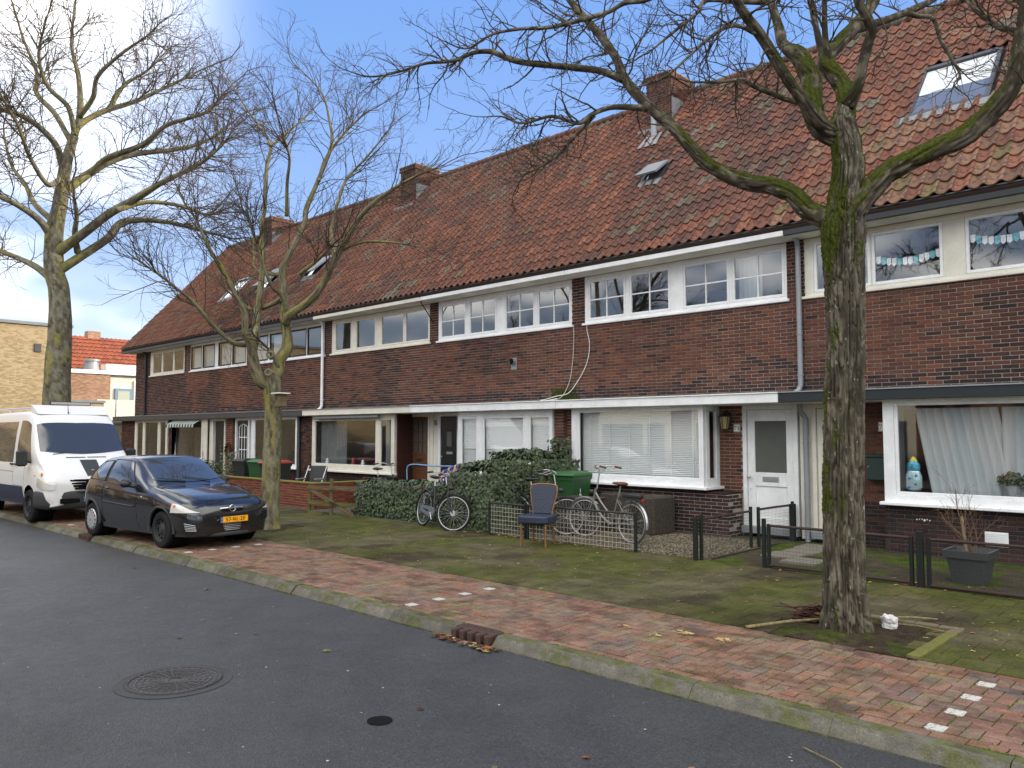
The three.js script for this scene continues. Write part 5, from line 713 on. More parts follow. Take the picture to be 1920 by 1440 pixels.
// a patch of the shell: x from a(t) to b(t), v from v0 to v1
function patch(S, a, b, v0, v1, side, off, n = 10, m = 8) { const g = new G(), P = []; for (let j = 0; j <= m; j++) { const t = j / m, v = lerp(v0, v1, t); for (let i = 0; i <= n; i++) P.push(S.at(lerp(a(t), b(t), i / n), v, side, off)); } const pos = P.flat(), idx = []; for (let j = 0; j < m; j++) for (let i = 0; i < n; i++) { const q = j * (n + 1) + i; side > 0 ? idx.push(q, q + 1, q + n + 2, q, q + n + 2, q + n + 1) : idx.push(q, q + n + 2, q + 1, q, q + n + 1, q + n + 2); } const h = new THREE.BufferGeometry(); h.setAttribute('position', new THREE.Float32BufferAttribute(pos, 3)); h.setIndex(idx); h.computeVertexNormals(); h.setAttribute('uv', new THREE.Float32BufferAttribute(new Float32Array(pos.length / 3 * 2), 2)); return h; }
function wideTop(S, a, b, off, v0, n = 16, m = 16) { // patch across the centre line, from -v0 side to +v0 side; a, b: x as a function of |s|
  const pos = [], idx = []; for (let j = 0; j <= m; j++) { const s = j / m * 2 - 1, v = lerp(1, v0, Math.abs(s)); for (let i = 0; i <= n; i++) pos.push(...S.at(lerp(a(Math.abs(s)), b(Math.abs(s)), i / n), v, s < 0 ? -1 : 1, off)); } for (let j = 0; j < m; j++) for (let i = 0; i < n; i++) { const q = j * (n + 1) + i; idx.push(q, q + n + 2, q + 1, q, q + n + 1, q + n + 2); } const h = new THREE.BufferGeometry(); h.setAttribute('position', new THREE.Float32BufferAttribute(pos, 3)); h.setIndex(idx); h.computeVertexNormals(); h.setAttribute('uv', new THREE.Float32BufferAttribute(new Float32Array(pos.length / 3 * 2), 2)); return h; }
// a lens on the corner of the nose: for each x from x0 to x1 the strip of shell between the heights lo(t) and hi(t)
function lens(S, x0, x1, lo, hi, side, off, n = 18, m = 6) { const find = (x, y) => { let a = 0.40, b = 0.98; for (let k = 0; k < 24; k++) { const c = (a + b) / 2; S.at(x, c)[1] < y ? a = c : b = c; } return (a + b) / 2; }; const pos = [], idx = []; for (let i = 0; i <= n; i++) { const t = i / n, x = lerp(x0, x1, t); for (let j = 0; j <= m; j++) { const v = find(x, lerp(lo(t), hi(t), j / m)); pos.push(...S.at(x, v, side, off)); } } for (let i = 0; i < n; i++) for (let j = 0; j < m; j++) { const q = i * (m + 1) + j; side > 0 ? idx.push(q, q + m + 1, q + m + 2, q, q + m + 2, q + 1) : idx.push(q, q + m + 2, q + m + 1, q, q + 1, q + m + 2); } const h = new THREE.BufferGeometry(); h.setAttribute('position', new THREE.Float32BufferAttribute(pos, 3)); h.setIndex(idx); h.computeVertexNormals(); h.setAttribute('uv', new THREE.Float32BufferAttribute(new Float32Array(pos.length / 3 * 2), 2)); return h; }
function seal(S, a, b, v0, v1, side, off, r = 0.008) { const p = []; for (let i = 0; i <= 10; i++) p.push(S.at(lerp(a(0), b(0), i / 10), v0, side, off)); for (let i = 1; i <= 10; i++) p.push(S.at(b(i / 10), lerp(v0, v1, i / 10), side, off)); for (let i = 1; i <= 10; i++) p.push(S.at(lerp(b(1), a(1), i / 10), v1, side, off)); for (let i = 1; i <= 10; i++) p.push(S.at(a(1 - i / 10), lerp(v1, v0, i / 10), side, off)); return gb(g => g.tube(p.map(q => [...q, r]), 5)).geom(false); }
function cutArches(geo, axles, r, m, h) { const ev = new Evaluator(); ev.attributes = ['position', 'normal', 'uv']; ev.useGroups = false; let b = new Brush(geo, m); for (const x of axles) for (const s of [-1, 1]) { const c = new Brush(new THREE.CylinderGeometry(r, r, 0.5, 40), m); c.rotation.x = Math.PI / 2; c.position.set(x, h, s * 0.86); c.updateMatrixWorld(); b = ev.evaluate(b, c, SUBTRACTION); } return b.geometry; }
function wheel(parent, x, y, z, r, w, side, style) {
  const k = r / 0.29, prof = [[0.17 * k, -w * 0.42], [0.2 * k, -w * 0.5], [0.255 * k, -w * 0.52], [0.28 * k, -w * 0.42], [0.29 * k, -w * 0.3], [0.292 * k, 0], [0.29 * k, w * 0.3], [0.28 * k, w * 0.42], [0.255 * k, w * 0.52], [0.2 * k, w * 0.5], [0.17 * k, w * 0.42]].map(p => new THREE.Vector2(p[0], p[1]));
  const ty = mesh('wheel', new THREE.LatheGeometry(prof, 40), M.rubber, parent, [x, y, z]); ty.rotation.x = Math.PI / 2;
  const rim = new G(), q = side * w * 0.5;
  if (style === 'cover') { rim.geo(new THREE.LatheGeometry([[0, 0.012], [0.05, 0.014], [0.09, 0.004], [0.15, 0.01], [0.185, 0.0], [0.19, -0.02]].map(p => new THREE.Vector2(p[0] * k, p[1] * side)), 36), new THREE.Matrix4().makeTranslation(0, q, 0)); rim.build('wheel_cover', M.silver, ty); const h = new G(); for (let i = 0; i < 14; i++) { const a = i / 14 * 6.283; h.geo(new THREE.SphereGeometry(0.013 * k, 8, 6), new THREE.Matrix4().makeRotationY(-a).multiply(new THREE.Matrix4().makeScale(1.9, 0.4, 0.9).setPosition(0.162 * k, q + side * 0.008, 0))); } h.build('slots', M.wellBlack, ty, 'stuff'); const c = new G(); c.geo(new THREE.CylinderGeometry(0.028, 0.03, 0.012, 16), new THREE.Matrix4().makeTranslation(0, q + side * 0.014, 0)); c.build('hub_cap', M.zinc, ty); }
  else { rim.geo(new THREE.LatheGeometry([[0, -0.01], [0.05, -0.005], [0.06, -0.03], [0.11, -0.045], [0.15, -0.035], [0.172, -0.06], [0.178, 0.004], [0.19, 0.006]].map(p => new THREE.Vector2(p[0] * k, p[1] * side)), 36), new THREE.Matrix4().makeTranslation(0, q, 0)); rim.build('rim', M.trimGrey, ty); const h = new G(); for (let i = 0; i < 8; i++) { const a = i / 8 * 6.283; h.geo(new THREE.SphereGeometry(0.017 * k, 8, 6), new THREE.Matrix4().makeTranslation(Math.cos(a) * 0.13 * k, q - side * 0.038, Math.sin(a) * 0.13 * k)); } for (let i = 0; i < 5; i++) { const a = i / 5 * 6.283; h.geo(new THREE.SphereGeometry(0.009 * k, 6, 5), new THREE.Matrix4().makeTranslation(Math.cos(a) * 0.05 * k, q, Math.sin(a) * 0.05 * k)); } h.build('vents', M.wellBlack, ty, 'stuff'); }
  return ty;
}
function numberPlate(parent, text, [x, y, z], w = 0.52, h = 0.11, tilt = 0) {
  const t = textTex(512, 108, (c, W, H) => { c.fillStyle = '#f0a713'; c.fillRect(0, 0, W, H); c.fillStyle = '#1d4fa8'; c.fillRect(0, 0, 44, H); c.fillStyle = '#f4d94a'; c.font = 'bold 22px sans-serif'; c.textAlign = 'center'; c.fillText('NL', 22, 96); for (let i = 0; i < 12; i++) { const a = i / 12 * 6.283; c.fillRect(20 + Math.cos(a) * 13, 34 + Math.sin(a) * 13, 4, 4); } c.fillStyle = '#1a1408'; c.font = 'bold 88px sans-serif'; c.textAlign = 'center'; c.fillText(text, 280, 86); c.strokeStyle = '#1a1408'; c.lineWidth = 4; c.strokeRect(2, 2, W - 4, H - 4); });
  const m = new THREE.MeshStandardMaterial({ map: t, roughness: 0.4 }); m.name = 'plate'; const b = mesh('number_plate', chamfer(0.012, h, w, 0.003), M.blackPlastic, parent, [x, y, z]); b.rotation.z = tilt; const p = mesh('plate_face', new THREE.PlaneGeometry(w - 0.008, h - 0.008), m, b, [0.0075, 0, 0]); p.rotation.y = Math.PI / 2; return b;
}
const smoothTube = (pts, r, seg = 6, n = 24) => gb(g => g.tube(cr(pts.map(p => [...p, r]), n), seg));
// --- the small black three-door hatchback
function hatchback(name, label, o, turn, plateText) {
  const t = thing(name, label, 'car', o, turn);
  // x, keel y, sill half width, widest, belt y, belt half width, roof half width, roof centre y
  const S = Shell([[-0.57, 0.34, 0.50, 0.60, 0.66, 0.56, 0.46, 0.74], [-0.545, 0.28, 0.58, 0.67, 0.76, 0.62, 0.47, 0.90], [-0.46, 0.25, 0.66, 0.73, 0.86, 0.68, 0.49, 1.08], [-0.35, 0.23, 0.70, 0.77, 0.93, 0.725, 0.51, 1.225], [-0.18, 0.21, 0.73, 0.80, 0.965, 0.755, 0.53, 1.335], [0.05, 0.19, 0.745, 0.815, 0.965, 0.775, 0.555, 1.395], [0.4, 0.18, 0.75, 0.822, 0.945, 0.785, 0.575, 1.43], [0.8, 0.18, 0.75, 0.823, 0.92, 0.788, 0.585, 1.44], [1.15, 0.18, 0.75, 0.823, 0.90, 0.788, 0.58, 1.415], [1.4, 0.18, 0.75, 0.823, 0.89, 0.786, 0.59, 1.325], [1.7, 0.18, 0.75, 0.823, 0.885, 0.78, 0.62, 1.165], [2.0, 0.18, 0.75, 0.822, 0.875, 0.775, 0.665, 1.0], [2.12, 0.18, 0.75, 0.822, 0.868, 0.772, 0.68, 0.955], [2.4, 0.18, 0.75, 0.82, 0.845, 0.76, 0.66, 0.915], [2.7, 0.18, 0.74, 0.805, 0.79, 0.735, 0.61, 0.865], [2.95, 0.19, 0.72, 0.785, 0.745, 0.705, 0.56, 0.815], [3.10, 0.20, 0.69, 0.75, 0.70, 0.67, 0.51, 0.765], [3.20, 0.21, 0.63, 0.69, 0.64, 0.61, 0.46, 0.70], [3.255, 0.23, 0.56, 0.60, 0.57, 0.54, 0.40, 0.62], [3.275, 0.27, 0.48, 0.50, 0.50, 0.46, 0.34, 0.53]],
    ([yb, ws, wm, yB, wB, wR, yR]) => { const roofy = Math.min(0.06, (yR - yB) * 0.3); return [[0, yb], [ws * 0.6, yb], [ws * 0.96, yb + 0.005], [ws, yb + 0.05], [lerp(ws, wm, 0.7), lerp(yb, yB, 0.32)], [wm, lerp(yb, yB, 0.62)], [lerp(wm, wB, 0.3), lerp(yb, yB, 0.86)], [wB, yB], [lerp(wB, wR, 0.5) + 0.022 * sm(0.05, 0.3, yR - yB), lerp(yB, yR, 0.5)], [wR + 0.01, yR - roofy], [wR * 0.86, yR - roofy * 0.35], [wR * 0.45, yR - roofy * 0.04], [0, yR]]; });
  const vB = 7 / 12, vR = 9 / 12;
  const body = mesh('body', cutArches(shellGeo(S, 90, 40), [0, 2.49], 0.33, M.carBlack, 0.30), M.carBlack, t);
  for (const x of [0, 2.49]) for (const s of [-1, 1]) { gb(g => { g.geo(new THREE.CylinderGeometry(0.325, 0.325, 0.3, 30, 1, true), new THREE.Matrix4().makeRotationX(Math.PI / 2).setPosition(x, 0.30, s * 0.60)); g.geo(new THREE.CircleGeometry(0.325, 30), new THREE.Matrix4().makeRotationY(s > 0 ? 0 : Math.PI).setPosition(x, 0.30, s * 0.50)); }).build('wheel_well', M.wellBlack, t); const arch = []; for (let i = 0; i <= 20; i++) { const a = -0.15 + i / 20 * (Math.PI + 0.3), xx = x + Math.cos(a) * 0.352, y = 0.30 + Math.sin(a) * 0.352; arch.push([xx, y, s * (0.805 + 0.012 * Math.sin(a) - (x > 2 ? Math.max(0, xx - 2.5) * 0.14 : Math.max(0, -xx) * 0.2)), 0.024]); } gb(g => g.tube(arch, 8)).build('arch_trim', M.trimGrey, t); }
  // glass
  const wsh = mesh('windscreen', wideTop(S, s => 1.27 - 0.03 * s, s => 1.99 - 0.16 * s * s, 0.006, 0.79), M.carGlass, t);
  mesh('rear_window', wideTop(S, s => -0.44, s => -0.13, 0.006, 0.8), M.carGlass, t);
  for (const s of [1, -1]) {
    mesh('side_window', patch(S, u => 0.52 + 0.02 * u, u => lerp(1.64, 1.18, Math.pow(u, 0.9)), vB + 0.014, vR - 0.012, s, 0.005), M.carGlass, t); mesh('rear_side_window', patch(S, u => lerp(-0.20, 0.06, u * u), u => 0.44 + 0.02 * u, vB + 0.02, vR - 0.02, s, 0.005), M.carGlass, t);
    mesh('window_seal', seal(S, u => 0.52 + 0.02 * u, u => lerp(1.64, 1.18, Math.pow(u, 0.9)), vB + 0.014, vR - 0.012, s, 0.006), M.trimGrey, t); mesh('window_seal', seal(S, u => lerp(-0.20, 0.06, u * u), u => 0.44 + 0.02 * u, vB + 0.02, vR - 0.02, s, 0.006), M.trimGrey, t);
    mesh('door_seam', gb(g => { for (const [xa, xb] of [[0.46, 0.43], [1.73, 1.66]]) g.tube([0, 0.25, 0.5, 0.75, 1].map(q => [...S.at(lerp(xa, xb, q), lerp(0.28, vB, q), s, 0.001), 0.004]), 5); }).geom(false), M.wellBlack, t);
    const mp = gb(g => { g.geo(new THREE.SphereGeometry(0.1, 16, 12), new THREE.Matrix4().makeScale(0.75, 0.62, 0.95).setPosition(1.50, 0.985, s * 0.90)); g.rod([1.56, 0.94, s * 0.78], [1.52, 0.96, s * 0.87], 0.03, 8); }).build('mirror', M.blackPlastic, t);
    gb(g => g.geo(new THREE.CircleGeometry(0.07, 16), new THREE.Matrix4().makeRotationY(-Math.PI / 2).setPosition(1.432, 0.985, s * 0.90))).build('mirror_glass', M.carGlass, mp);
    { const a = S.at(0.60, 0.545, s, 0.0); gb(g => g.geo(new THREE.SphereGeometry(0.03, 10, 8), new THREE.Matrix4().makeScale(2.6, 0.6, 0.6).setPosition(a[0], a[1], a[2] + s * 0.012))).build('door_handle', M.carBlack, t); }
    mesh('side_moulding', gb(g => g.tube([0.50, 0.8, 1.1, 1.4, 1.62].map(x => [...S.at(x, 0.415, s, 0.004), 0.016]), 6)).geom(false), M.blackPlastic, t);
    const hl = mesh('headlight', lens(S, 2.80, 3.245, q => 0.578 + 0.01 * q, q => lerp(0.715, 0.592, Math.pow(q, 1.7)) + 0.012 * Math.sin(q * 3.14), s, 0.010), M.lampGlass, t);
    { const a = S.at(2.88, 0.50, s, 0.012); gb(g => g.sph(a[0], a[1], a[2], 0.028, 1, 1, 0.4)).build('indicator', M.amber, hl); }
    mesh('side_repeater', gb(g => { const a = S.at(1.86, 0.5, s, 0.004); g.sph(...a, 0.018, 1.3, 0.8, 0.5); }).geom(false), M.lampGlass, t);
    mesh('tail_lamp', patch(S, u => -0.53 + 0.12 * u, u => -0.40 + 0.16 * u, 0.48, 0.68, s, 0.006), M.redLamp, t);
    wheel(t, 0, 0.292, s * 0.715, 0.292, 0.17, s, s > 0 ? 'cover' : 'steel'); wheel(t, 2.49, 0.292, s * 0.715, 0.292, 0.17, s, 'steel');
    mesh('fog_grille', gb(g => { for (let i = 0; i < 5; i++) g.tube([0, 0.5, 1].map(q => [...S.at(lerp(3.12, 3.245, q), 0.30 + i * 0.018, s, 0.006), 0.005]), 5); }).geom(false), M.silver, t);
  }
  // nose: chrome bar with a ring, lower grille, plate, dark lip
  const nose = y => 3.268 - Math.max(0, y - 0.47) * 0.62 - Math.max(0, 0.33 - y) * 0.25;
  const gr = gb(g => { const p = []; for (let i = -8; i <= 8; i++) { const z = i / 8 * 0.37; p.push([3.245 - z * z * 0.5, 0.628 - z * z * 0.05, z, 0.020]); } g.tube(p, 8); }).build('grille_bar', M.chrome, t);
  gb(g => { const p = []; for (let i = -8; i <= 8; i++) { const z = i / 8 * 0.40; p.push([3.252 - z * z * 0.5, 0.595 - z * z * 0.05, z, 0.024]); } g.tube(p, 8); }).build('grille', M.wellBlack, t);
  const em = gb(g => { g.geo(new THREE.TorusGeometry(0.052, 0.008, 8, 28), new THREE.Matrix4().makeRotationY(Math.PI / 2).setPosition(3.268, 0.625, 0)); g.geo(new THREE.CylinderGeometry(0.052, 0.052, 0.01, 24), new THREE.Matrix4().makeRotationZ(Math.PI / 2).setPosition(3.257, 0.625, 0)); g.tube([[3.271, 0.635, 0.075, 0.004], [3.272, 0.619, -0.01, 0.008], [3.272, 0.631, 0.01, 0.008], [3.271, 0.615, -0.075, 0.004]], 6); }).build('emblem', M.chrome, gr);
  gb(g => { for (let i = 0; i < 5; i++) { const p = [], y = 0.285 + i * 0.026; for (let k = -8; k <= 8; k++) { const z = k / 8 * (0.40 - i * 0.004); p.push([3.285 - z * z * 0.5 - (0.4 - y) * 0.05, y, z, 0.006]); } g.tube(p, 5); } }).build('lower_grille', M.silver, t);
  gb(g => { const p = []; for (let k = -10; k <= 10; k++) { const z = k / 10 * 0.66; p.push([3.268 - Math.pow(Math.abs(z), 2.4) * 0.85, 0.225, z, 0.034]); } g.tube(p, 8); }).build('bumper_lip', M.trimGrey, t);
  gb(g => { const p = []; for (let k = -10; k <= 10; k++) { const z = k / 10 * 0.70; p.push([3.262 - Math.pow(Math.abs(z), 2.4) * 0.80, 0.44, z, 0.05]); } g.tube(p, 10); }).build('bumper', M.carBlack, t);
  numberPlate(t, plateText, [3.322, 0.455, 0], 0.50, 0.108, 0.06);
  for (const s of [0.12, -0.34]) { gb(g => g.tube([0, 0.33, 0.66, 1].map(q => { const p = S.at(lerp(2.0 - 0.01, 1.88, q), 0.97, 1, 0.02); return [p[0], p[1], s + q * 0.44, 0.008]; }), 5)).build('wiper', M.blackPlastic, t); }
  // cabin seen through the glass edge: shelf and seams
  mesh('bonnet_seam', gb(g => { for (const s of [1, -1]) g.tube([2.05, 2.4, 2.7, 2.9].map(x => [...S.at(x, 0.78, s, 0.0), 0.004]), 5); }).geom(false), M.wellBlack, t);
  return t;
}
hatchback('parked_car', 'small black three-door hatchback parked on the clinker strip', [-15.52, 0.1, 7.22], 4.5 * Math.PI / 180, '57-NL-ZP');
// --- the white camper van behind it
{
  const t = thing('parked_van', 'white camper van with dark grey bumper and roof spoiler parked behind the black car', 'van', [-18.9, 0.08, 7.15], 1.2 * Math.PI / 180);
  // x (front axle 0), keel y, sill w, widest, belt y, belt w, roof w, roof y
  const S = Shell([[-4.9, 0.35, 0.86, 0.95, 1.25, 0.93, 0.80, 2.30], [-3, 0.32, 0.88, 0.965, 1.25, 0.94, 0.80, 2.34], [-1.6, 0.32, 0.88, 0.965, 1.25, 0.94, 0.80, 2.35], [-0.9, 0.32, 0.88, 0.965, 1.25, 0.935, 0.80, 2.35], [-0.6, 0.32, 0.88, 0.965, 1.25, 0.93, 0.79, 2.33], [-0.4, 0.32, 0.88, 0.965, 1.24, 0.93, 0.78, 2.24], [-0.2, 0.32, 0.88, 0.965, 1.23, 0.925, 0.80, 2.05], [0.05, 0.32, 0.88, 0.965, 1.22, 0.92, 0.825, 1.745], [0.28, 0.32, 0.88, 0.962, 1.20, 0.91, 0.848, 1.464], [0.35, 0.32, 0.88, 0.96, 1.18, 0.905, 0.85, 1.375], [0.5, 0.32, 0.88, 0.958, 1.12, 0.90, 0.84, 1.28], [0.72, 0.33, 0.87, 0.95, 1.02, 0.89, 0.81, 1.12], [0.86, 0.34, 0.85, 0.93, 0.95, 0.87, 0.78, 1.02], [0.93, 0.36, 0.81, 0.885, 0.90, 0.83, 0.73, 0.96], [0.965, 0.38, 0.76, 0.83, 0.86, 0.78, 0.68, 0.90], [0.98, 0.40, 0.70, 0.76, 0.82, 0.72, 0.62, 0.85]],
    ([yb, ws, wm, yB, wB, wR, yR]) => { const rf = Math.min(0.13, (yR - yB) * 0.35); return [[0, yb], [ws * 0.6, yb], [ws * 0.97, yb], [ws, yb + 0.05], [lerp(ws, wm, 0.8), lerp(yb, yB, 0.3)], [wm, lerp(yb, yB, 0.6)], [lerp(wm, wB, 0.4), lerp(yb, yB, 0.88)], [wB, yB], [lerp(wB, wR, 0.45) + 0.015, lerp(yB, yR, 0.5)], [wR + 0.02, yR - rf], [wR * 0.93, yR - rf * 0.3], [wR * 0.5, yR - rf * 0.03], [0, yR]]; });
  const vB = 7 / 12, vR = 9 / 12;
  mesh('body', cutArches(shellGeo(S, 100, 36), [0, -3.4], 0.41, M.vanWhite, 0.36), M.vanWhite, t);
  for (const x of [0, -3.4]) for (const s of [-1, 1]) { gb(g => { g.geo(new THREE.CylinderGeometry(0.40, 0.40, 0.3, 28, 1, true), new THREE.Matrix4().makeRotationX(Math.PI / 2).setPosition(x, 0.36, s * 0.72)); g.geo(new THREE.CircleGeometry(0.4, 28), new THREE.Matrix4().makeRotationY(s > 0 ? 0 : Math.PI).setPosition(x, 0.36, s * 0.6)); }).build('wheel_well', M.wellBlack, t); wheel(t, x, 0.34, s * 0.86, 0.34, 0.2, s, 'steel'); }
  mesh('windscreen', wideTop(S, s => -0.215 - 0.02 * s, s => 0.325 - 0.10 * s * s, 0.008, 0.80), M.carGlass, t);
  mat('vanBlue', [0.02, 0.028, 0.055], 0.45);
  for (const s of [1, -1]) {
    mesh('door_window', patch(S, u => -0.98 + 0.03 * u, u => lerp(-0.02, -0.40, u), vB + 0.012, vR - 0.025, s, 0.006), M.carGlass, t);
    mesh('side_window', patch(S, u => -2.6, u => -1.18, vB - 0.01, vR - 0.03, s, 0.006), M.carGlass, t);
    for (const [a, b] of [[-1.05, -0.44], [0.44, 0.90]].slice(0, 1)) mesh('lower_band', patch(S, () => -3.0, () => -0.42, 0.20, 0.37, s, 0.004, 20, 6), M.vanBlue, t);
    mesh('door_seam', gb(g => { for (const x of [-1.08, -0.35]) g.tube([0, 0.25, 0.5, 0.75, 1].map(q => [...S.at(x, lerp(0.26, vB, q), s, 0.001), 0.005]), 5); g.tube([-1.08, -0.8, -0.42].map(x => [...S.at(x, 0.375, s, 0.002), 0.006]), 5); g.tube([-3, -2, -1.1].map(x => [...S.at(x, 0.46, s, 0.002), 0.006]), 5); }).geom(false), M.lead, t);
    const mi = gb(g => g.cbox(-0.12, 1.16, s > 0 ? 1.0 : -1.2, 0.04, 1.50, s > 0 ? 1.2 : -1.0, 0.04).rod([-0.05, 1.24, s * 0.9], [-0.04, 1.26, s * 1.02], 0.03)).build('mirror', M.blackPlastic, t);
    for (const x of [-0.92, -1.2]) { const a = S.at(x, 0.535, s, 0.02); gb(g => g.cbox(a[0] - 0.09, a[1] - 0.02, a[2] - 0.015, a[0] + 0.09, a[1] + 0.02, a[2] + 0.015, 0.01)).build('door_handle', M.blackPlastic, t); }
    const hl = mesh('headlight', lens(S, 0.50, 0.978, q => 0.695, q => lerp(0.93, 0.80, Math.pow(q, 1.4)), s, 0.012), M.lampGlass, t);
    { const a = S.at(0.66, 0.53, s, 0.012); gb(g => g.sph(...a, 0.04, 1, 1.1, 0.4)).build('indicator', M.amber, hl); }
    { const a = S.at(0.33, 0.46, s, 0.004); gb(g => g.cbox(a[0] - 0.03, a[1] - 0.015, a[2] - 0.006, a[0] + 0.03, a[1] + 0.015, a[2] + 0.006)).build('side_repeater', M.amber, t); }
  }
  { // bumper: one band that wraps the nose and runs back to the arches
    const pos = [], idx = [], n = 48, prof = [[0.30, -0.05], [0.33, 0.02], [0.42, 0.045], [0.56, 0.05], [0.64, 0.04], [0.665, 0.015], [0.67, -0.05]], m = prof.length;
    for (let k = 0; k <= n; k++) { const q = k / n * 2 - 1, e = Math.abs(q), cx = e < 0.72 ? 0.985 - Math.pow(e / 0.72, 3.2) * 0.16 : lerp(0.825, 0.43, (e - 0.72) / 0.28), cz = Math.sign(q) * (e < 0.72 ? e / 0.72 * 0.90 : lerp(0.90, 0.955, Math.sqrt((e - 0.72) / 0.28))), nx = e < 0.60 ? 1 : lerp(1, 0.05, sm(0.60, 0.85, e)), nz = Math.sign(q) * Math.sqrt(1 - nx * nx); for (const [y, o] of prof) pos.push(cx + nx * o, y, cz + nz * o); }
    for (let k = 0; k < n; k++) for (let j = 0; j < m - 1; j++) { const a = k * m + j, b = a + m; idx.push(a, a + 1, b, a + 1, b + 1, b); }
    const h = new THREE.BufferGeometry(); h.setAttribute('position', new THREE.Float32BufferAttribute(pos, 3)); h.setIndex(idx); h.computeVertexNormals(); h.setAttribute('uv', new THREE.Float32BufferAttribute(new Float32Array(pos.length / 3 * 2), 2)); mesh('bumper', h, M.trimGrey, t);
  }
  for (const s of [-1, 1]) gb(g => g.cbox(0.99, 0.42, s > 0 ? 0.30 : -0.68, 1.028, 0.52, s > 0 ? 0.68 : -0.30, 0.012)).build('air_intake', M.wellBlack, t);
  const gr = gb(g => { for (let i = 0; i < 4; i++) { const p = []; for (let k = -6; k <= 6; k++) { const z = k / 6 * (0.40 + i * 0.03); p.push([1.012 - i * 0.008 - z * z * 0.14, 0.715 + i * 0.052, z, 0.022]); } g.tube(p, 6); } for (let i = 0; i < 2; i++) { const p = []; for (let k = -6; k <= 6; k++) { const z = k / 6 * 0.36; p.push([1.03 - z * z * 0.16, 0.60 + i * 0.035, z, 0.012]); } g.tube(p, 6); } }).build('grille', M.wellBlack, t);
  gb(g => { for (let i = 0; i < 12; i++) { const za = lerp(-0.5, 0.5, i / 12), zb = lerp(-0.5, 0.5, (i + 1) / 12), X = z => 1.0 - z * z * 0.14; g.quad([X(za), 0.69, za], [X(zb), 0.69, zb], [X(zb) - 0.02, 0.90, zb], [X(za) - 0.02, 0.90, za]); } }).build('grille_backing', M.wellBlack, t);
  gb(g => { const m = new THREE.Matrix4().makeRotationY(Math.PI / 2).setPosition(1.04, 0.82, 0); g.geo(new THREE.TorusGeometry(0.115, 0.011, 8, 32), m); for (let i = 0; i < 3; i++) { const a = Math.PI / 2 + i * 2.0944; g.tube([[1.042, 0.82, 0, 0.017], [1.04, 0.82 + Math.sin(a) * 0.11, Math.cos(a) * 0.11, 0.006]], 6); } }).build('emblem', M.chrome, gr);
  { const dg = wideTop(S, s => 0.50, s => 0.93, 0.008, 0.962); mesh('bonnet_panel', dg, M.trimGrey, t); mesh('bonnet_badge', gb(g => g.sph(0.80, 1.075, 0, 0.03, 1, 0.4, 1)).geom(false), M.silver, t); }
  gb(g => { for (const [a, b] of [[-0.40, -0.02], [0.02, 0.40]]) g.cbox(0.37, 1.325, a, 0.43, 1.345, b, 0.008); }).build('cowl_vent', M.trimGrey, t);
  for (const [a, b] of [[0.62, 0.05], [0.02, -0.55]]) gb(g => g.tube([[0.315, 1.405, a, 0.012], [0.30, 1.43, (a + b) / 2, 0.011], [0.285, 1.45, b, 0.008]], 5)).build('wiper', M.blackPlastic, t);
  gb(g => { for (const s of [0]) { g.quad([-0.42, 2.26, 0.70], [-0.42, 2.26, -0.70], [-0.62, 2.46, -0.78], [-0.62, 2.46, 0.78]); g.quad([-0.62, 2.46, 0.78], [-0.62, 2.46, -0.78], [-0.66, 2.30, -0.78], [-0.66, 2.30, 0.78]); g.tri([-0.42, 2.26, 0.70], [-0.62, 2.46, 0.78], [-0.66, 2.3, 0.78]); g.tri([-0.42, 2.26, -0.70], [-0.66, 2.3, -0.78], [-0.62, 2.46, -0.78]); } }).build('roof_spoiler', M.vanWhite, t);
  const lb = gb(g => { g.cbox(-0.70, 2.47, -0.42, -0.62, 2.545, 0.42, 0.008); }).build('light_bar', M.blackPlastic, t); gb(g => g.box(-0.622, 2.482, -0.40, -0.616, 2.533, 0.40)).build('lens', M.lampGlass, lb);
  gb(g => { for (const s of [-1, 1]) { g.rod([-0.8, 2.40, s * 0.66], [-3.4, 2.40, s * 0.66], 0.02, 8); for (const x of [-0.9, -1.7, -2.5]) g.rod([x, 2.28, s * 0.68], [x, 2.40, s * 0.66], 0.012, 6); } }).build('roof_rail', M.silver, t);
  gb(g => g.tube([[-0.44, 2.28, 0.1, 0.02], [-0.46, 2.32, 0.1, 0.008], [-0.5, 2.5, 0.1, 0.004]], 6)).build('aerial', M.blackPlastic, t);
  numberPlate(t, 'TN-65-KD', [1.05, 0.50, 0], 0.52, 0.11);
}
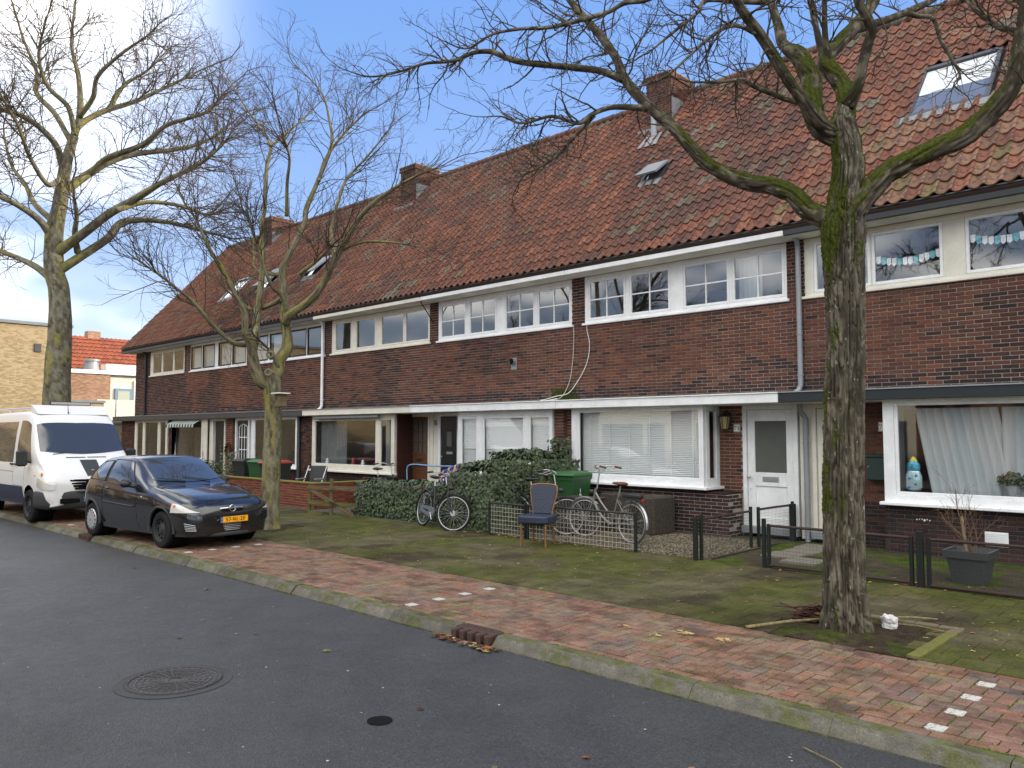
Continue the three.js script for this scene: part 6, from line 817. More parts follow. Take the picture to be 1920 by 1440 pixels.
// ---------------------------------------------------------------- bicycles (x forward, base between the wheels)
mat('bikeBlack', [0.014, 0.015, 0.016], 0.4); mat('bikeSilver', [0.22, 0.21, 0.19], 0.4, { metalness: 0.5 }); mat('alloy', [0.46, 0.46, 0.46], 0.35, { metalness: 0.7 }); mat('leatherBrown', [0.12, 0.035, 0.018], 0.55); mat('greyPlastic', [0.10, 0.115, 0.135], 0.5); mat('tyre', [0.025, 0.024, 0.023], 0.85); mat('tyreGrey', [0.09, 0.085, 0.08], 0.85);
function bicycle(label, o, turn, lean, c) {
  const t = thing('bicycle', label, 'bicycle', o, 0, 'bicycles by the front gardens'); t.rotation.order = 'YXZ'; t.rotation.set(lean, turn, 0);
  const r = 0.345, wb = 1.10, fm = M[c.frame], put = (n, m, f, p = t) => gb(f).build(n, m, p), bb = [0.46, 0.29, 0], seat = [0.30, 0.86, 0], head = [0.88, 0.86, 0], headLow = [0.93, 0.62, 0];
  const wheelAt = (x, steer, par) => {
    const w = mesh('wheel', new THREE.TorusGeometry(r - 0.018, 0.019, 8, 44), M[c.tyre || 'tyre'], par, [x, r, 0]); w.rotation.y = steer;
    mesh('rim', new THREE.TorusGeometry(r - 0.045, 0.011, 6, 44), M.alloy, w); put('spokes', M.steel, g => { for (let i = 0; i < 30; i++) { const a = i / 30 * 6.283, b = a + (i % 2 ? 0.5 : -0.5); g.rod([Math.cos(b) * 0.03, Math.sin(b) * 0.03, i % 4 < 2 ? 0.03 : -0.03], [Math.cos(a) * (r - 0.05), Math.sin(a) * (r - 0.05), 0], 0.0016, 3); } }, w); put('hub', M.alloy, g => g.geo(new THREE.CylinderGeometry(c.bigHub ? 0.05 : 0.028, c.bigHub ? 0.05 : 0.028, 0.075, 14), new THREE.Matrix4().makeRotationX(Math.PI / 2)), w); return w; };
  wheelAt(0, 0, t);
  put('frame', fm, g => {
    if (c.style === 'step') { g.tube(cr([[0.93, 0.66, 0, 0.02], [0.78, 0.46, 0, 0.02], [0.60, 0.34, 0, 0.02], [0.46, 0.29, 0, 0.02]], 14), 8); g.tube(cr([[0.89, 0.80, 0, 0.017], [0.72, 0.62, 0, 0.017], [0.52, 0.47, 0, 0.017], [0.40, 0.46, 0, 0.017]], 12), 8); } else { g.rod([0.93, 0.68, 0], bb, 0.019); g.rod([0.90, 0.80, 0], [0.33, 0.76, 0], 0.017); }
    g.rod(bb, [0.31, 0.80, 0], 0.017); for (const s of [-1, 1]) { g.rod([0, r, s * 0.055], [0.45, 0.29, s * 0.03], 0.010, 6); g.rod([0, r, s * 0.055], [0.335, 0.70, s * 0.02], 0.009, 6); } g.rod(headLow, head, 0.023);
  });
  const st = new THREE.Group(); st.name = 'front_assembly'; t.add(st); st.position.set(0.955, 0, 0); st.rotation.y = c.steer || 0;
  const fx = wb - 0.955; wheelAt(fx, 0, st);
  put('fork', fm, g => { for (const s of [-1, 1]) g.tube(cr([[-0.02, 0.66, s * 0.03, 0.013], [0.03, 0.5, s * 0.048, 0.012], [fx, r, s * 0.052, 0.009]], 8), 6); g.rod([-0.05, 0.70, 0], [-0.02, 0.66, 0], 0.02); }, st);
  put('stem', M.alloy, g => g.rod([-0.08, 0.86, 0], [-0.125, c.barY || 1.03, 0], 0.013), st);
  const by = c.barY || 1.03; put('handlebar', M[c.bar || 'alloy'], g => g.tube(cr([[-0.36, by + 0.03, 0.28, 0.011], [-0.2, by + 0.06, 0.25, 0.011], [-0.1, by + 0.02, 0.12, 0.011], [-0.115, by, 0, 0.011], [-0.1, by + 0.02, -0.12, 0.011], [-0.2, by + 0.06, -0.25, 0.011], [-0.36, by + 0.03, -0.28, 0.011]], 30), 8), st);
  for (const s of [-1, 1]) { put('grip', M[c.grip || 'blackPlastic'], g => g.rod([-0.27, by + 0.05, s * 0.265], [-0.39, by + 0.022, s * 0.283], 0.018, 10), st); put('brake_lever', M.alloy, g => g.tube([[-0.2, by + 0.03, s * 0.245, 0.006], [-0.3, by - 0.015, s * 0.25, 0.006], [-0.36, by - 0.02, s * 0.26, 0.005]], 5), st); }
  put('headlamp', M[c.lamp || 'blackPlastic'], g => { g.sph(0.02, 0.80, 0, 0.045, 1.2, 1, 1); }, st);
  put('saddle', M[c.saddle || 'blackPlastic'], g => { g.geo(new THREE.SphereGeometry(0.11, 14, 10), new THREE.Matrix4().makeScale(0.85, 0.32, 0.95).setPosition(0.24, 0.97, 0)); g.geo(new THREE.SphereGeometry(0.06, 12, 8), new THREE.Matrix4().makeScale(2.0, 0.42, 0.7).setPosition(0.36, 0.975, 0)); }); put('seat_post', M.alloy, g => g.rod([0.31, 0.78, 0], [0.275, 0.95, 0], 0.013));
  const guard = (x, a0, a1, p, n) => put(n, M[c.guard || 'bikeBlack'], g => { const q = []; for (let i = 0; i <= 16; i++) { const a = lerp(a0, a1, i / 16); q.push([Math.cos(a), Math.sin(a)]); } for (let i = 0; i < 16; i++) for (const [za, zb, ra, rb] of [[-0.028, 0, r + 0.008, r + 0.022], [0, 0.028, r + 0.022, r + 0.008]]) { const P = (k, z, R_) => [x + q[k][0] * R_, r + q[k][1] * R_, z]; g.quad(P(i, za, ra), P(i, zb, rb), P(i + 1, zb, rb), P(i + 1, za, ra)); } for (const s of [-1, 1]) g.rod([x, r, s * 0.05], [x + q[13][0] * (r + 0.01), r + q[13][1] * (r + 0.01), s * 0.025], 0.003, 4); }, p);
  guard(0, 0.75, 3.35, t, 'rear_mudguard'); guard(fx, 0.35, 2.35, st, 'front_mudguard');
  put('chain_case', M[c.chain || 'blackPlastic'], g => { const s = new THREE.Shape(); s.moveTo(-0.05, r - 0.045); s.lineTo(0.46, 0.20); s.absarc(0.46, 0.29, 0.10, -1.6, 1.4, false); s.lineTo(0.40, 0.40); s.lineTo(-0.05, r + 0.05); s.closePath(); const h = new THREE.Path(); h.moveTo(0.08, r - 0.01); h.lineTo(0.34, 0.27); h.lineTo(0.34, 0.34); h.lineTo(0.08, r + 0.012); h.closePath(); s.holes.push(h); g.geo(new THREE.ExtrudeGeometry(s, { depth: 0.03, bevelEnabled: true, bevelSize: 0.005, bevelThickness: 0.005, bevelSegments: 1 }), new THREE.Matrix4().makeTranslation(0, 0, c.flip ? -0.075 : 0.045)); });
  put('crank', M.alloy, g => { g.rod([0.46, 0.29, 0.09], [0.56, 0.16, 0.09], 0.01); g.rod([0.46, 0.29, -0.09], [0.36, 0.42, -0.09], 0.01); g.rod([0.46, 0.29, -0.09], [0.46, 0.29, 0.09], 0.014); }); for (const [x, y, s] of [[0.56, 0.16, 1], [0.36, 0.42, -1]]) put('pedal', M.blackPlastic, g => g.cbox(x - 0.045, y - 0.012, s > 0 ? 0.1 : -0.19, x + 0.045, y + 0.012, s > 0 ? 0.19 : -0.1, 0.005));
  put('rear_rack', M.bikeBlack, g => { for (const s of [-1, 1]) { g.rod([-0.22, 0.745, s * 0.06], [0.26, 0.745, s * 0.06], 0.007, 6); g.rod([0, r, s * 0.075], [-0.05, 0.745, s * 0.06], 0.006, 6); g.rod([0, r, s * 0.075], [-0.18, 0.745, s * 0.06], 0.006, 6); } for (const x of [-0.22, -0.1, 0.02, 0.14]) g.rod([x, 0.745, -0.06], [x, 0.745, 0.06], 0.005, 5); }); put('rear_lamp', M.redLamp, g => g.cbox(-0.26, 0.70, -0.03, -0.23, 0.75, 0.03, 0.008));
  if (c.battery) put('battery', M.blackPlastic, g => g.cbox(-0.22, 0.755, -0.06, 0.2, 0.815, 0.06, 0.015));
  if (c.stand) put('kick_stand', M.alloy, g => g.rod([0.40, 0.26, 0.06], [0.34, 0.0, 0.2], 0.009));
  if (c.seat) put('child_seat', M.blackPlastic, g => { g.cbox(-0.28, 0.76, -0.15, 0.06, 0.83, 0.15, 0.03); g.geo(new THREE.CylinderGeometry(0.16, 0.15, 0.36, 20, 1, true, 1.6, 3.1), new THREE.Matrix4().makeTranslation(-0.16, 0.99, 0)); g.cbox(-0.33, 0.8, -0.14, -0.29, 1.18, 0.14, 0.02); });
  return t;
}
bicycle('black bicycle with grey chain case leaning on the ivy hedge, front wheel turned', [-12.22, 0.118, 3.06], -0.26, -0.17, { frame: 'bikeBlack', style: 'step', steer: 0.72, chain: 'greyPlastic', bigHub: true, barY: 1.0 });
bicycle('silver electric bicycle with brown saddle and grips behind the wire mesh panel', [-7.72, 0.118, 2.40], Math.PI - 0.17, 0.05, { frame: 'bikeSilver', style: 'step', steer: 0.32, saddle: 'leatherBrown', grip: 'leatherBrown', guard: 'alloy', battery: true, stand: true, barY: 1.2, tyre: 'tyreGrey' });
bicycle('black upright bicycle below the cream framed window of the brown door house', [-15.75, 0.118, 1.75], -0.02, -0.04, { frame: 'bikeBlack', style: 'gents', steer: 0.25, grip: 'leatherBrown', barY: 1.06 });
bicycle('dark bicycle with a black child seat behind the mesh panel beside the ivy', [-10.28, 0.118, 2.42], 0.06, -0.10, { frame: 'bikeBlack', style: 'step', steer: 0.5, seat: true, barY: 1.08 });
// ---------------------------------------------------------------- front gardens
mat('mossGround', [1, 1, 1], 1, { map: tex(512, (u, v) => { const n = fbm(u * 12, v * 12, 3, 5, 12), m = noise3(u * 160, v * 160, 2, 160), g = sm(0.38, 0.6, fbm(u * 5, v * 5, 8, 4, 5)), k = 0.24 + 0.14 * n + 0.1 * (m - 0.5); return [k * lerp(0.98, 0.95, g), k * lerp(0.9, 1.12, g), k * lerp(0.72, 0.40, g)]; }, { rx: 0.5, ry: 0.5 }), bumpMap: T.fine, bumpScale: 0.01 });
mat('gravelBed', [0.13, 0.115, 0.09], 1, { map: T.grain, bumpMap: T.fine, bumpScale: 0.012 });
structure(gb(g => g.quad([-5.95, 0.128, 3.0], [GX1, 0.128, 3.0], [GX1, 0.142, 0.5], [-5.95, 0.142, 0.5])).build('garden_moss', M.mossGround));
structure(gb(g => { g.quad([-10.5, 0.126, 3.02], [-6.0, 0.126, 3.02], [-6.0, 0.138, 0.5], [-10.5, 0.138, 0.5]); }).build('garden_gravel', M.gravelBed));
structure(gb(g => g.quad([-34.7, 0.126, 2.9], [-10.5, 0.126, 2.9], [-10.5, 0.138, 0.5], [-34.7, 0.138, 0.5])).build('garden_paving', M.slabPlain || (M.slabPlain = mat('slabPlain', [0.12, 0.11, 0.09], 0.95, { map: T.grain }))));
{ const g = new THREE.DodecahedronGeometry(0.014, 0), im = new THREE.InstancedMesh(g, mat('pebble', [0.2, 0.175, 0.135], 0.95), 5200), m = new THREE.Matrix4(), q = new THREE.Quaternion(), c = new THREE.Color(); for (let i = 0; i < 5200; i++) { const x = rr(-9.2, -6.05), z = rr(0.7, 3.0); q.setFromEuler(new THREE.Euler(rr(0, 6), rr(0, 6), rr(0, 6))); const s = rr(0.5, 1.25); m.compose(V(x, 0.136 + rr(-0.004, 0.004), z), q, V(s, s * 0.7, s)); im.setMatrixAt(i, m); const k = rr(0.45, 1.25); im.setColorAt(i, c.setRGB(k, k * rr(0.92, 1), k * rr(0.8, 0.95))); } im.name = 'gravel'; im.userData = { kind: 'stuff', label: 'brown gravel in the garden of number 71', category: 'gravel' }; im.castShadow = im.receiveShadow = true; scene.add(im); }
// path of pale slabs to the door of 73
for (const [x, z] of [[-5.35, 1.9], [-5.3, 1.35], [-4.9, 2.25], [-5.35, 0.8]]) { const o = mesh('stepping_slab', block(0.5, 0.5, 0.035, 0.006), mat('paleSlab' + x + z, [0.22, 0.20, 0.16], 0.9, { map: T.grain }), scene, [x, 0.125, z]); o.rotation.y = rr(-0.06, 0.06); tag(o, 'pale stepping slab on the mossy path to number 73', 'slab', 'stepping slabs to number 73'); }
// ---------------------------------------------------------------- leaves: ivy shapes scattered on a surface
function ivyLeaf(g, p, n, s, k) { // n: outward normal; a five-pointed leaf of four triangles, creased along its rib
  const N = V(...n).normalize(), up = V(rr(-0.6, 0.6), -1, rr(-0.6, 0.6)); up.sub(N.clone().multiplyScalar(up.dot(N))).normalize(); const sd = N.clone().cross(up), f = (a, b, h) => [p[0] + (up.x * b + sd.x * a + N.x * h) * s, p[1] + (up.y * b + sd.y * a + N.y * h) * s, p[2] + (up.z * b + sd.z * a + N.z * h) * s]; g.k = k;
  const c = f(0, 0.05, 0.16), tip = f(0, 1, -0.05), st = f(0, -0.35, 0.02), l1 = f(-0.62, 0.30, 0), l2 = f(-0.45, -0.42, -0.03), r1 = f(0.62, 0.30, 0), r2 = f(0.45, -0.42, -0.03);
  g.tri(c, tip, l1); g.tri(c, r1, tip); g.tri(c, l1, l2); g.tri(c, r2, r1); g.tri(c, l2, st); g.tri(c, st, r2);
}
mat('leaf', [1, 1, 1], 0.42, { vertexColors: true, side: THREE.DoubleSide }); mat('hedgeCore', [0.13, 0.105, 0.065], 1);
const leafCol = () => { const k = rr(0.55, 1.35); return R() < 0.10 ? [0.09 * k, 0.115 * k, 0.035 * k] : R() < 0.5 ? [0.030 * k, 0.052 * k, 0.018 * k] : [0.042 * k, 0.064 * k, 0.022 * k]; };
{ // the ivy hedge: a low run along the pavement and a tall end running back to the wall
  const t = placed('ivy_hedge', 'dark ivy hedge, low along the pavement and tall beside the green bin', 'hedge', [-12.2, 0.11, 2.7]);
  const vol = [[-14.9, -11.3, 2.25, 2.72, 0.80], [-11.75, -10.4, 1.7, 2.85, 1.20], [-11.6, -10.2, 0.72, 2.1, 1.42], [-11.05, -10.52, 0.56, 0.95, 1.72]];
  const top = (x, z) => { let h = 0; for (const [a, b, c, d, y] of vol) { const e = Math.min(sm(a - 0.12, a + 0.22, x), 1 - sm(b - 0.22, b + 0.12, x), sm(c - 0.1, c + 0.15, z), 1 - sm(d - 0.15, d + 0.1, z)); h = Math.max(h, y * Math.pow(e, 0.35)); } return h * (0.93 + 0.16 * fbm(x * 2.3, z * 2.3, 4, 3)); };
  gb(g => { for (const [a, b, c, d, y] of vol) { const n = Math.ceil((b - a) / 0.2), m = Math.ceil((d - c) / 0.2); g.box(a + 0.12, 0.1, c + 0.1, b - 0.12, y * 0.9, d - 0.1, 'y'); } }).build('stems', M.hedgeCore, t, 'stuff');
  const g = new G(); let n = 0; for (let i = 0; i < 60000 && n < 11500; i++) { const v = vol[i % 4 === 0 ? 0 : i % 4 === 1 ? 1 : i % 4 === 2 ? 2 : (i % 16 === 3 ? 3 : 0)], x = rr(v[0] - 0.12, v[1] + 0.12), z = rr(v[2] - 0.1, v[3] + 0.1), h = top(x, z); if (h < 0.06) continue; const e = 0.05, nx = (top(x - e, z) - top(x + e, z)) / (2 * e), nz = (top(x, z - e) - top(x, z + e)) / (2 * e), steep = Math.hypot(nx, nz); const y = steep > 1.2 ? 0.1 + (h) * Math.pow(R(), 0.8) : 0.1 + h * rr(0.9, 1.03); ivyLeaf(g, [x + rr(-0.03, 0.03), y, z + rr(-0.03, 0.03)], [clamp(nx, -3, 3) + rr(-0.5, 0.5), 0.75 + rr(-0.3, 0.3), clamp(nz, -3, 3) + rr(-0.5, 0.5)], rr(0.032, 0.058), leafCol()); n++; }
  // faces seen from the street get their own cover
  const face = (P, Q, y0, y1, nx, nz, cnt) => { for (let k = 0; k < cnt; k++) { const s = R(), y = lerp(y0, y1, R()), b = 0.09 * fbm(s * 7, y * 5, 3, 3) - 0.03; ivyLeaf(g, [lerp(P[0], Q[0], s) + nx * b, y, lerp(P[1], Q[1], s) + nz * b], [nx + rr(-0.6, 0.6), rr(0.1, 0.8), nz + rr(-0.6, 0.6)], rr(0.032, 0.058), leafCol()); } };
  face([-14.9, 2.74], [-11.4, 2.72], 0.12, 0.86, 0, 1, 1700); face([-11.7, 2.84], [-10.36, 2.88], 0.12, 1.2, 0, 1, 1500); face([-10.30, 3.05], [-10.18, 0.7], 0.12, 1.42, 1, 0.1, 2600); face([-14.92, 2.25], [-14.92, 2.74], 0.12, 0.84, -1, 0.2, 180); face([-10.5, 0.56], [-10.5, 0.9], 1.2, 1.85, 1, 0.3, 120);
  g.build('foliage', M.leaf, t, 'stuff');
}
// ---------------------------------------------------------------- wire mesh panels and rails
mat('meshWire', [0.36, 0.33, 0.27], 0.6, { metalness: 0.3 }); mat('meshDark', [0.05, 0.05, 0.045], 0.7); mat('railRust', [0.055, 0.035, 0.03], 0.7, { map: T.patch }); mat('postGreen', [0.016, 0.02, 0.016], 0.75, { map: T.patch });
function meshPanel(label, a, b, h0, h1, cell, { posts = [1, 1], rail = 'blackMetal', bottom = false, rr_ = 0.018, wire = 0.0028, wm = 'meshWire' } = {}) {
  const t = placed('mesh_panel', label, 'fence', [a[0], 0.115, a[1]], 'low wire mesh panels round the front gardens'), L = Math.hypot(b[0] - a[0], b[1] - a[1]), ux = (b[0] - a[0]) / L, uz = (b[1] - a[1]) / L, P = (s, y) => [a[0] + ux * s, y, a[1] + uz * s];
  gb(g => g.tube([[...P(0, h1), rr_], [...P(L * 0.5, h1 + 0.004), rr_], [...P(L, h1), rr_]], 8)).build('top_rail', M[rail], t); if (bottom) gb(g => g.rod(P(0, h0), P(L, h0), rr_ * 1.25, 8)).build('bottom_rail', M[rail], t);
  gb(g => { for (let s = cell * 0.5; s < L; s += cell) g.rod(P(s, h0 - (bottom ? 0 : 0.01)), P(s, h1), wire, 4); for (let y = h0 + (bottom ? cell * 0.6 : 0.015); y < h1 - 0.02; y += cell) g.rod(P(0, y), P(L, y), wire, 4); }).build('wire_mesh', M[wm], t);
  posts.forEach((p, i) => { if (p) gb(g => g.cbox(P(i ? L : 0, 0)[0] - 0.022, 0.1, P(i ? L : 0, 0)[2] - 0.022, P(i ? L : 0, 0)[0] + 0.022, h1 + (p > 1 ? p - 1 : 0.02), P(i ? L : 0, 0)[2] + 0.022, 0.006)).build('post', M.postGreen, t); }); return t;
}
meshPanel('black framed mesh panel between the ivy and the blue chair', [-10.28, 3.1], [-9.4, 3.12], 0.16, 0.69, 0.074, { wire: 0.005 }); meshPanel('long black framed mesh panel in front of the electric bicycle', [-9.33, 3.12], [-7.16, 3.06], 0.15, 0.70, 0.074, { wire: 0.0052 });
meshPanel('rusty topped mesh panel along the gravel of number 71', [-6.05, 3.03], [-6.12, 1.42], 0.14, 0.70, 0.045, { rail: 'railRust', posts: [1.07, 1.07], wire: 0.0013, wm: 'meshDark' }); meshPanel('mesh panel beside the white front door of number 71', [-6.06, 1.28], [-6.03, 0.12], 0.14, 0.72, 0.045, { rail: 'railRust', posts: [1.04, 1.06], wire: 0.0013, wm: 'meshDark' });
meshPanel('mesh panel with bottom bar left of the old tree', [-5.04, 3.0], [-3.24, 3.02], 0.17, 0.69, 0.045, { rail: 'railRust', bottom: true, wire: 0.0013, wm: 'meshDark' }); meshPanel('mesh panel with bottom bar in front of the potted shrub', [-3.05, 3.02], [-1.2, 3.0], 0.16, 0.69, 0.045, { rail: 'railRust', bottom: true, wire: 0.0013, wm: 'meshDark' });
for (const [x, z, w, h, l] of [[-5.10, 3.02, 0.05, 0.78, 'thin gate post with a reddish tip at the path of number 73'], [-3.14, 3.03, 0.07, 0.78, 'dark fence post between the two barred mesh panels'], [-6.09, 3.12, 0.06, 0.74, 'tall mossy post at the pavement corner of number 71'], [-6.02, 0.14, 0.09, 0.74, 'thick black post beside the grey rain pipe']]) { const o = gb(g => g.cbox(-w / 2, -0.03, -w / 2, w / 2, h - 0.115, w / 2, 0.008)).build('fence_post', M.postGreen); o.position.set(x, 0.115, z); tag(o, l, 'post'); }
// ---------------------------------------------------------------- the blue chair
{
  mat('blueLeather', [0.020, 0.028, 0.055], 0.38, { bumpMap: T.grainB, bumpScale: 0.004 }); mat('oak', [0.30, 0.145, 0.055], 0.45, { map: T.wood });
  const t = thing('dining_chair', 'dark blue leather chair with oak frame left out on the pavement', 'chair', [-8.70, 0.118, 3.57], 0.36);   // faces its own +z
  const seatS = new THREE.Shape(); const w = 0.24, d = 0.23; seatS.moveTo(-w * 0.86, -d); seatS.lineTo(w * 0.86, -d); seatS.quadraticCurveTo(w * 0.98, -d, w * 0.98, -d * 0.7); seatS.lineTo(w * 1.05, d * 0.7); seatS.quadraticCurveTo(w * 1.05, d, w * 0.8, d * 1.05); seatS.quadraticCurveTo(0, d * 1.16, -w * 0.8, d * 1.05); seatS.quadraticCurveTo(-w * 1.05, d, -w * 1.05, d * 0.7); seatS.lineTo(-w * 0.98, -d * 0.7); seatS.quadraticCurveTo(-w * 0.98, -d, -w * 0.86, -d);
  const sg = new THREE.ExtrudeGeometry(seatS, { depth: 0.07, bevelEnabled: true, bevelSize: 0.02, bevelThickness: 0.022, bevelSegments: 4, curveSegments: 10 }); sg.rotateX(Math.PI / 2); { const p = sg.attributes.position; for (let i = 0; i < p.count; i++) { const x = p.getX(i), y = p.getY(i), z = p.getZ(i); if (y > -0.03) p.setY(i, y + 0.022 * Math.max(0, 1 - (x / 0.27) ** 2) * Math.max(0, 1 - (z / 0.27) ** 2)); } sg.computeVertexNormals(); }
  mesh('seat', sg, M.blueLeather, t, [0, 0.475, 0.0]);
  const bS = new THREE.Shape(); bS.moveTo(-0.145, 0); bS.lineTo(0.145, 0); bS.lineTo(0.212, 0.36); bS.quadraticCurveTo(0.22, 0.43, 0.16, 0.44); bS.quadraticCurveTo(0, 0.455, -0.16, 0.44); bS.quadraticCurveTo(-0.22, 0.43, -0.212, 0.36); bS.closePath();
  const bg = new THREE.ExtrudeGeometry(bS, { depth: 0.035, bevelEnabled: true, bevelSize: 0.008, bevelThickness: 0.012, bevelSegments: 3, curveSegments: 10 }); const bk = mesh('backrest', bg, M.blueLeather, t, [0, 0.505, -0.235]); bk.rotation.x = -0.16;
  const fr = gb(g => g.tube(cr([[-0.158, -0.10, 0.018, 0.019], [-0.158, 0.0, 0.018, 0.019], [-0.228, 0.36, 0.018, 0.017], [-0.215, 0.445, 0.018, 0.017], [-0.13, 0.468, 0.018, 0.016], [0, 0.474, 0.018, 0.016], [0.13, 0.468, 0.018, 0.016], [0.215, 0.445, 0.018, 0.017], [0.228, 0.36, 0.018, 0.017], [0.158, 0.0, 0.018, 0.019], [0.158, -0.10, 0.018, 0.019]], 50), 8)).build('back_frame', M.oak, bk);
  for (const s of [-1, 1]) { gb(g => { const a = [s * 0.205, 0.40, 0.20], q = 0.024, p = 0.017; g.tube([[a[0], 0.40, 0.195, q], [s * 0.208, 0.2, 0.20, 0.021], [s * 0.21, -0.005, 0.205, p]], 4); }).build('leg', M.oak, t); gb(g => g.tube([[s * 0.165, 0.42, -0.215, 0.022], [s * 0.175, 0.22, -0.235, 0.02], [s * 0.19, -0.005, -0.285, 0.016]], 4)).build('leg', M.oak, t); }
  gb(g => { g.cbox(-0.2, 0.355, -0.2, 0.2, 0.395, 0.2, 0.01); }).build('seat_rail', M.blackPlastic, t);
}
// ---------------------------------------------------------------- wheelie bins
function wheelieBin(label, [x, y, z], turn, body, lid, mark) {
  const t = thing('wheelie_bin', label, 'bin', [x, y, z], turn, 'wheelie bins in the front gardens'), B = M[body], taper = (y0, y1, w0, d0, w1, d1, g) => { const c = (w, d, yy) => [[-w, yy, d], [w, yy, d], [w, yy, -d], [-w, yy, -d]], a = c(w0, d0, y0), b = c(w1, d1, y1); for (let i = 0; i < 4; i++) g.quad(a[i], a[(i + 1) % 4], b[(i + 1) % 4], b[i]); g.quad(...b); };
  gb(g => { taper(0.06, 0.90, 0.20, 0.235, 0.26, 0.32, g); taper(0.90, 0.965, 0.275, 0.335, 0.28, 0.34, g); g.cbox(-0.285, 0.955, -0.345, 0.285, 0.985, 0.345, 0.01); for (const s of [-0.12, 0.12]) g.cbox(s - 0.02, 0.12, 0.236, s + 0.02, 0.88, 0.30, 0.01); }).build('tub', B, t);
  gb(g => { taper(0.985, 1.03, 0.29, 0.35, 0.275, 0.33, g); taper(1.03, 1.065, 0.27, 0.325, 0.20, 0.24, g); g.cbox(-0.29, 0.975, 0.335, 0.29, 1.01, 0.375, 0.012); g.rod([-0.25, 1.0, -0.37], [0.25, 1.0, -0.37], 0.017); for (const s of [-0.2, 0.2]) g.cbox(s - 0.02, 0.96, -0.39, s + 0.02, 1.02, -0.33, 0.006); }).build('lid', M[lid], t);
  for (const s of [-1, 1]) mesh('wheel', gb(g => g.geo(new THREE.CylinderGeometry(0.1, 0.1, 0.05, 20), new THREE.Matrix4().makeRotationZ(Math.PI / 2))).geom(false), M.rubber, t, [s * 0.225, 0.1, -0.22]);
  gb(g => g.rod([-0.23, 0.1, -0.22], [0.23, 0.1, -0.22], 0.012)).build('axle', M.steel, t);
  if (mark) { const p = plate('label', 0.13, 0.2, new THREE.MeshStandardMaterial({ roughness: 0.6, transparent: true, alphaTest: 0.5, map: textTex(128, 200, (c, W_, H_) => { c.clearRect(0, 0, W_, H_); c.fillStyle = '#dfe6df'; c.beginPath(); c.moveTo(70, 8); c.quadraticCurveTo(100, 60, 70, 92); c.quadraticCurveTo(46, 70, 70, 8); c.fill(); c.fillRect(40, 104, 60, 10); c.fillRect(34, 124, 72, 30); c.fillRect(46, 170, 50, 24); }) }), t, [0.255, 0.66, 0.08], Math.PI / 2); p.rotation.set(0, Math.PI / 2, 0); p.position.x = 0.262; p.rotation.x = 0; }
  return t;
}
mat('binGreen', [0.018, 0.075, 0.020], 0.5, { bumpMap: T.fine, bumpScale: 0.001 }); mat('binGreenLid', [0.026, 0.10, 0.028], 0.45); mat('binBlack', [0.02, 0.021, 0.023], 0.5); mat('binRed', [0.30, 0.04, 0.03], 0.5);
wheelieBin('green wheelie bin between the tall ivy and the wicker seats', [-10.02, 0.13, 1.15], 0.12, 'binGreen', 'binGreenLid', true);
wheelieBin('green wheelie bin behind the low red brick wall', [-20.75, 0.13, 1.75], 0.2, 'binGreen', 'binGreenLid', true); wheelieBin('black wheelie bin with a grey lid behind the low red wall', [-21.75, 0.13, 1.7], 0.15, 'binBlack', 'blackPlastic'); wheelieBin('black wheelie bin with a red lid, between the younger tree and the folding chair', [-19.75, 0.13, 1.95], 0.1, 'binBlack', 'binRed');
// ---------------------------------------------------------------- wicker garden seats
mat('wicker', [0.14, 0.115, 0.09], 0.75, { map: tex(256, (u, v) => { const a = Math.floor(u * 32) + Math.floor(v * 32), s = noise3(Math.floor(u * 32), Math.floor(v * 32), 3); return grey((a % 2 ? 0.95 : 0.68) * (0.7 + 0.5 * s)); }, { rx: 2, ry: 2 }), bumpMap: tex(128, (u, v) => { const a = Math.floor(u * 16) + Math.floor(v * 16), fx = (u * 16) % 1, fy = (v * 16) % 1; return grey(a % 2 ? Math.sin(fx * 3.14) : Math.sin(fy * 3.14)); }, { srgb: false, rx: 4, ry: 4 }), bumpScale: 0.012 });
{ const t = placed('wicker_sofa', 'brown wicker garden sofa upended by the window of number 71', 'sofa', [-8.75, 0.13, 0.95]); gb(g => { g.cbox(-8.34, 0.13, 0.62, -8.0, 0.80, 1.32, 0.03); }).build('armrest', M.wicker, t); gb(g => g.cbox(-9.6, 0.13, 0.60, -8.34, 0.78, 0.80, 0.03)).build('backrest', M.wicker, t); gb(g => g.cbox(-9.6, 0.13, 0.80, -8.34, 0.42, 1.3, 0.02)).build('seat', M.wicker, t); gb(g => g.cbox(-8.3, 0.79, 0.66, -8.04, 0.81, 1.28, 0.01)).build('arm_top', M.wicker, t); }
{ const t = placed('wicker_box', 'square wicker box between the green bin and the electric bicycle', 'box', [-9.35, 0.13, 1.6]); gb(g => g.cbox(-9.75, 0.13, 1.35, -9.02, 0.72, 1.98, 0.03)).build('box_body', M.wicker, t); gb(g => g.cbox(-9.77, 0.722, 1.33, -9.0, 0.755, 2.0, 0.015)).build('lid', M.wicker, t); }
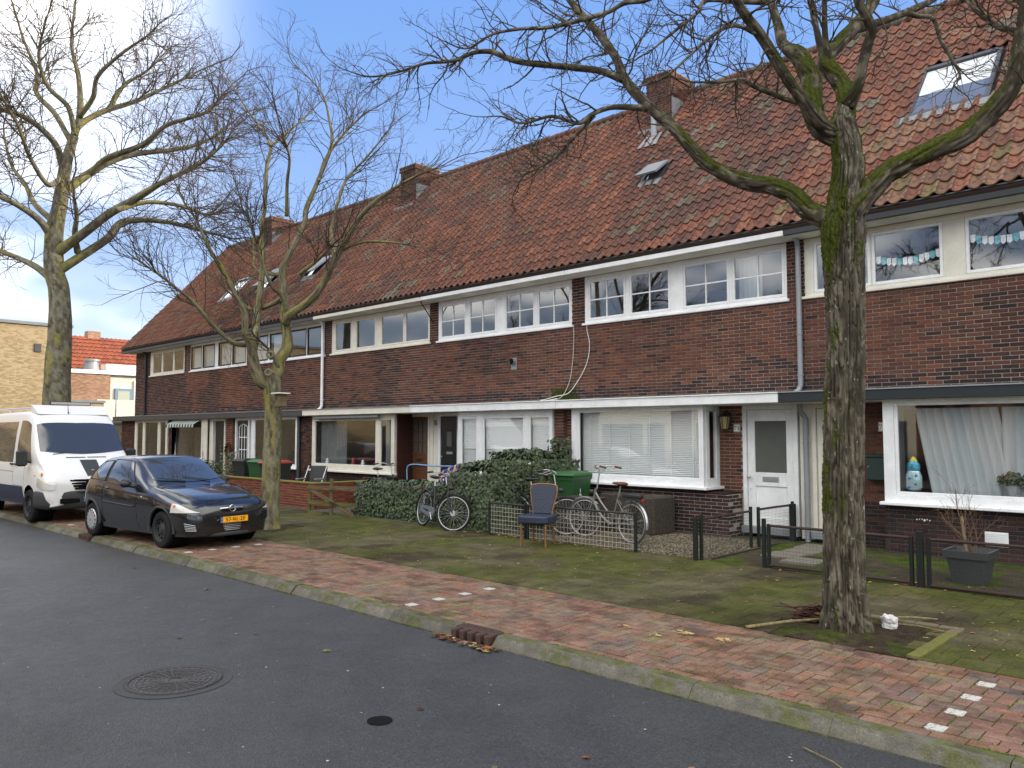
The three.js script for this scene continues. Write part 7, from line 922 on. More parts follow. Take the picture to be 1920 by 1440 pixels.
// ---------------------------------------------------------------- the potted shrub
{ const t = placed('plant_pot', 'square black plastic pot with a bare shrub behind the mesh panel', 'plant', [-2.78, 0.13, 2.35]); const g = new G(); const c = (w, y) => [[-2.78 - w, y, 2.35 + w], [-2.78 + w, y, 2.35 + w], [-2.78 + w, y, 2.35 - w], [-2.78 - w, y, 2.35 - w]]; const lv = [[0.16, 0.13], [0.215, 0.44], [0.24, 0.445], [0.25, 0.53], [0.225, 0.53], [0.21, 0.46]]; for (let i = 0; i < lv.length - 1; i++) { const a = c(...lv[i]), b = c(...lv[i + 1]); for (let k = 0; k < 4; k++) g.quad(a[k], a[(k + 1) % 4], b[(k + 1) % 4], b[k]); } g.build('pot', M.greyDark, t); gb(q => q.quad(...c(0.212, 0.475))).build('soil', M.earth, t);
  const tw = new Twigs(5), o = { step: 0.05, wig: 0.3, up: 0.05, kids: 0.3, ratio: 0.5, minr: 0.002, minl: 0.08, spread: 0.7, col: r => { const k = 0.7 + 0.5 * r(); return [0.16 * k, 0.10 * k, 0.06 * k]; } }; for (let i = 0; i < 9; i++) tw.grow([-2.78 + rr(-0.06, 0.06), 0.47, 2.35 + rr(-0.06, 0.06)], [rr(-0.5, 0.5), 1, rr(-0.5, 0.5)], rr(0.45, 0.95), 0.006, 2, o); tw.build(t); gb(q => q.tube([[-2.82, 0.46, 2.36, 0.018], [-2.84, 0.7, 2.37, 0.016], [-2.86, 0.92, 2.36, 0.014]], 8)).build('stem', mat('stemPale', [0.26, 0.2, 0.13], 0.9), t); }
// ---------------------------------------------------------------- low red wall, wooden gate, folding chair
mat('wallRed', [1, 1, 1], 0.9, { vertexColors: true, map: T.grain });
{ const t = placed('garden_wall', 'low red brick garden wall with a mossy coping by the younger tree', 'wall', [-19, 0.1, 2.7]), L = [], red = [[0.20, 0.06, 0.036], [0.235, 0.072, 0.04], [0.17, 0.055, 0.036], [0.26, 0.085, 0.045]];
  const w = gb(g => { g.box(-22.6, 0.1, 2.55, -16.55, 0.72, 2.74); g.box(-16.74, 0.1, 1.2, -16.56, 0.72, 2.55); }).build('wall_core', M.mortar, t); const run = (x0, x1, z, side) => { for (let r = 0; r < 10; r++) for (let x = Math.floor(x0 / BL) * BL - (r % 2 ? BL / 2 : 0); x < x1; x += BL) { const a = Math.max(x0, x), b = Math.min(x1, x + BL - JO); if (b - a < 0.03) continue; const y = 0.1 + r * BH; L.push([a, b, y, z, side]); } };
  run(-22.6, -16.55, 2.75, 0); run(1.2, 2.75, -16.54, 1); const geo = chamfer(BL - JO, BH - JO, 0.03, 0.003), ms = red.map((c, i) => mat('redBrick' + i, c, 0.9, { map: T.grain })); L.sort((p, q) => q[0] - p[0]); const rest = new G(); let n = 0;
  for (const [a, b, y, z, side] of L) { const full = b - a > BL - JO - 0.003; if (full && n < 200) { n++; const o = mesh('brick', geo, pick(ms), w); o.position.set((side ? z - 0.015 : (a + b) / 2) - t.o[0], y + (BH - JO) / 2 - t.o[1], (side ? (a + b) / 2 : z - 0.015) - t.o[2]); if (side) o.rotation.y = Math.PI / 2; } else { rest.k = pick(red); side ? rest.box(z - 0.03, y, a, z, y + BH - JO, b, 'x') : rest.box(a, y, z - 0.03, b, y + BH - JO, z, 'z'); } } rest.build('brickwork', M.wallRed, w, 'stuff');
  mat('mossCope', [0.20, 0.17, 0.05], 0.95, { map: T.patch }); gb(g => { g.cbox(-22.62, 0.722, 2.53, -16.53, 0.752, 2.77, 0.006); g.cbox(-16.76, 0.723, 1.2, -16.535, 0.751, 2.53, 0.006); }).build('coping', M.mossCope, t); }
{ mat('oldWood', [0.20, 0.15, 0.085], 0.9, { map: T.wood }); mat('mossWood', [0.16, 0.155, 0.06], 0.95, { map: T.wood }); const t = placed('wooden_gate', 'weathered wooden field gate between the red wall and the ivy hedge', 'gate', [-15.1, 0.1, 3.2]);
  const A = [-16.0, 3.25], B = [-14.35, 3.12], P = s => [lerp(A[0], B[0], s), lerp(A[1], B[1], s)], plank = (n, s0, s1, y0, y1, m) => { const a = P(s0), b = P(s1), g = new G(), d = 0.018; const hh = 0.045, q = (p, y, z) => [p[0], y, p[1] + z]; const f = [q(a, y0 - hh, d), q(b, y1 - hh, d), q(b, y1 + hh, d), q(a, y0 + hh, d)], k = [q(a, y0 - hh, -d), q(b, y1 - hh, -d), q(b, y1 + hh, -d), q(a, y0 + hh, -d)]; g.quad(...f).quad(k[1], k[0], k[3], k[2]).quad(f[3], f[2], k[2], k[3]).quad(f[0], k[0], k[1], f[1]).quad(f[1], k[1], k[2], f[2]).quad(k[0], f[0], f[3], k[3]); return g.build(n, M[m], t); };
  plank('rail', 0, 1, 0.70, 0.74, 'oldWood'); plank('rail', 0, 1, 0.36, 0.38, 'mossWood'); plank('brace', 0.05, 0.95, 0.66, 0.16, 'oldWood'); plank('rail', 0, 0.32, 0.14, 0.14, 'mossWood'); for (const [s, h, m] of [[0.0, 0.76, 'mossWood'], [0.47, 0.92, 'oldWood']]) { const p = P(s); gb(g => g.cbox(p[0] - 0.05, 0.08, p[1] - 0.06, p[0] + 0.05, h, p[1] - 0.02, 0.008)).build('post', M[m], t); } }
{ const t = thing('folding_chair', 'black and silver folding garden chair behind the low red wall', 'chair', [-18.0, 0.13, 1.95], 0.5); gb(g => { g.cbox(-0.24, 0.40, -0.22, 0.24, 0.43, 0.22, 0.01); }).build('seat', M.blackPlastic, t); const b = gb(g => g.cbox(-0.24, 0.50, -0.27, 0.24, 1.02, -0.245, 0.01)).build('backrest', M.blackPlastic, t); b.rotation.x = -0.2; for (const s of [-1, 1]) { gb(g => g.rod([s * 0.26, 0, 0.25], [s * 0.26, 0.95, -0.38], 0.014)).build('leg', M.alloy, t); gb(g => g.rod([s * 0.265, 0, -0.28], [s * 0.265, 0.62, 0.22], 0.014)).build('leg', M.alloy, t); gb(g => g.cbox(s * 0.265 - 0.02, 0.62, -0.22, s * 0.265 + 0.02, 0.65, 0.26, 0.008)).build('armrest', M.alloy, t); } }
{ const o = smoothTube([[-14.95, 0.15, 1.25], [-14.95, 0.8, 1.25], [-14.94, 1.12, 1.25], [-14.85, 1.18, 1.25], [-14.0, 1.18, 1.25], [-13.0, 1.17, 1.25], [-12.92, 1.12, 1.25], [-12.9, 0.8, 1.25], [-12.9, 0.15, 1.25]], 0.016, 8, 60).build('tube_frame', mat('railBlue', [0.16, 0.30, 0.52], 0.4)); tag(o, 'pale blue bent tube frame standing before the black front door', 'frame'); }
{ mat('dotFabric', [1, 1, 1], 0.9, { map: textTex(256, 256, (c, W_, H_) => { c.fillStyle = '#b48a66'; c.fillRect(0, 0, W_, H_); let i = 0; for (let y = 0; y < 5; y++) for (let x = 0; x < 5; x++) { c.fillStyle = i++ % 5 ? '#2b3a7c' : '#35458c'; c.beginPath(); c.arc(x * 56 + (y % 2) * 28 + 10, y * 54 + 18, 21, 0, 7); c.fill(); if (i % 3 === 0) { c.fillStyle = '#b9c0cc'; c.beginPath(); c.arc(x * 56 + (y % 2) * 28 + 10, y * 54 + 18, 8, 0, 7); c.fill(); } } }) });
  const g = new THREE.SphereGeometry(0.5, 32, 24), p = g.attributes.position, u = g.attributes.uv; for (let i = 0; i < p.count; i++) { const x = p.getX(i) * 2, y = p.getY(i) * 2, z = p.getZ(i) * 2, sq = a => Math.sign(a) * Math.pow(Math.abs(a), 0.55); p.setXYZ(i, sq(x) * 0.42, sq(y) * 0.24, z * 0.11); u.setXY(i, sq(x) * 0.5 + 0.5, sq(y) * 0.3 + 0.5); } g.computeVertexNormals(); const o = mesh('cushion', g, M.dotFabric, scene, [-12.9, 0.98, 1.62]); o.rotation.set(-0.1, 0.1, 0.35); tag(o, 'tan cushion with blue dots lying behind the ivy', 'cushion'); }
{ const o = mesh('low_wall', gb(g => { g.box(-14.9, 0.1, 1.5, -12.3, 0.72, 1.72); for (let i = 0; i < 36; i++) { } }).geom(false), M.mortarDark); tag(o, 'low brick wall under the dotted cushion', 'wall'); const w = o; w.o = [0, 0, 0]; const L = []; brickwork(w, [[-14.9, -12.3, 0.1, 0.66]], 1.73, 'red', L); buildBricks(L, 0); gb(g => { for (let x = -14.9; x < -12.34; x += 0.066) { g.k = brickPal[pick([1, 4, 7, 0])]; g.box(x, 0.70, 1.49, x + 0.056, 0.755, 1.74, 'y'); } }).build('rowlock_course', M.brickV, w, 'stuff'); }
// ---------------------------------------------------------------- things fixed to the fronts
{ // wall lantern
  const t = placed('wall_lantern', 'black wall lantern beside the white front door of number 71', 'lamp', [-7.24, 2.12, 0.0]); gb(g => { g.cbox(-7.28, 2.05, 0.0, -7.20, 2.3, 0.02); g.tube(cr([[-7.24, 2.26, 0.02, 0.012], [-7.24, 2.33, 0.08, 0.012], [-7.24, 2.30, 0.17, 0.012]], 8), 6); }).build('bracket', M.blackMetal, t); gb(g => { g.geo(new THREE.CylinderGeometry(0.03, 0.12, 0.07, 6), new THREE.Matrix4().makeTranslation(-7.24, 2.26, 0.17)); g.geo(new THREE.CylinderGeometry(0.065, 0.045, 0.03, 6), new THREE.Matrix4().makeTranslation(-7.24, 1.99, 0.17)); g.sph(-7.24, 1.965, 0.17, 0.02); for (let i = 0; i < 6; i++) { const a = i / 6 * 6.283; g.rod([-7.24 + Math.sin(a) * 0.062, 2.0, 0.17 + Math.cos(a) * 0.062], [-7.24 + Math.sin(a) * 0.105, 2.225, 0.17 + Math.cos(a) * 0.105], 0.006, 4); } }).build('lantern_frame', M.blackMetal, t); gb(g => g.geo(new THREE.CylinderGeometry(0.1, 0.058, 0.22, 6, 1, true), new THREE.Matrix4().makeTranslation(-7.24, 2.112, 0.17))).build('lantern_glass', mat('amberGlass', [0.34, 0.27, 0.13], 0.25), t); }
const numM = s => new THREE.MeshStandardMaterial({ roughness: 0.35, map: textTex(96, 112, (c) => { c.fillStyle = '#e9e8e2'; c.fillRect(0, 0, 96, 112); c.strokeStyle = '#22252a'; c.lineWidth = 5; c.strokeRect(5, 5, 86, 102); c.fillStyle = '#17191c'; c.font = 'bold 78px serif'; c.textAlign = 'center'; c.fillText(s, 48, 84); }) });
for (const [s, x, y, z] of [['71', -7.09, 2.02, 0.006], ['73', -4.57, 2.03, 0.006]]) { const b = mesh('house_number', chamfer(0.13, 0.15, 0.012, 0.004), M.whitePaint, scene, [x, y, z + 0.004]); plate('number_face', 0.122, 0.142, numM(s), b, [0, 0, 0.0075]); tag(b, s === '71' ? 'enamel house number plate on the brick beside the wall lantern' : 'enamel house number plate above the dark green letter box', 'number plate'); }
{ const t = placed('letter_box', 'dark green letter box on the brick beside the window of 73', 'letter box', [-4.64, 1.2, 0.08]); gb(g => g.cbox(-4.80, 1.19, 0.0, -4.50, 1.57, 0.14, 0.012)).build('box_body', mat('boxGreen', [0.01, 0.03, 0.025], 0.45), t); gb(g => g.cbox(-4.81, 1.55, 0.0, -4.49, 1.595, 0.17, 0.01)).build('lid', M.boxGreen, t); gb(g => g.sph(-4.76, 1.40, 0.141, 0.011)).build('lock', M.steel, t); }
tag(smoothTube([[-10.85, 4.23, 0.03], [-10.86, 3.9, 0.02], [-10.90, 3.43, 0.02], [-11.0, 3.0, 0.02], [-11.2, 2.7, 0.05], [-11.3, 2.63, 0.3], [-11.32, 2.60, 0.7]], 0.006, 5, 40).build('cable', M.soffit), 'thin straight cable hanging down the brick from the gutter', 'cable');
tag(smoothTube([[-10.48, 4.25, 0.04], [-10.5, 4.1, 0.02], [-10.44, 3.86, 0.02], [-10.45, 3.6, 0.02], [-10.56, 3.3, 0.02], [-10.81, 2.97, 0.02], [-11.0, 2.78, 0.05], [-11.25, 2.72, 0.15], [-11.4, 2.66, 0.3], [-11.35, 2.62, 0.55], [-11.2, 2.62, 0.5], [-11.1, 2.66, 0.3]], 0.008, 5, 60).build('cable', M.whitePaint), 'white cable looping down the brick to the white canopy', 'cable');
{ const t = placed('flue_outlet', 'round grey flue outlet on the upper brick wall', 'vent', [-12.65, 3.54, 0]); gb(g => { g.geo(new THREE.CylinderGeometry(0.075, 0.075, 0.1, 20, 1, true), new THREE.Matrix4().makeRotationX(Math.PI / 2).setPosition(-12.65, 3.56, 0.05)); g.cbox(-12.74, 3.38, 0.0, -12.56, 3.65, 0.012); }).build('sleeve', M.zinc, t); gb(g => g.geo(new THREE.CircleGeometry(0.06, 20), new THREE.Matrix4().makeTranslation(-12.65, 3.56, 0.09))).build('grille', M.wellBlack, t); }
{ const t = placed('gutter_bracket', 'rusty iron strut under the eaves between two houses', 'bracket', [-15.45, 4.9, 0]); gb(g => { g.rod([-15.45, 4.72, 0.03], [-15.5, 5.23, 0.42], 0.014); g.rod([-15.5, 5.23, 0.42], [-15.5, 5.44, 0.475], 0.012); }).build('strut', M.boardWood, t); }
{ // damp moss on the brick above the canopy
  const g = new G(); for (let i = 0; i < 900; i++) { const x = -11.2 + (R() + R() + R() - 1.5) * 0.55, y = 2.64 + Math.abs(R() + R() - 1) * 0.34; if (fbm(x * 5, y * 5, 3, 3) < 0.42) continue; const k = rr(0.5, 1.1); g.k = [0.045 * k, 0.055 * k, 0.012 * k]; const s = rr(0.008, 0.02); g.quad([x - s, y - s * 0.6, 0.004], [x + s, y - s * 0.5, 0.004 + rr(0, 0.003)], [x + s * 0.8, y + s * 0.7, 0.005 + rr(0, 0.004)], [x - s * 0.9, y + s * 0.6, 0.004]); } const m = g.build('wall_moss', M.moss); m.userData = { kind: 'stuff', label: 'dark moss patch on the damp brick above the white canopy', category: 'moss' }; }
{ // striped awning
  const t = placed('awning', 'short green and white striped awning over the carved window', 'awning', [-28.4, 2.3, 0.6]); mat('awnGreen', [0.012, 0.05, 0.04], 0.8); mat('awnWhite', [0.55, 0.56, 0.52], 0.8); const n = 20; for (let i = 0; i < n; i++) { const a = lerp(-29.5, -27.25, i / n), b = lerp(-29.5, -27.25, (i + 1) / n); gb(g => { g.quad([a, 2.24, 0.86], [b, 2.24, 0.86], [b, 2.41, 0.58], [a, 2.41, 0.58]); const y = 2.13; g.quad([a, y + 0.02, 0.865], [b, y + 0.02, 0.865], [b, 2.24, 0.86], [a, 2.24, 0.86]); g.tri([a, y + 0.02, 0.865], [(a + b) / 2, y - 0.01, 0.865], [b, y + 0.02, 0.865]); }).build('stripe', M[i % 2 ? 'awnWhite' : 'awnGreen'], t); } }
{ const g = new G(); for (let i = 0; i < 90; i++) { const a = i / 90 * 6.283 * 3, r = 0.17 + 0.03 * Math.sin(i * 2.1); g.k = [0.07, 0.04, 0.025]; g.sph(-25.33 + Math.cos(a) * r, 1.35 + Math.sin(a) * r * 1.25, 0.535 + 0.02 * Math.sin(i), 0.028, 1, 1, 1, 5); } const o = g.build('door_wreath', M.vertex); tag(o, 'brown twig wreath on the brick between the two far doors', 'wreath'); }
{ // bird box on the younger tree
  const t = placed('bird_box', 'pale wooden bird box fixed to the younger tree', 'bird box', [-13.62, 2.45, 5.32]); gb(g => g.cbox(-13.74, 2.42, 5.26, -13.56, 2.66, 5.42, 0.006)).build('box_body', M.oldWood, t); const r = gb(g => g.cbox(-13.78, 2.665, 5.22, -13.50, 2.69, 5.48, 0.005)).build('roof', M.soffit, t); r.rotation.z = -0.0; gb(g => g.geo(new THREE.CircleGeometry(0.02, 12), new THREE.Matrix4().makeTranslation(-13.65, 2.58, 5.4215))).build('entrance_hole', M.wellBlack, t); }
// ---------------------------------------------------------------- behind the windows
{ const n = 36, t = placed('venetian_blind', 'white slatted blind filling the bay window of number 71', 'blind', [-8.93, 1.1, 0.40]), geo = new THREE.BoxGeometry(2.78, 0.026, 0.003); for (let i = 0; i < n; i++) { const s = mesh('slat', geo, M.blindWhite, t, [0, 0.02 + i * 0.0345, 0]); s.rotation.x = -1.0; } gb(g => { for (let i = 0; i < 6; i++) { const x = -10.1 + i * 0.47; g.box(x, 1.12, 0.418, x + 0.018, 2.34, 0.42); } }).build('ladder_tape', M.whitePaint, t); gb(g => g.box(-10.32, 1.1, 0.36, -7.54, 2.36, 0.365)).build('backing', M.blindWhite, t); }
{ for (const [a, b, l] of [[-13.86, -13.31, 'narrow'], [-13.11, -11.84, 'wide'], [-11.68, -11.1, 'right hand']]) { const t = placed('roller_blind', `pale ${l} pleated blind in the window beside the black door`, 'blind', [(a + b) / 2, 1.2, 0.44]); gb(g => { for (let i = 0; i < 26; i++) { const y0 = 1.56 + i * 0.0275; g.quad([a, y0, 0.44], [b, y0, 0.44], [b, y0 + 0.0275, 0.448 - (i % 2) * 0.008], [a, y0 + 0.0275, 0.448 - (i % 2) * 0.008]); } }).build('pleats', M.blindWhite, t); gb(g => g.box(a, 1.14, 0.438, b, 1.55, 0.441)).build('frosted_film', mat('film' + l[0], [0.55, 0.57, 0.56], 0.5), t); } }
curtain(-4.0, -2.9, 1.03, 2.3, 0.30, 9, 0.03, 'curtainWhite', 'white net curtain hanging behind the window of number 73, left half', 0.22); curtain(-2.85, -1.3, 1.03, 2.3, 0.30, 11, 0.03, 'curtainWhite', 'white net curtain in the right half of the window of number 73');
{ const t = placed('foil_balloon', 'blue and clear foil balloon like a baby bottle in the window of 73', 'balloon', [-4.0, 1.07, 0.42]); phys('foilBlue', [0.05, 0.30, 0.42], 0.18, { metalness: 0.5 }); phys('foilClear', [0.45, 0.58, 0.62], 0.15, { metalness: 0.4 }); mat('foilGold', [0.42, 0.36, 0.05], 0.3, { metalness: 0.5 }); gb(g => g.geo(new THREE.LatheGeometry([[0, 0], [0.09, 0.01], [0.115, 0.06], [0.115, 0.22], [0.085, 0.30]].map(p => new THREE.Vector2(...p)), 20), new THREE.Matrix4().makeScale(1, 1, 0.6).setPosition(-4.0, 1.07, 0.42))).build('bottle', M.foilClear, t); gb(g => g.geo(new THREE.LatheGeometry([[0.085, 0.30], [0.095, 0.31], [0.09, 0.40], [0.06, 0.44]].map(p => new THREE.Vector2(...p)), 20), new THREE.Matrix4().makeScale(1, 1, 0.6).setPosition(-4.0, 1.07, 0.42))).build('collar', M.foilBlue, t); gb(g => g.geo(new THREE.LatheGeometry([[0.06, 0.44], [0.055, 0.46], [0.03, 0.5], [0.0, 0.52]].map(p => new THREE.Vector2(...p)), 16), new THREE.Matrix4().makeScale(1, 1, 0.6).setPosition(-4.0, 1.07, 0.42))).build('teat', M.foilGold, t); for (const [x, y] of [[-3.96, 1.18], [-4.04, 1.26], [-3.95, 1.3], [-4.05, 1.13]]) gb(g => g.sph(x, y, 0.488, 0.022, 1, 1, 0.3, 8)).build('dot', M.foilBlue, t); }
{ const t = placed('window_plant', 'leafy pot plant on the sill inside number 73', 'plant', [-2.72, 1.06, 0.42]); gb(g => g.cyl(-2.72, 1.06, 0.42, 0.09, 0.14, 16, 0.11)).build('pot', M.lead, t); const g = new G(); for (let i = 0; i < 260; i++) { const a = rr(0, 6.28), q = Math.sqrt(R()) * 0.2; ivyLeaf(g, [-2.72 + Math.cos(a) * q, 1.2 + R() * 0.2 * (1.2 - q * 3), 0.40 + Math.sin(a) * q * 0.5], [Math.cos(a), 0.7, Math.sin(a)], rr(0.025, 0.045), leafCol()); } g.build('foliage', M.leaf, t, 'stuff'); }
for (const [x0, x1, h] of [[-4.58, -3.7, 4.82], [-3.22, -2.35, 4.94]]) { const t = placed('garland', h < 4.9 ? 'blue and white paper garland in the upper window of number 73, left pane' : 'blue and white paper garland in the wide right pane of number 73', 'garland', [(x0 + x1) / 2, 4.8, -0.06]); for (let i = 0; i < 12; i++) { const x = lerp(x0, x1, i / 11), y = h - 0.24 * Math.sin(Math.PI * (0.5 + 0.45 * (1 - i / 11))) * (1 - i / 14) - 0.02; gb(g => { g.quad([x - 0.035, y - 0.10, -0.05], [x + 0.035, y - 0.10, -0.05], [x + 0.035, y, -0.05], [x - 0.035, y, -0.05]); g.tri([x - 0.035, y - 0.10, -0.05], [x, y - 0.13, -0.05], [x + 0.035, y - 0.10, -0.05]); }).build('pennant', i % 3 === 1 ? M.awnTeal || mat('awnTeal', [0.12, 0.42, 0.5], 0.6) : M.whitePaint, t); } }
curtain(-20.0, -18.75, 1.05, 2.3, 0.34, 8, 0.035, 'curtainGrey', 'long grey curtain left of the big cream window'); curtain(-16.9, -16.5, 1.05, 2.3, 0.38, 4, 0.03, 'curtainGrey', 'grey curtain in the narrow side light by the brown door');
for (const [x, c, l, h] of [[-19.55, 'whitePaint', 'white', 0.16], [-18.3, 'binRed', 'red', 0.2], [-17.85, 'whitePaint', 'slim white', 0.15]]) { const o = mesh('ornament', new THREE.LatheGeometry([[0, 0], [0.05, 0], [0.06, 0.05], [0.03, h * 0.6], [0.045, h * 0.75], [0.02, h], [0, h]].map(p => new THREE.Vector2(...p)), 14), M[c], scene, [x, 1.06, 0.44]); tag(o, `small ${l} ornament on the sill of the cream window`, 'ornament'); }
for (const [x0, x1, k] of [[-28.6, -27.6, 0], [-27.2, -26.35, 1], [-29.4, -28.62, 2], [-26.2, -25.3, 3], [-24.7, -23.8, 4], [-23.6, -22.8, 5]]) curtain(x0, x1, 4.3, 5.1, -0.12, 6, 0.02, 'curtainWhite', `pale net curtain in upper window pane ${['second', 'third', 'first', 'fourth', 'fifth', 'sixth'][k]} along the black sashes`);
curtain(-7.15, -6.7, 4.3, 5.1, -0.3, 5, 0.03, 'curtainWhite', 'white curtain behind the last upper pane of number 71'); curtain(-5.5, -4.8, 4.3, 5.1, -0.3, 5, 0.03, 'curtainWhite', 'white curtain behind the first upper pane of number 73');
// ---------------------------------------------------------------- on the ground: gully, manhole, tree pit, litter
mat('castIron', [0.10, 0.092, 0.088], 0.6, { metalness: 0.4, map: T.patch, bumpMap: T.grainB, bumpScale: 0.006 }); mat('rustIron', [0.075, 0.042, 0.03], 0.75, { metalness: 0.2, map: T.patch, bumpMap: T.grainB, bumpScale: 0.006 });
for (const [x, l] of [[-5.5, 'rusty kerb gully grate near the white markings'], [-15.7, 'rusty kerb gully grate beside the black car']]) { const t = placed('gully_grate', l, 'drain', [x, 0, 7.95]); const a = x - 0.25, b = x + 0.25; gb(g => { g.cbox(a, 0.06, 7.84, b, 0.102, 7.98, 0.008); for (let i = 0; i < 5; i++) { const xx = a + i * (0.5 - 0.06) / 4; g.cbox(xx, 0.0, 7.965, xx + 0.06, 0.098, 8.07, 0.012); } g.cbox(a, -0.02, 8.04, b, 0.012, 8.085, 0.006); }).build('frame', M.rustIron, t); gb(g => g.box(a + 0.02, -0.03, 7.90, b - 0.02, 0.05, 8.0)).build('gully', M.wellBlack, t); gb(g => { for (let i = 0; i < 9; i++) for (let j = 0; j < 3; j++) g.cbox(a + 0.03 + i * 0.05, 0.101, 7.855 + j * 0.04, a + 0.06 + i * 0.05, 0.107, 7.88 + j * 0.04, 0.002); }).build('studs', M.rustIron, t, 'stuff'); }
{ const t = placed('manhole_cover', 'round cast iron manhole cover in the asphalt with radial ribs', 'manhole cover', [-6.31, 0, 10.44]), c = t.o; mat('collar', [0.07, 0.07, 0.068], 0.8, { map: T.patch }); gb(g => g.geo(new THREE.RingGeometry(0.36, 0.43, 48), new THREE.Matrix4().makeRotationX(-Math.PI / 2).setPosition(c[0], 0.004, c[2]))).build('collar', M.collar, t); gb(g => g.geo(new THREE.CylinderGeometry(0.355, 0.36, 0.02, 56), new THREE.Matrix4().makeTranslation(c[0], -0.004, c[2]))).build('plate', M.castIron, t); gb(g => { for (const r of [0.34, 0.275, 0.235, 0.195, 0.155, 0.115, 0.075]) g.geo(new THREE.TorusGeometry(r, r > 0.33 ? 0.012 : 0.0065, 5, 56), new THREE.Matrix4().makeRotationX(Math.PI / 2).setPosition(c[0], 0.007, c[2])); for (let i = 0; i < 20; i++) { const a = i / 20 * 6.283; g.rod([c[0] + Math.cos(a) * 0.05, 0.008, c[2] + Math.sin(a) * 0.05], [c[0] + Math.cos(a) * 0.28, 0.008, c[2] + Math.sin(a) * 0.28], 0.006, 4); } for (let i = 0; i < 36; i++) { const a = i / 36 * 6.283; g.cbox(c[0] + Math.cos(a) * 0.307 - 0.012, 0.004, c[2] + Math.sin(a) * 0.307 - 0.012, c[0] + Math.cos(a) * 0.307 + 0.012, 0.013, c[2] + Math.sin(a) * 0.307 + 0.012, 0.003); } }).build('ribs', M.castIron, t); }
{ const o = mesh('valve_cover', new THREE.CylinderGeometry(0.085, 0.085, 0.012, 28), M.wellBlack, scene, [-4.455, 0.0, 9.855]); tag(o, 'small round black valve cover set in the asphalt', 'cover'); }
{ const t = placed('tree_pit', 'square of bare soil with mossy edging round the old tree', 'tree pit', [-2.95, 0.1, 5.6]); mat('soil', [1, 1, 1], 1, { map: tex(512, (u, v) => { const n = fbm(u * 14, v * 14, 3, 5, 14), m = noise3(u * 120, v * 120, 5, 120), k = 0.22 + 0.16 * n + 0.12 * (m - 0.5), gr = sm(0.52, 0.66, fbm(u * 6, v * 6, 9, 4, 6)); return [k, k * lerp(0.86, 1.08, gr), k * lerp(0.68, 0.5, gr)]; }, { rx: 1, ry: 1 }), bumpMap: T.fine, bumpScale: 0.015 });
  const g = new G(), n = 26, X = i => lerp(-3.62, -2.2, i / n), Z = j => lerp(4.92, 6.24, j / n), Y = (x, z) => 0.098 + 0.05 * (fbm(x * 5, z * 5, 2, 4) - 0.35) + 0.05 * Math.exp(-((x + 2.98) ** 2 + (z - 5.65) ** 2) * 9); for (let i = 0; i < n; i++) for (let j = 0; j < n; j++) { g.quad([X(i), Y(X(i), Z(j + 1)), Z(j + 1)], [X(i + 1), Y(X(i + 1), Z(j + 1)), Z(j + 1)], [X(i + 1), Y(X(i + 1), Z(j)), Z(j)], [X(i), Y(X(i), Z(j)), Z(j)], X(i), Z(j)); } const q = g.geom(false); q.deleteAttribute('normal'); const uv = q.attributes.uv, ps = q.attributes.position; for (let i = 0; i < uv.count; i++) uv.setXY(i, ps.getX(i), ps.getZ(i)); q.computeVertexNormals(); q.translate(-t.o[0], -t.o[1], -t.o[2]); mesh('soil', q, M.soil, t);
  mat('edgeMoss', [0.17, 0.165, 0.05], 0.95, { map: T.patch, bumpMap: T.grainB, bumpScale: 0.01 }); mat('edgeBrick', [0.20, 0.16, 0.10], 0.95, { map: T.grain }); const eg = block(0.098, 0.2, 0.06, 0.008); for (let i = 0; i < 6; i++) { const o = mesh('edging_brick', block(0.2, 0.098, 0.06, 0.008), M.edgeBrick, t, [-3.35 + i * 0.21 - t.o[0], 0.073 - t.o[1], 4.94 - t.o[2]]); o.rotation.y = rr(-0.05, 0.05); } for (let i = 0; i < 6; i++) { const o = mesh('edging_brick', eg, i > 0 ? M.edgeMoss : M.edgeBrick, t, [-2.24 - t.o[0], 0.075 - t.o[1], 5.06 + i * 0.205 - t.o[2]]); o.rotation.y = rr(-0.06, 0.06); } }
{ const t = placed('tree_pit', 'small soil patch at the foot of the younger tree', 'tree pit', [-14.04, 0.1, 5.3]); gb(g => g.geo(new THREE.CircleGeometry(0.6, 24), new THREE.Matrix4().makeRotationX(-Math.PI / 2).setPosition(-14.04, 0.112, 5.3))).build('soil', M.soil, t); }
function dryLeaf(g, x, y, z, s, c) { const a = rr(0, 6.28), ca = Math.cos(a), sa = Math.sin(a), f = (u, v, h) => [x + (u * ca - v * sa) * s, y + h * s, z + (u * sa + v * ca) * s]; g.k = c; const pts = [[0, 1], [0.28, 0.42], [0.85, 0.5], [0.5, 0.05], [0.62, -0.55], [0, -0.3], [-0.62, -0.55], [-0.5, 0.05], [-0.85, 0.5], [-0.28, 0.42]], h = pts.map(() => rr(0.02, 0.28)); for (let i = 0; i < pts.length; i++) { const j = (i + 1) % pts.length; g.tri(f(0, 0, 0.12), f(pts[j][0], pts[j][1], h[j]), f(pts[i][0], pts[i][1], h[i])); } }
const dryC = () => pick([[0.22, 0.11, 0.045], [0.15, 0.075, 0.035], [0.30, 0.19, 0.085], [0.10, 0.055, 0.03], [0.36, 0.27, 0.13]]).map(v => v * rr(0.7, 1.2));
mat('dryLeaf', [1, 1, 1], 0.85, { vertexColors: true, side: THREE.DoubleSide });
const litter = (name, label, cat, f) => { const g = new G(); f(g); const o = g.build(name, M.dryLeaf); o.userData = { kind: 'stuff', label, category: cat }; return o; };
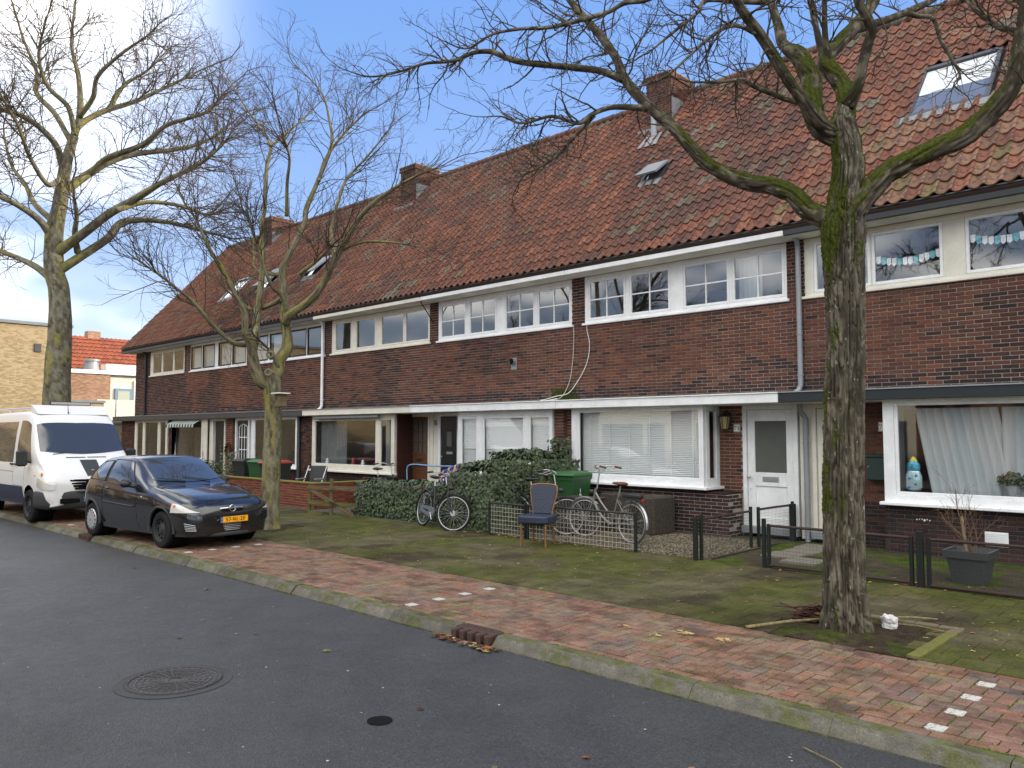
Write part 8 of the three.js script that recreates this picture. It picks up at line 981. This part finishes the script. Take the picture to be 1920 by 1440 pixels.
litter('fallen_leaves', 'dry brown leaves scattered over pavement and road edge', 'leaves', g => { for (let i = 0; i < 260; i++) { const x = -1 - 13 * R(), z = rr(3.1, 6.2); dryLeaf(g, x, paveY(z) + 0.006, z, rr(0.012, 0.035), dryC()); } for (let i = 0; i < 90; i++) dryLeaf(g, rr(-11.5, -7.2), 0.125, 3.02 + Math.abs(R() + R() - 1) * 0.3 + rr(-0.1, 0.05), rr(0.03, 0.06), dryC()); for (let i = 0; i < 40; i++) dryLeaf(g, rr(-5.9, -5.1), 0.006 + R() * 0.02, 8.09 + R() * 0.1, rr(0.03, 0.06), dryC()); for (let i = 0; i < 14; i++) dryLeaf(g, rr(-12, -1.6), 0.004, rr(8.1, 10), rr(0.03, 0.055), tone(dryC(), 0.55)); for (let i = 0; i < 60; i++) dryLeaf(g, rr(-5, -1.6), 0.135, rr(2.6, 3.2), rr(0.02, 0.05), dryC()); });
litter('leaf_heap', 'heap of dark dead leaves and twigs against the old tree', 'leaves', g => { for (let i = 0; i < 420; i++) { const a = rr(0, 6.28), q = Math.sqrt(R()); dryLeaf(g, -3.35 + Math.cos(a) * q * 0.25, 0.12 + 0.17 * (1 - q) * R() + 0.01, 5.42 + Math.sin(a) * q * 0.2, rr(0.03, 0.065), tone(pick([[0.10, 0.05, 0.035], [0.07, 0.04, 0.03], [0.15, 0.08, 0.05], [0.12, 0.06, 0.05]]), rr(0.6, 1.2))); } for (let i = 0; i < 40; i++) { const x = -3.35 + rr(-0.2, 0.2), z = 5.42 + rr(-0.16, 0.16), a = rr(0, 3.14); g.k = [0.09, 0.05, 0.035]; g.rod([x, 0.14 + R() * 0.1, z], [x + Math.cos(a) * 0.22, 0.14 + R() * 0.14, z + Math.sin(a) * 0.2], 0.004, 4); } });
litter('yellow_litter', 'scraps of yellowed leaf and bark lying on the clinkers', 'litter', g => { for (const [cx, cz, n] of [[-4.0, 6.75, 26], [-3.62, 6.72, 14], [-4.15, 7.0, 6], [-4.6, 6.95, 6]]) for (let i = 0; i < n; i++) { const x = cx + (R() + R() - 1) * 0.11, z = cz + (R() + R() - 1) * 0.07; g.k = tone([0.48, 0.36, 0.17], rr(0.6, 1.15)); const a = rr(0, 3.14), l = rr(0.02, 0.07); g.rod([x, paveY(z) + 0.006, z], [x + Math.cos(a) * l, paveY(z) + 0.012, z + Math.sin(a) * l], rr(0.003, 0.008), 4); } });
{ const st = (l, a, b, r) => { const o = gb(g => g.tube([[...a, r], [lerp(a[0], b[0], 0.5) + 0.01, lerp(a[1], b[1], 0.5) + 0.012, lerp(a[2], b[2], 0.5) - 0.015, r * 0.9], [...b, r * 0.75]], 7)).build('fallen_branch', mat('stickPale' + l.length, [0.30, 0.24, 0.12], 0.9, { map: T.wood })); tag(o, l, 'branch'); }; st('thick yellow stick lying left of the old tree', [-3.68, 0.13, 6.25], [-3.2, 0.18, 5.62], 0.016); st('pale branch end lying right of the old tree', [-2.86, 0.16, 5.12], [-2.48, 0.14, 4.72], 0.012); st('thin grey stick in the road by the kerb', [-2.2, 0.012, 8.35], [-1.75, 0.012, 8.62], 0.005); st('short pale stick on the asphalt below the kerb', [-1.55, 0.01, 8.3], [-1.42, 0.01, 8.52], 0.004); st('curved twig across the tree pit soil', [-2.75, 0.14, 5.2], [-2.3, 0.13, 5.15], 0.007); }
{ const g = new THREE.IcosahedronGeometry(0.07, 12), p = g.attributes.position; for (let i = 0; i < p.count; i++) { const x = p.getX(i), y = p.getY(i), z = p.getZ(i), q = 1 + 1.5 * (ridged(x * 14 + 5, y * 14, z * 14, 3) - 0.5); p.setXYZ(i, x * q, y * q * 0.95, z * q * 0.7); } g.computeVertexNormals(); const o = mesh('plastic_bag', g, mat('bagWhite', [0.62, 0.60, 0.57], 0.6), scene, [-2.74, 0.16, 5.28]); tag(o, 'crumpled white plastic bag beside the old tree', 'bag'); }
litter('road_specks', 'pale specks of litter and gum on the asphalt', 'litter', g => { for (let i = 0; i < 200; i++) { const x = rr(-14, -1), z = rr(8.2, 12.6); g.k = tone([0.5, 0.5, 0.48], rr(0.35, 1.0)); const s = rr(0.003, 0.012), n = 5, a0 = rr(0, 6); for (let k = 0; k < n; k++) g.tri([x, 0.005, z], [x + Math.cos(a0 + k / n * 6.283) * s, 0.004, z - Math.sin(a0 + k / n * 6.283) * s], [x + Math.cos(a0 + (k + 1) / n * 6.283) * s, 0.004, z - Math.sin(a0 + (k + 1) / n * 6.283) * s * rr(0.8, 1)]); } });
litter('pavement_specks', 'pale crumbs of litter over the mossy slabs', 'litter', g => { for (let i = 0; i < 150; i++) { const x = rr(-13, -1), z = rr(3.1, 6.2); g.k = tone([0.4, 0.36, 0.27], rr(0.4, 1.1)); const s = rr(0.003, 0.008); g.box(x - s, paveY(z) + 0.004, z - s * 0.7, x + s, paveY(z) + 0.008, z + s * 0.7, 'y'); } });
// ---------------------------------------------------------------- the corner at the street's far end
mat('buffBrick', [0.42, 0.325, 0.195], 0.9, { map: tex(512, (u, v) => { const row = Math.floor(v * 64), x = u * 20 + (row % 2) * 0.5, n = noise3(Math.floor(x), row, 3), j = (v * 64) % 1 < 0.14 ? 0.86 : 1; return grey((0.84 + 0.2 * n) * j * (0.94 + 0.1 * fbm(u * 6, v * 6, 4, 3, 6))); }, { rx: 0.25, ry: 0.25 }) });
mat('pinkBrick', [0.40, 0.25, 0.17], 0.9, { map: M.buffBrick.map }); mat('greyBrick', [0.16, 0.13, 0.10], 0.95, { map: M.buffBrick.map }); mat('orangeTile', [0.40, 0.105, 0.05], 0.75, { map: T.patch });
{ const t = placed('brick_building', 'flat-roofed yellow brick building at the far corner', 'building', [-52, 0, 14]); const W0 = gb(g => g.box(-60, 0, -0.6, -45, 7.35, 30)).build('wall', M.buffBrick, t); gb(g => { g.box(-60.1, 7.35, -0.7, -44.9, 7.5, 30.1); }).build('coping', M.lead, t); gb(g => { g.cbox(-45.02, 6.0, 0.75, -44.93, 6.42, 1.05, 0.01); }).build('wall_lamp', M.greyDark, t); }
{ const t = placed('brick_annexe', 'low yellow brick annexe beside the flat-roofed building', 'building', [-50, 0, -1.5]); gb(g => g.box(-55, 0, -2.6, -45.8, 3.55, -0.62)).build('wall', M.buffBrick, t); gb(g => g.box(-55.1, 3.55, -2.65, -45.7, 3.68, -0.62)).build('coping', M.lead, t); }
{ const t = placed('corner_house', 'house with orange tiled roof and white rear extension at the far corner', 'house', [-52, 0, -6]); gb(g => { g.box(-53, 0, -3.4, -47.2, 5.2, -0.62); }).build('brick_wall', M.pinkBrick, t); gb(g => g.box(-53.05, 5.2, -7.6, -47.1, 5.42, -0.62)).build('roof_edge', M.whitePaint, t);
  gb(g => { g.box(-53, 0, -9.5, -47.4, 5.19, -3.4); }).build('rendered_wall', M.creamPaint, t); const d = gb(g => { g.cbox(-47.42, 2.6, -4.62, -47.3, 4.45, -3.7, 0.01); }).build('back_door', mat('doorBlue', [0.16, 0.24, 0.36], 0.5), t); gb(g => g.box(-47.31, 2.75, -4.48, -47.285, 4.3, -3.84)).build('door_glass', mat('paleGlass', [0.42, 0.44, 0.36], 0.2), d); const w = gb(g => g.cbox(-47.42, 3.1, -6.4, -47.3, 4.9, -4.72, 0.01)).build('window', M.whitePaint, t); gb(g => g.box(-47.31, 3.2, -6.3, -47.285, 4.8, -4.82)).build('pane', M.paleGlass, w);
  for (const [a, b] of [[-3.3, -2.35], [-4.95, -3.36], [-6.6, -5.0]]) gb(g => g.cbox(-46.2, 2.6, Math.min(a, b), -46.12, 3.75, Math.max(a, b), 0.01)).build('balcony_panel', M.creamPaint, t); gb(g => g.box(-47.4, 2.45, -6.6, -46.1, 2.62, -2.3)).build('balcony_slab', M.greyDark, t); gb(g => g.box(-47.4, 0, -6.6, -46.3, 2.45, -2.4)).build('store_wall', M.greyBrick, t);
  const r = gb(g => { g.quad([-52.5, 5.3, 1.5], [-52.5, 5.3, -16], [-57.5, 8.35, -16], [-57.5, 8.35, 1.5]); g.box(-60, 0, -16, -53, 5.2, 1.4); }).build('roof', M.orangeTile, t); gb(g => { for (let i = 0; i < 11; i++) for (let k = 0; k < 62; k++) { const s0 = i / 11, s1 = (i + 1) / 11, z = 1.5 - k * 0.283; g.k = tone([0.42, 0.11, 0.05], rr(0.8, 1.2)); const P = (s, zz, h) => [-52.5 - 5 * s + 0.52 * h, 5.3 + 3.05 * s + 0.85 * h, zz]; g.quad(P(s0, z, 0.12), P(s0, z - 0.14, 0.06), P(s1, z - 0.14, 0.02), P(s1, z, 0.07)); g.quad(P(s0, z - 0.14, 0.06), P(s0, z - 0.28, 0.12), P(s1, z - 0.28, 0.07), P(s1, z - 0.14, 0.02)); } }).build('pantiles', M.tileV, r, 'stuff');
  gb(g => { g.box(-53.4, 5.42, -4.5, -52.8, 6.1, -3.9); g.cyl(-50, 5.42, -3.3, 0.42, 0.75, 18, 0.36); g.cyl(-50, 6.12, -3.3, 0.46, 0.1, 18); }).build('roof_vent', M.zinc, t); gb(g => g.box(-53.2, 5.42, -10, -52.2, 6.2, -4.9)).build('dormer', M.creamPaint, t); gb(g => g.cbox(-57.9, 8.2, -6.2, -57.2, 8.75, -5.4)).build('chimney', M.pinkBrick, t); }
{ const t = placed('yard_wall', 'weathered brown brick yard wall past the end house', 'wall', [-38, 0, -4]); gb(g => { g.box(-46, 0, -1.6, -34.75, 2.38, -1.35); }).build('brick_wall', M.greyBrick, t); gb(g => g.box(-46, 2.38, -1.65, -34.72, 2.45, -1.3)).build('coping', M.greyDark, t); }
{ const t = placed('shrub', 'green leafy shrub in front of the yard wall', 'shrub', [-38.4, 0.1, -0.5]); const g = new G(); for (let i = 0; i < 1500; i++) { const a = rr(0, 6.28), b = Math.acos(rr(-0.3, 1)), q = Math.pow(R(), 0.4), x = Math.sin(b) * Math.cos(a) * q, y = Math.cos(b) * q, z = Math.sin(b) * Math.sin(a) * q; ivyLeaf(g, [-38.4 + x * 1.3, 0.95 + y * 0.85, -0.55 + z * 0.8], [x, y + 0.4, z], rr(0.06, 0.1), tone([0.06, 0.10, 0.025], rr(0.6, 1.5))); } g.build('foliage', M.leaf, t, 'stuff'); gb(q => { for (let i = 0; i < 6; i++) q.tube([[-38.4 + rr(-0.15, 0.15), 0.1, -0.55, 0.02], [-38.4 + rr(-0.8, 0.8), 1.2, -0.55 + rr(-0.5, 0.5), 0.008]], 5); }).build('stems', M.boardWood, t); }
{ const g = new G(), t = placed('shrub', 'dark evergreen shrub below the carved awning window', 'shrub', [-24.6, 0.1, 1.6]); for (let i = 0; i < 1100; i++) { const a = rr(0, 6.28), b = Math.acos(rr(-0.6, 1)), q = Math.pow(R(), 0.4), x = Math.sin(b) * Math.cos(a) * q, y = Math.cos(b) * q, z = Math.sin(b) * Math.sin(a) * q; ivyLeaf(g, [-24.7 + x * 1.0, 0.62 + y * 0.5, 1.6 + z * 0.5], [x, y + 0.4, z], rr(0.04, 0.07), leafCol()); } g.build('foliage', M.leaf, t, 'stuff'); gb(q => q.tube([[-24.7, 0.1, 1.6, 0.03], [-24.7, 0.5, 1.6, 0.02]], 6)).build('stem', M.boardWood, t); }
{ const t = placed('shrub', 'tall thin leafy plant beside the black bin and barred door', 'shrub', [-22.95, 0.1, 1.7]); const g = new G(); for (let i = 0; i < 420; i++) { const y = R(); ivyLeaf(g, [-22.9 + (R() + R() - 1) * 0.4, 0.2 + y * 1.15, 1.65 + rr(-0.2, 0.2)], [rr(-1, 1), 0.5, 1], rr(0.03, 0.06), tone([0.06, 0.085, 0.035], rr(0.6, 1.4))); } g.build('foliage', M.leaf, t, 'stuff'); gb(q => { for (let i = 0; i < 5; i++) { const x = -22.9 + rr(-0.25, 0.25); q.tube([[x, 0.1, 1.65, 0.01], [x + rr(-0.1, 0.1), 1.35, 1.65, 0.004]], 5); } }).build('stems', M.boardWood, t); }
// ---------------------------------------------------------------- across the road, mirrored in the windows and car paint
structure(gb(g => g.box(-90, -0.05, 16.2, 40, 0.12, 21)).build('far_pavement', M.slabPlain));
mat('shopCream', [0.62, 0.58, 0.46], 0.6); mat('shopRed', [0.45, 0.05, 0.035], 0.6); mat('farBrick', [0.16, 0.085, 0.06], 0.9, { map: M.buffBrick.map });
{ const t = placed('shop_row', 'brick shop row with cream fronts and a red awning across the road', 'building', [-24, 0.1, 24]); gb(g => { g.box(-84, 0.1, 21.5, -8, 5.0, 30); }).build('wall', M.farBrick, t); gb(g => { g.quad([-84.3, 5.0, 21.2], [-7.7, 5.0, 21.2], [-7.7, 7.4, 26], [-84.3, 7.4, 26]); g.quad([-7.7, 5.0, 30.5], [-84.3, 5.0, 30.5], [-84.3, 7.4, 26], [-7.7, 7.4, 26]); }).build('roof', M.orangeTile, t);
  for (let i = 0; i < 13; i++) { const x = -82 + i * 5.6; const f = gb(g => { g.cbox(x, 0.15, 21.38, x + 4.4, 3.2, 21.48); }).build('shop_front', M.shopCream, t); gb(g => g.box(x + 0.3, 0.6, 21.33, x + 2.8, 2.4, 21.375)).build('shop_window', M.carGlass, f); gb(g => g.box(x + 3.1, 0.2, 21.33, x + 4.1, 2.4, 21.375)).build('shop_door', M.greyDark, f); const w = gb(g => g.cbox(x + 0.4, 3.5, 21.38, x + 3.9, 4.7, 21.49)).build('upper_window', M.whitePaint, t); gb(g => g.box(x + 0.55, 3.6, 21.34, x + 3.75, 4.6, 21.375)).build('pane', M.carGlass, w); }
  for (let i = 0; i < 16; i++) { const a = -61 + i * 0.55; gb(g => { g.quad([a + 0.55, 2.3, 19.9], [a, 2.3, 19.9], [a, 3.3, 21.37], [a + 0.55, 3.3, 21.37]); g.quad([a + 0.55, 2.0, 19.9], [a, 2.0, 19.9], [a, 2.3, 19.9], [a + 0.55, 2.3, 19.9]); }).build('awning_stripe', i % 2 ? M.whitePaint : M.shopRed, t); } }
hatchback('parked_car', 'dark hatchback parked across the road, mirrored in the cream framed window', [-37.6, 0.0, 15.1], Math.PI, '41-PH-RT');
{ // more street trees on the other side: they show as reflections in the upper windows
  const src = scene.getObjectByName('street_tree'), put = (x, z, turn, label) => dup(src, [x, 0.1, z], turn, label, 'bare street trees'); put(-13.5, 17.4, 2.2, 'bare street tree across the road facing the white canopy houses'); put(1.5, 17.6, 0.6, 'bare street tree across the road beyond the near kerb'); put(-28, 17.4, 4.0, 'bare street tree across the road before the shop row');
  put(-6.2, 18.2, 5.1, 'bare street tree across the road opposite number 73'); }
renderer.render(scene, camera);
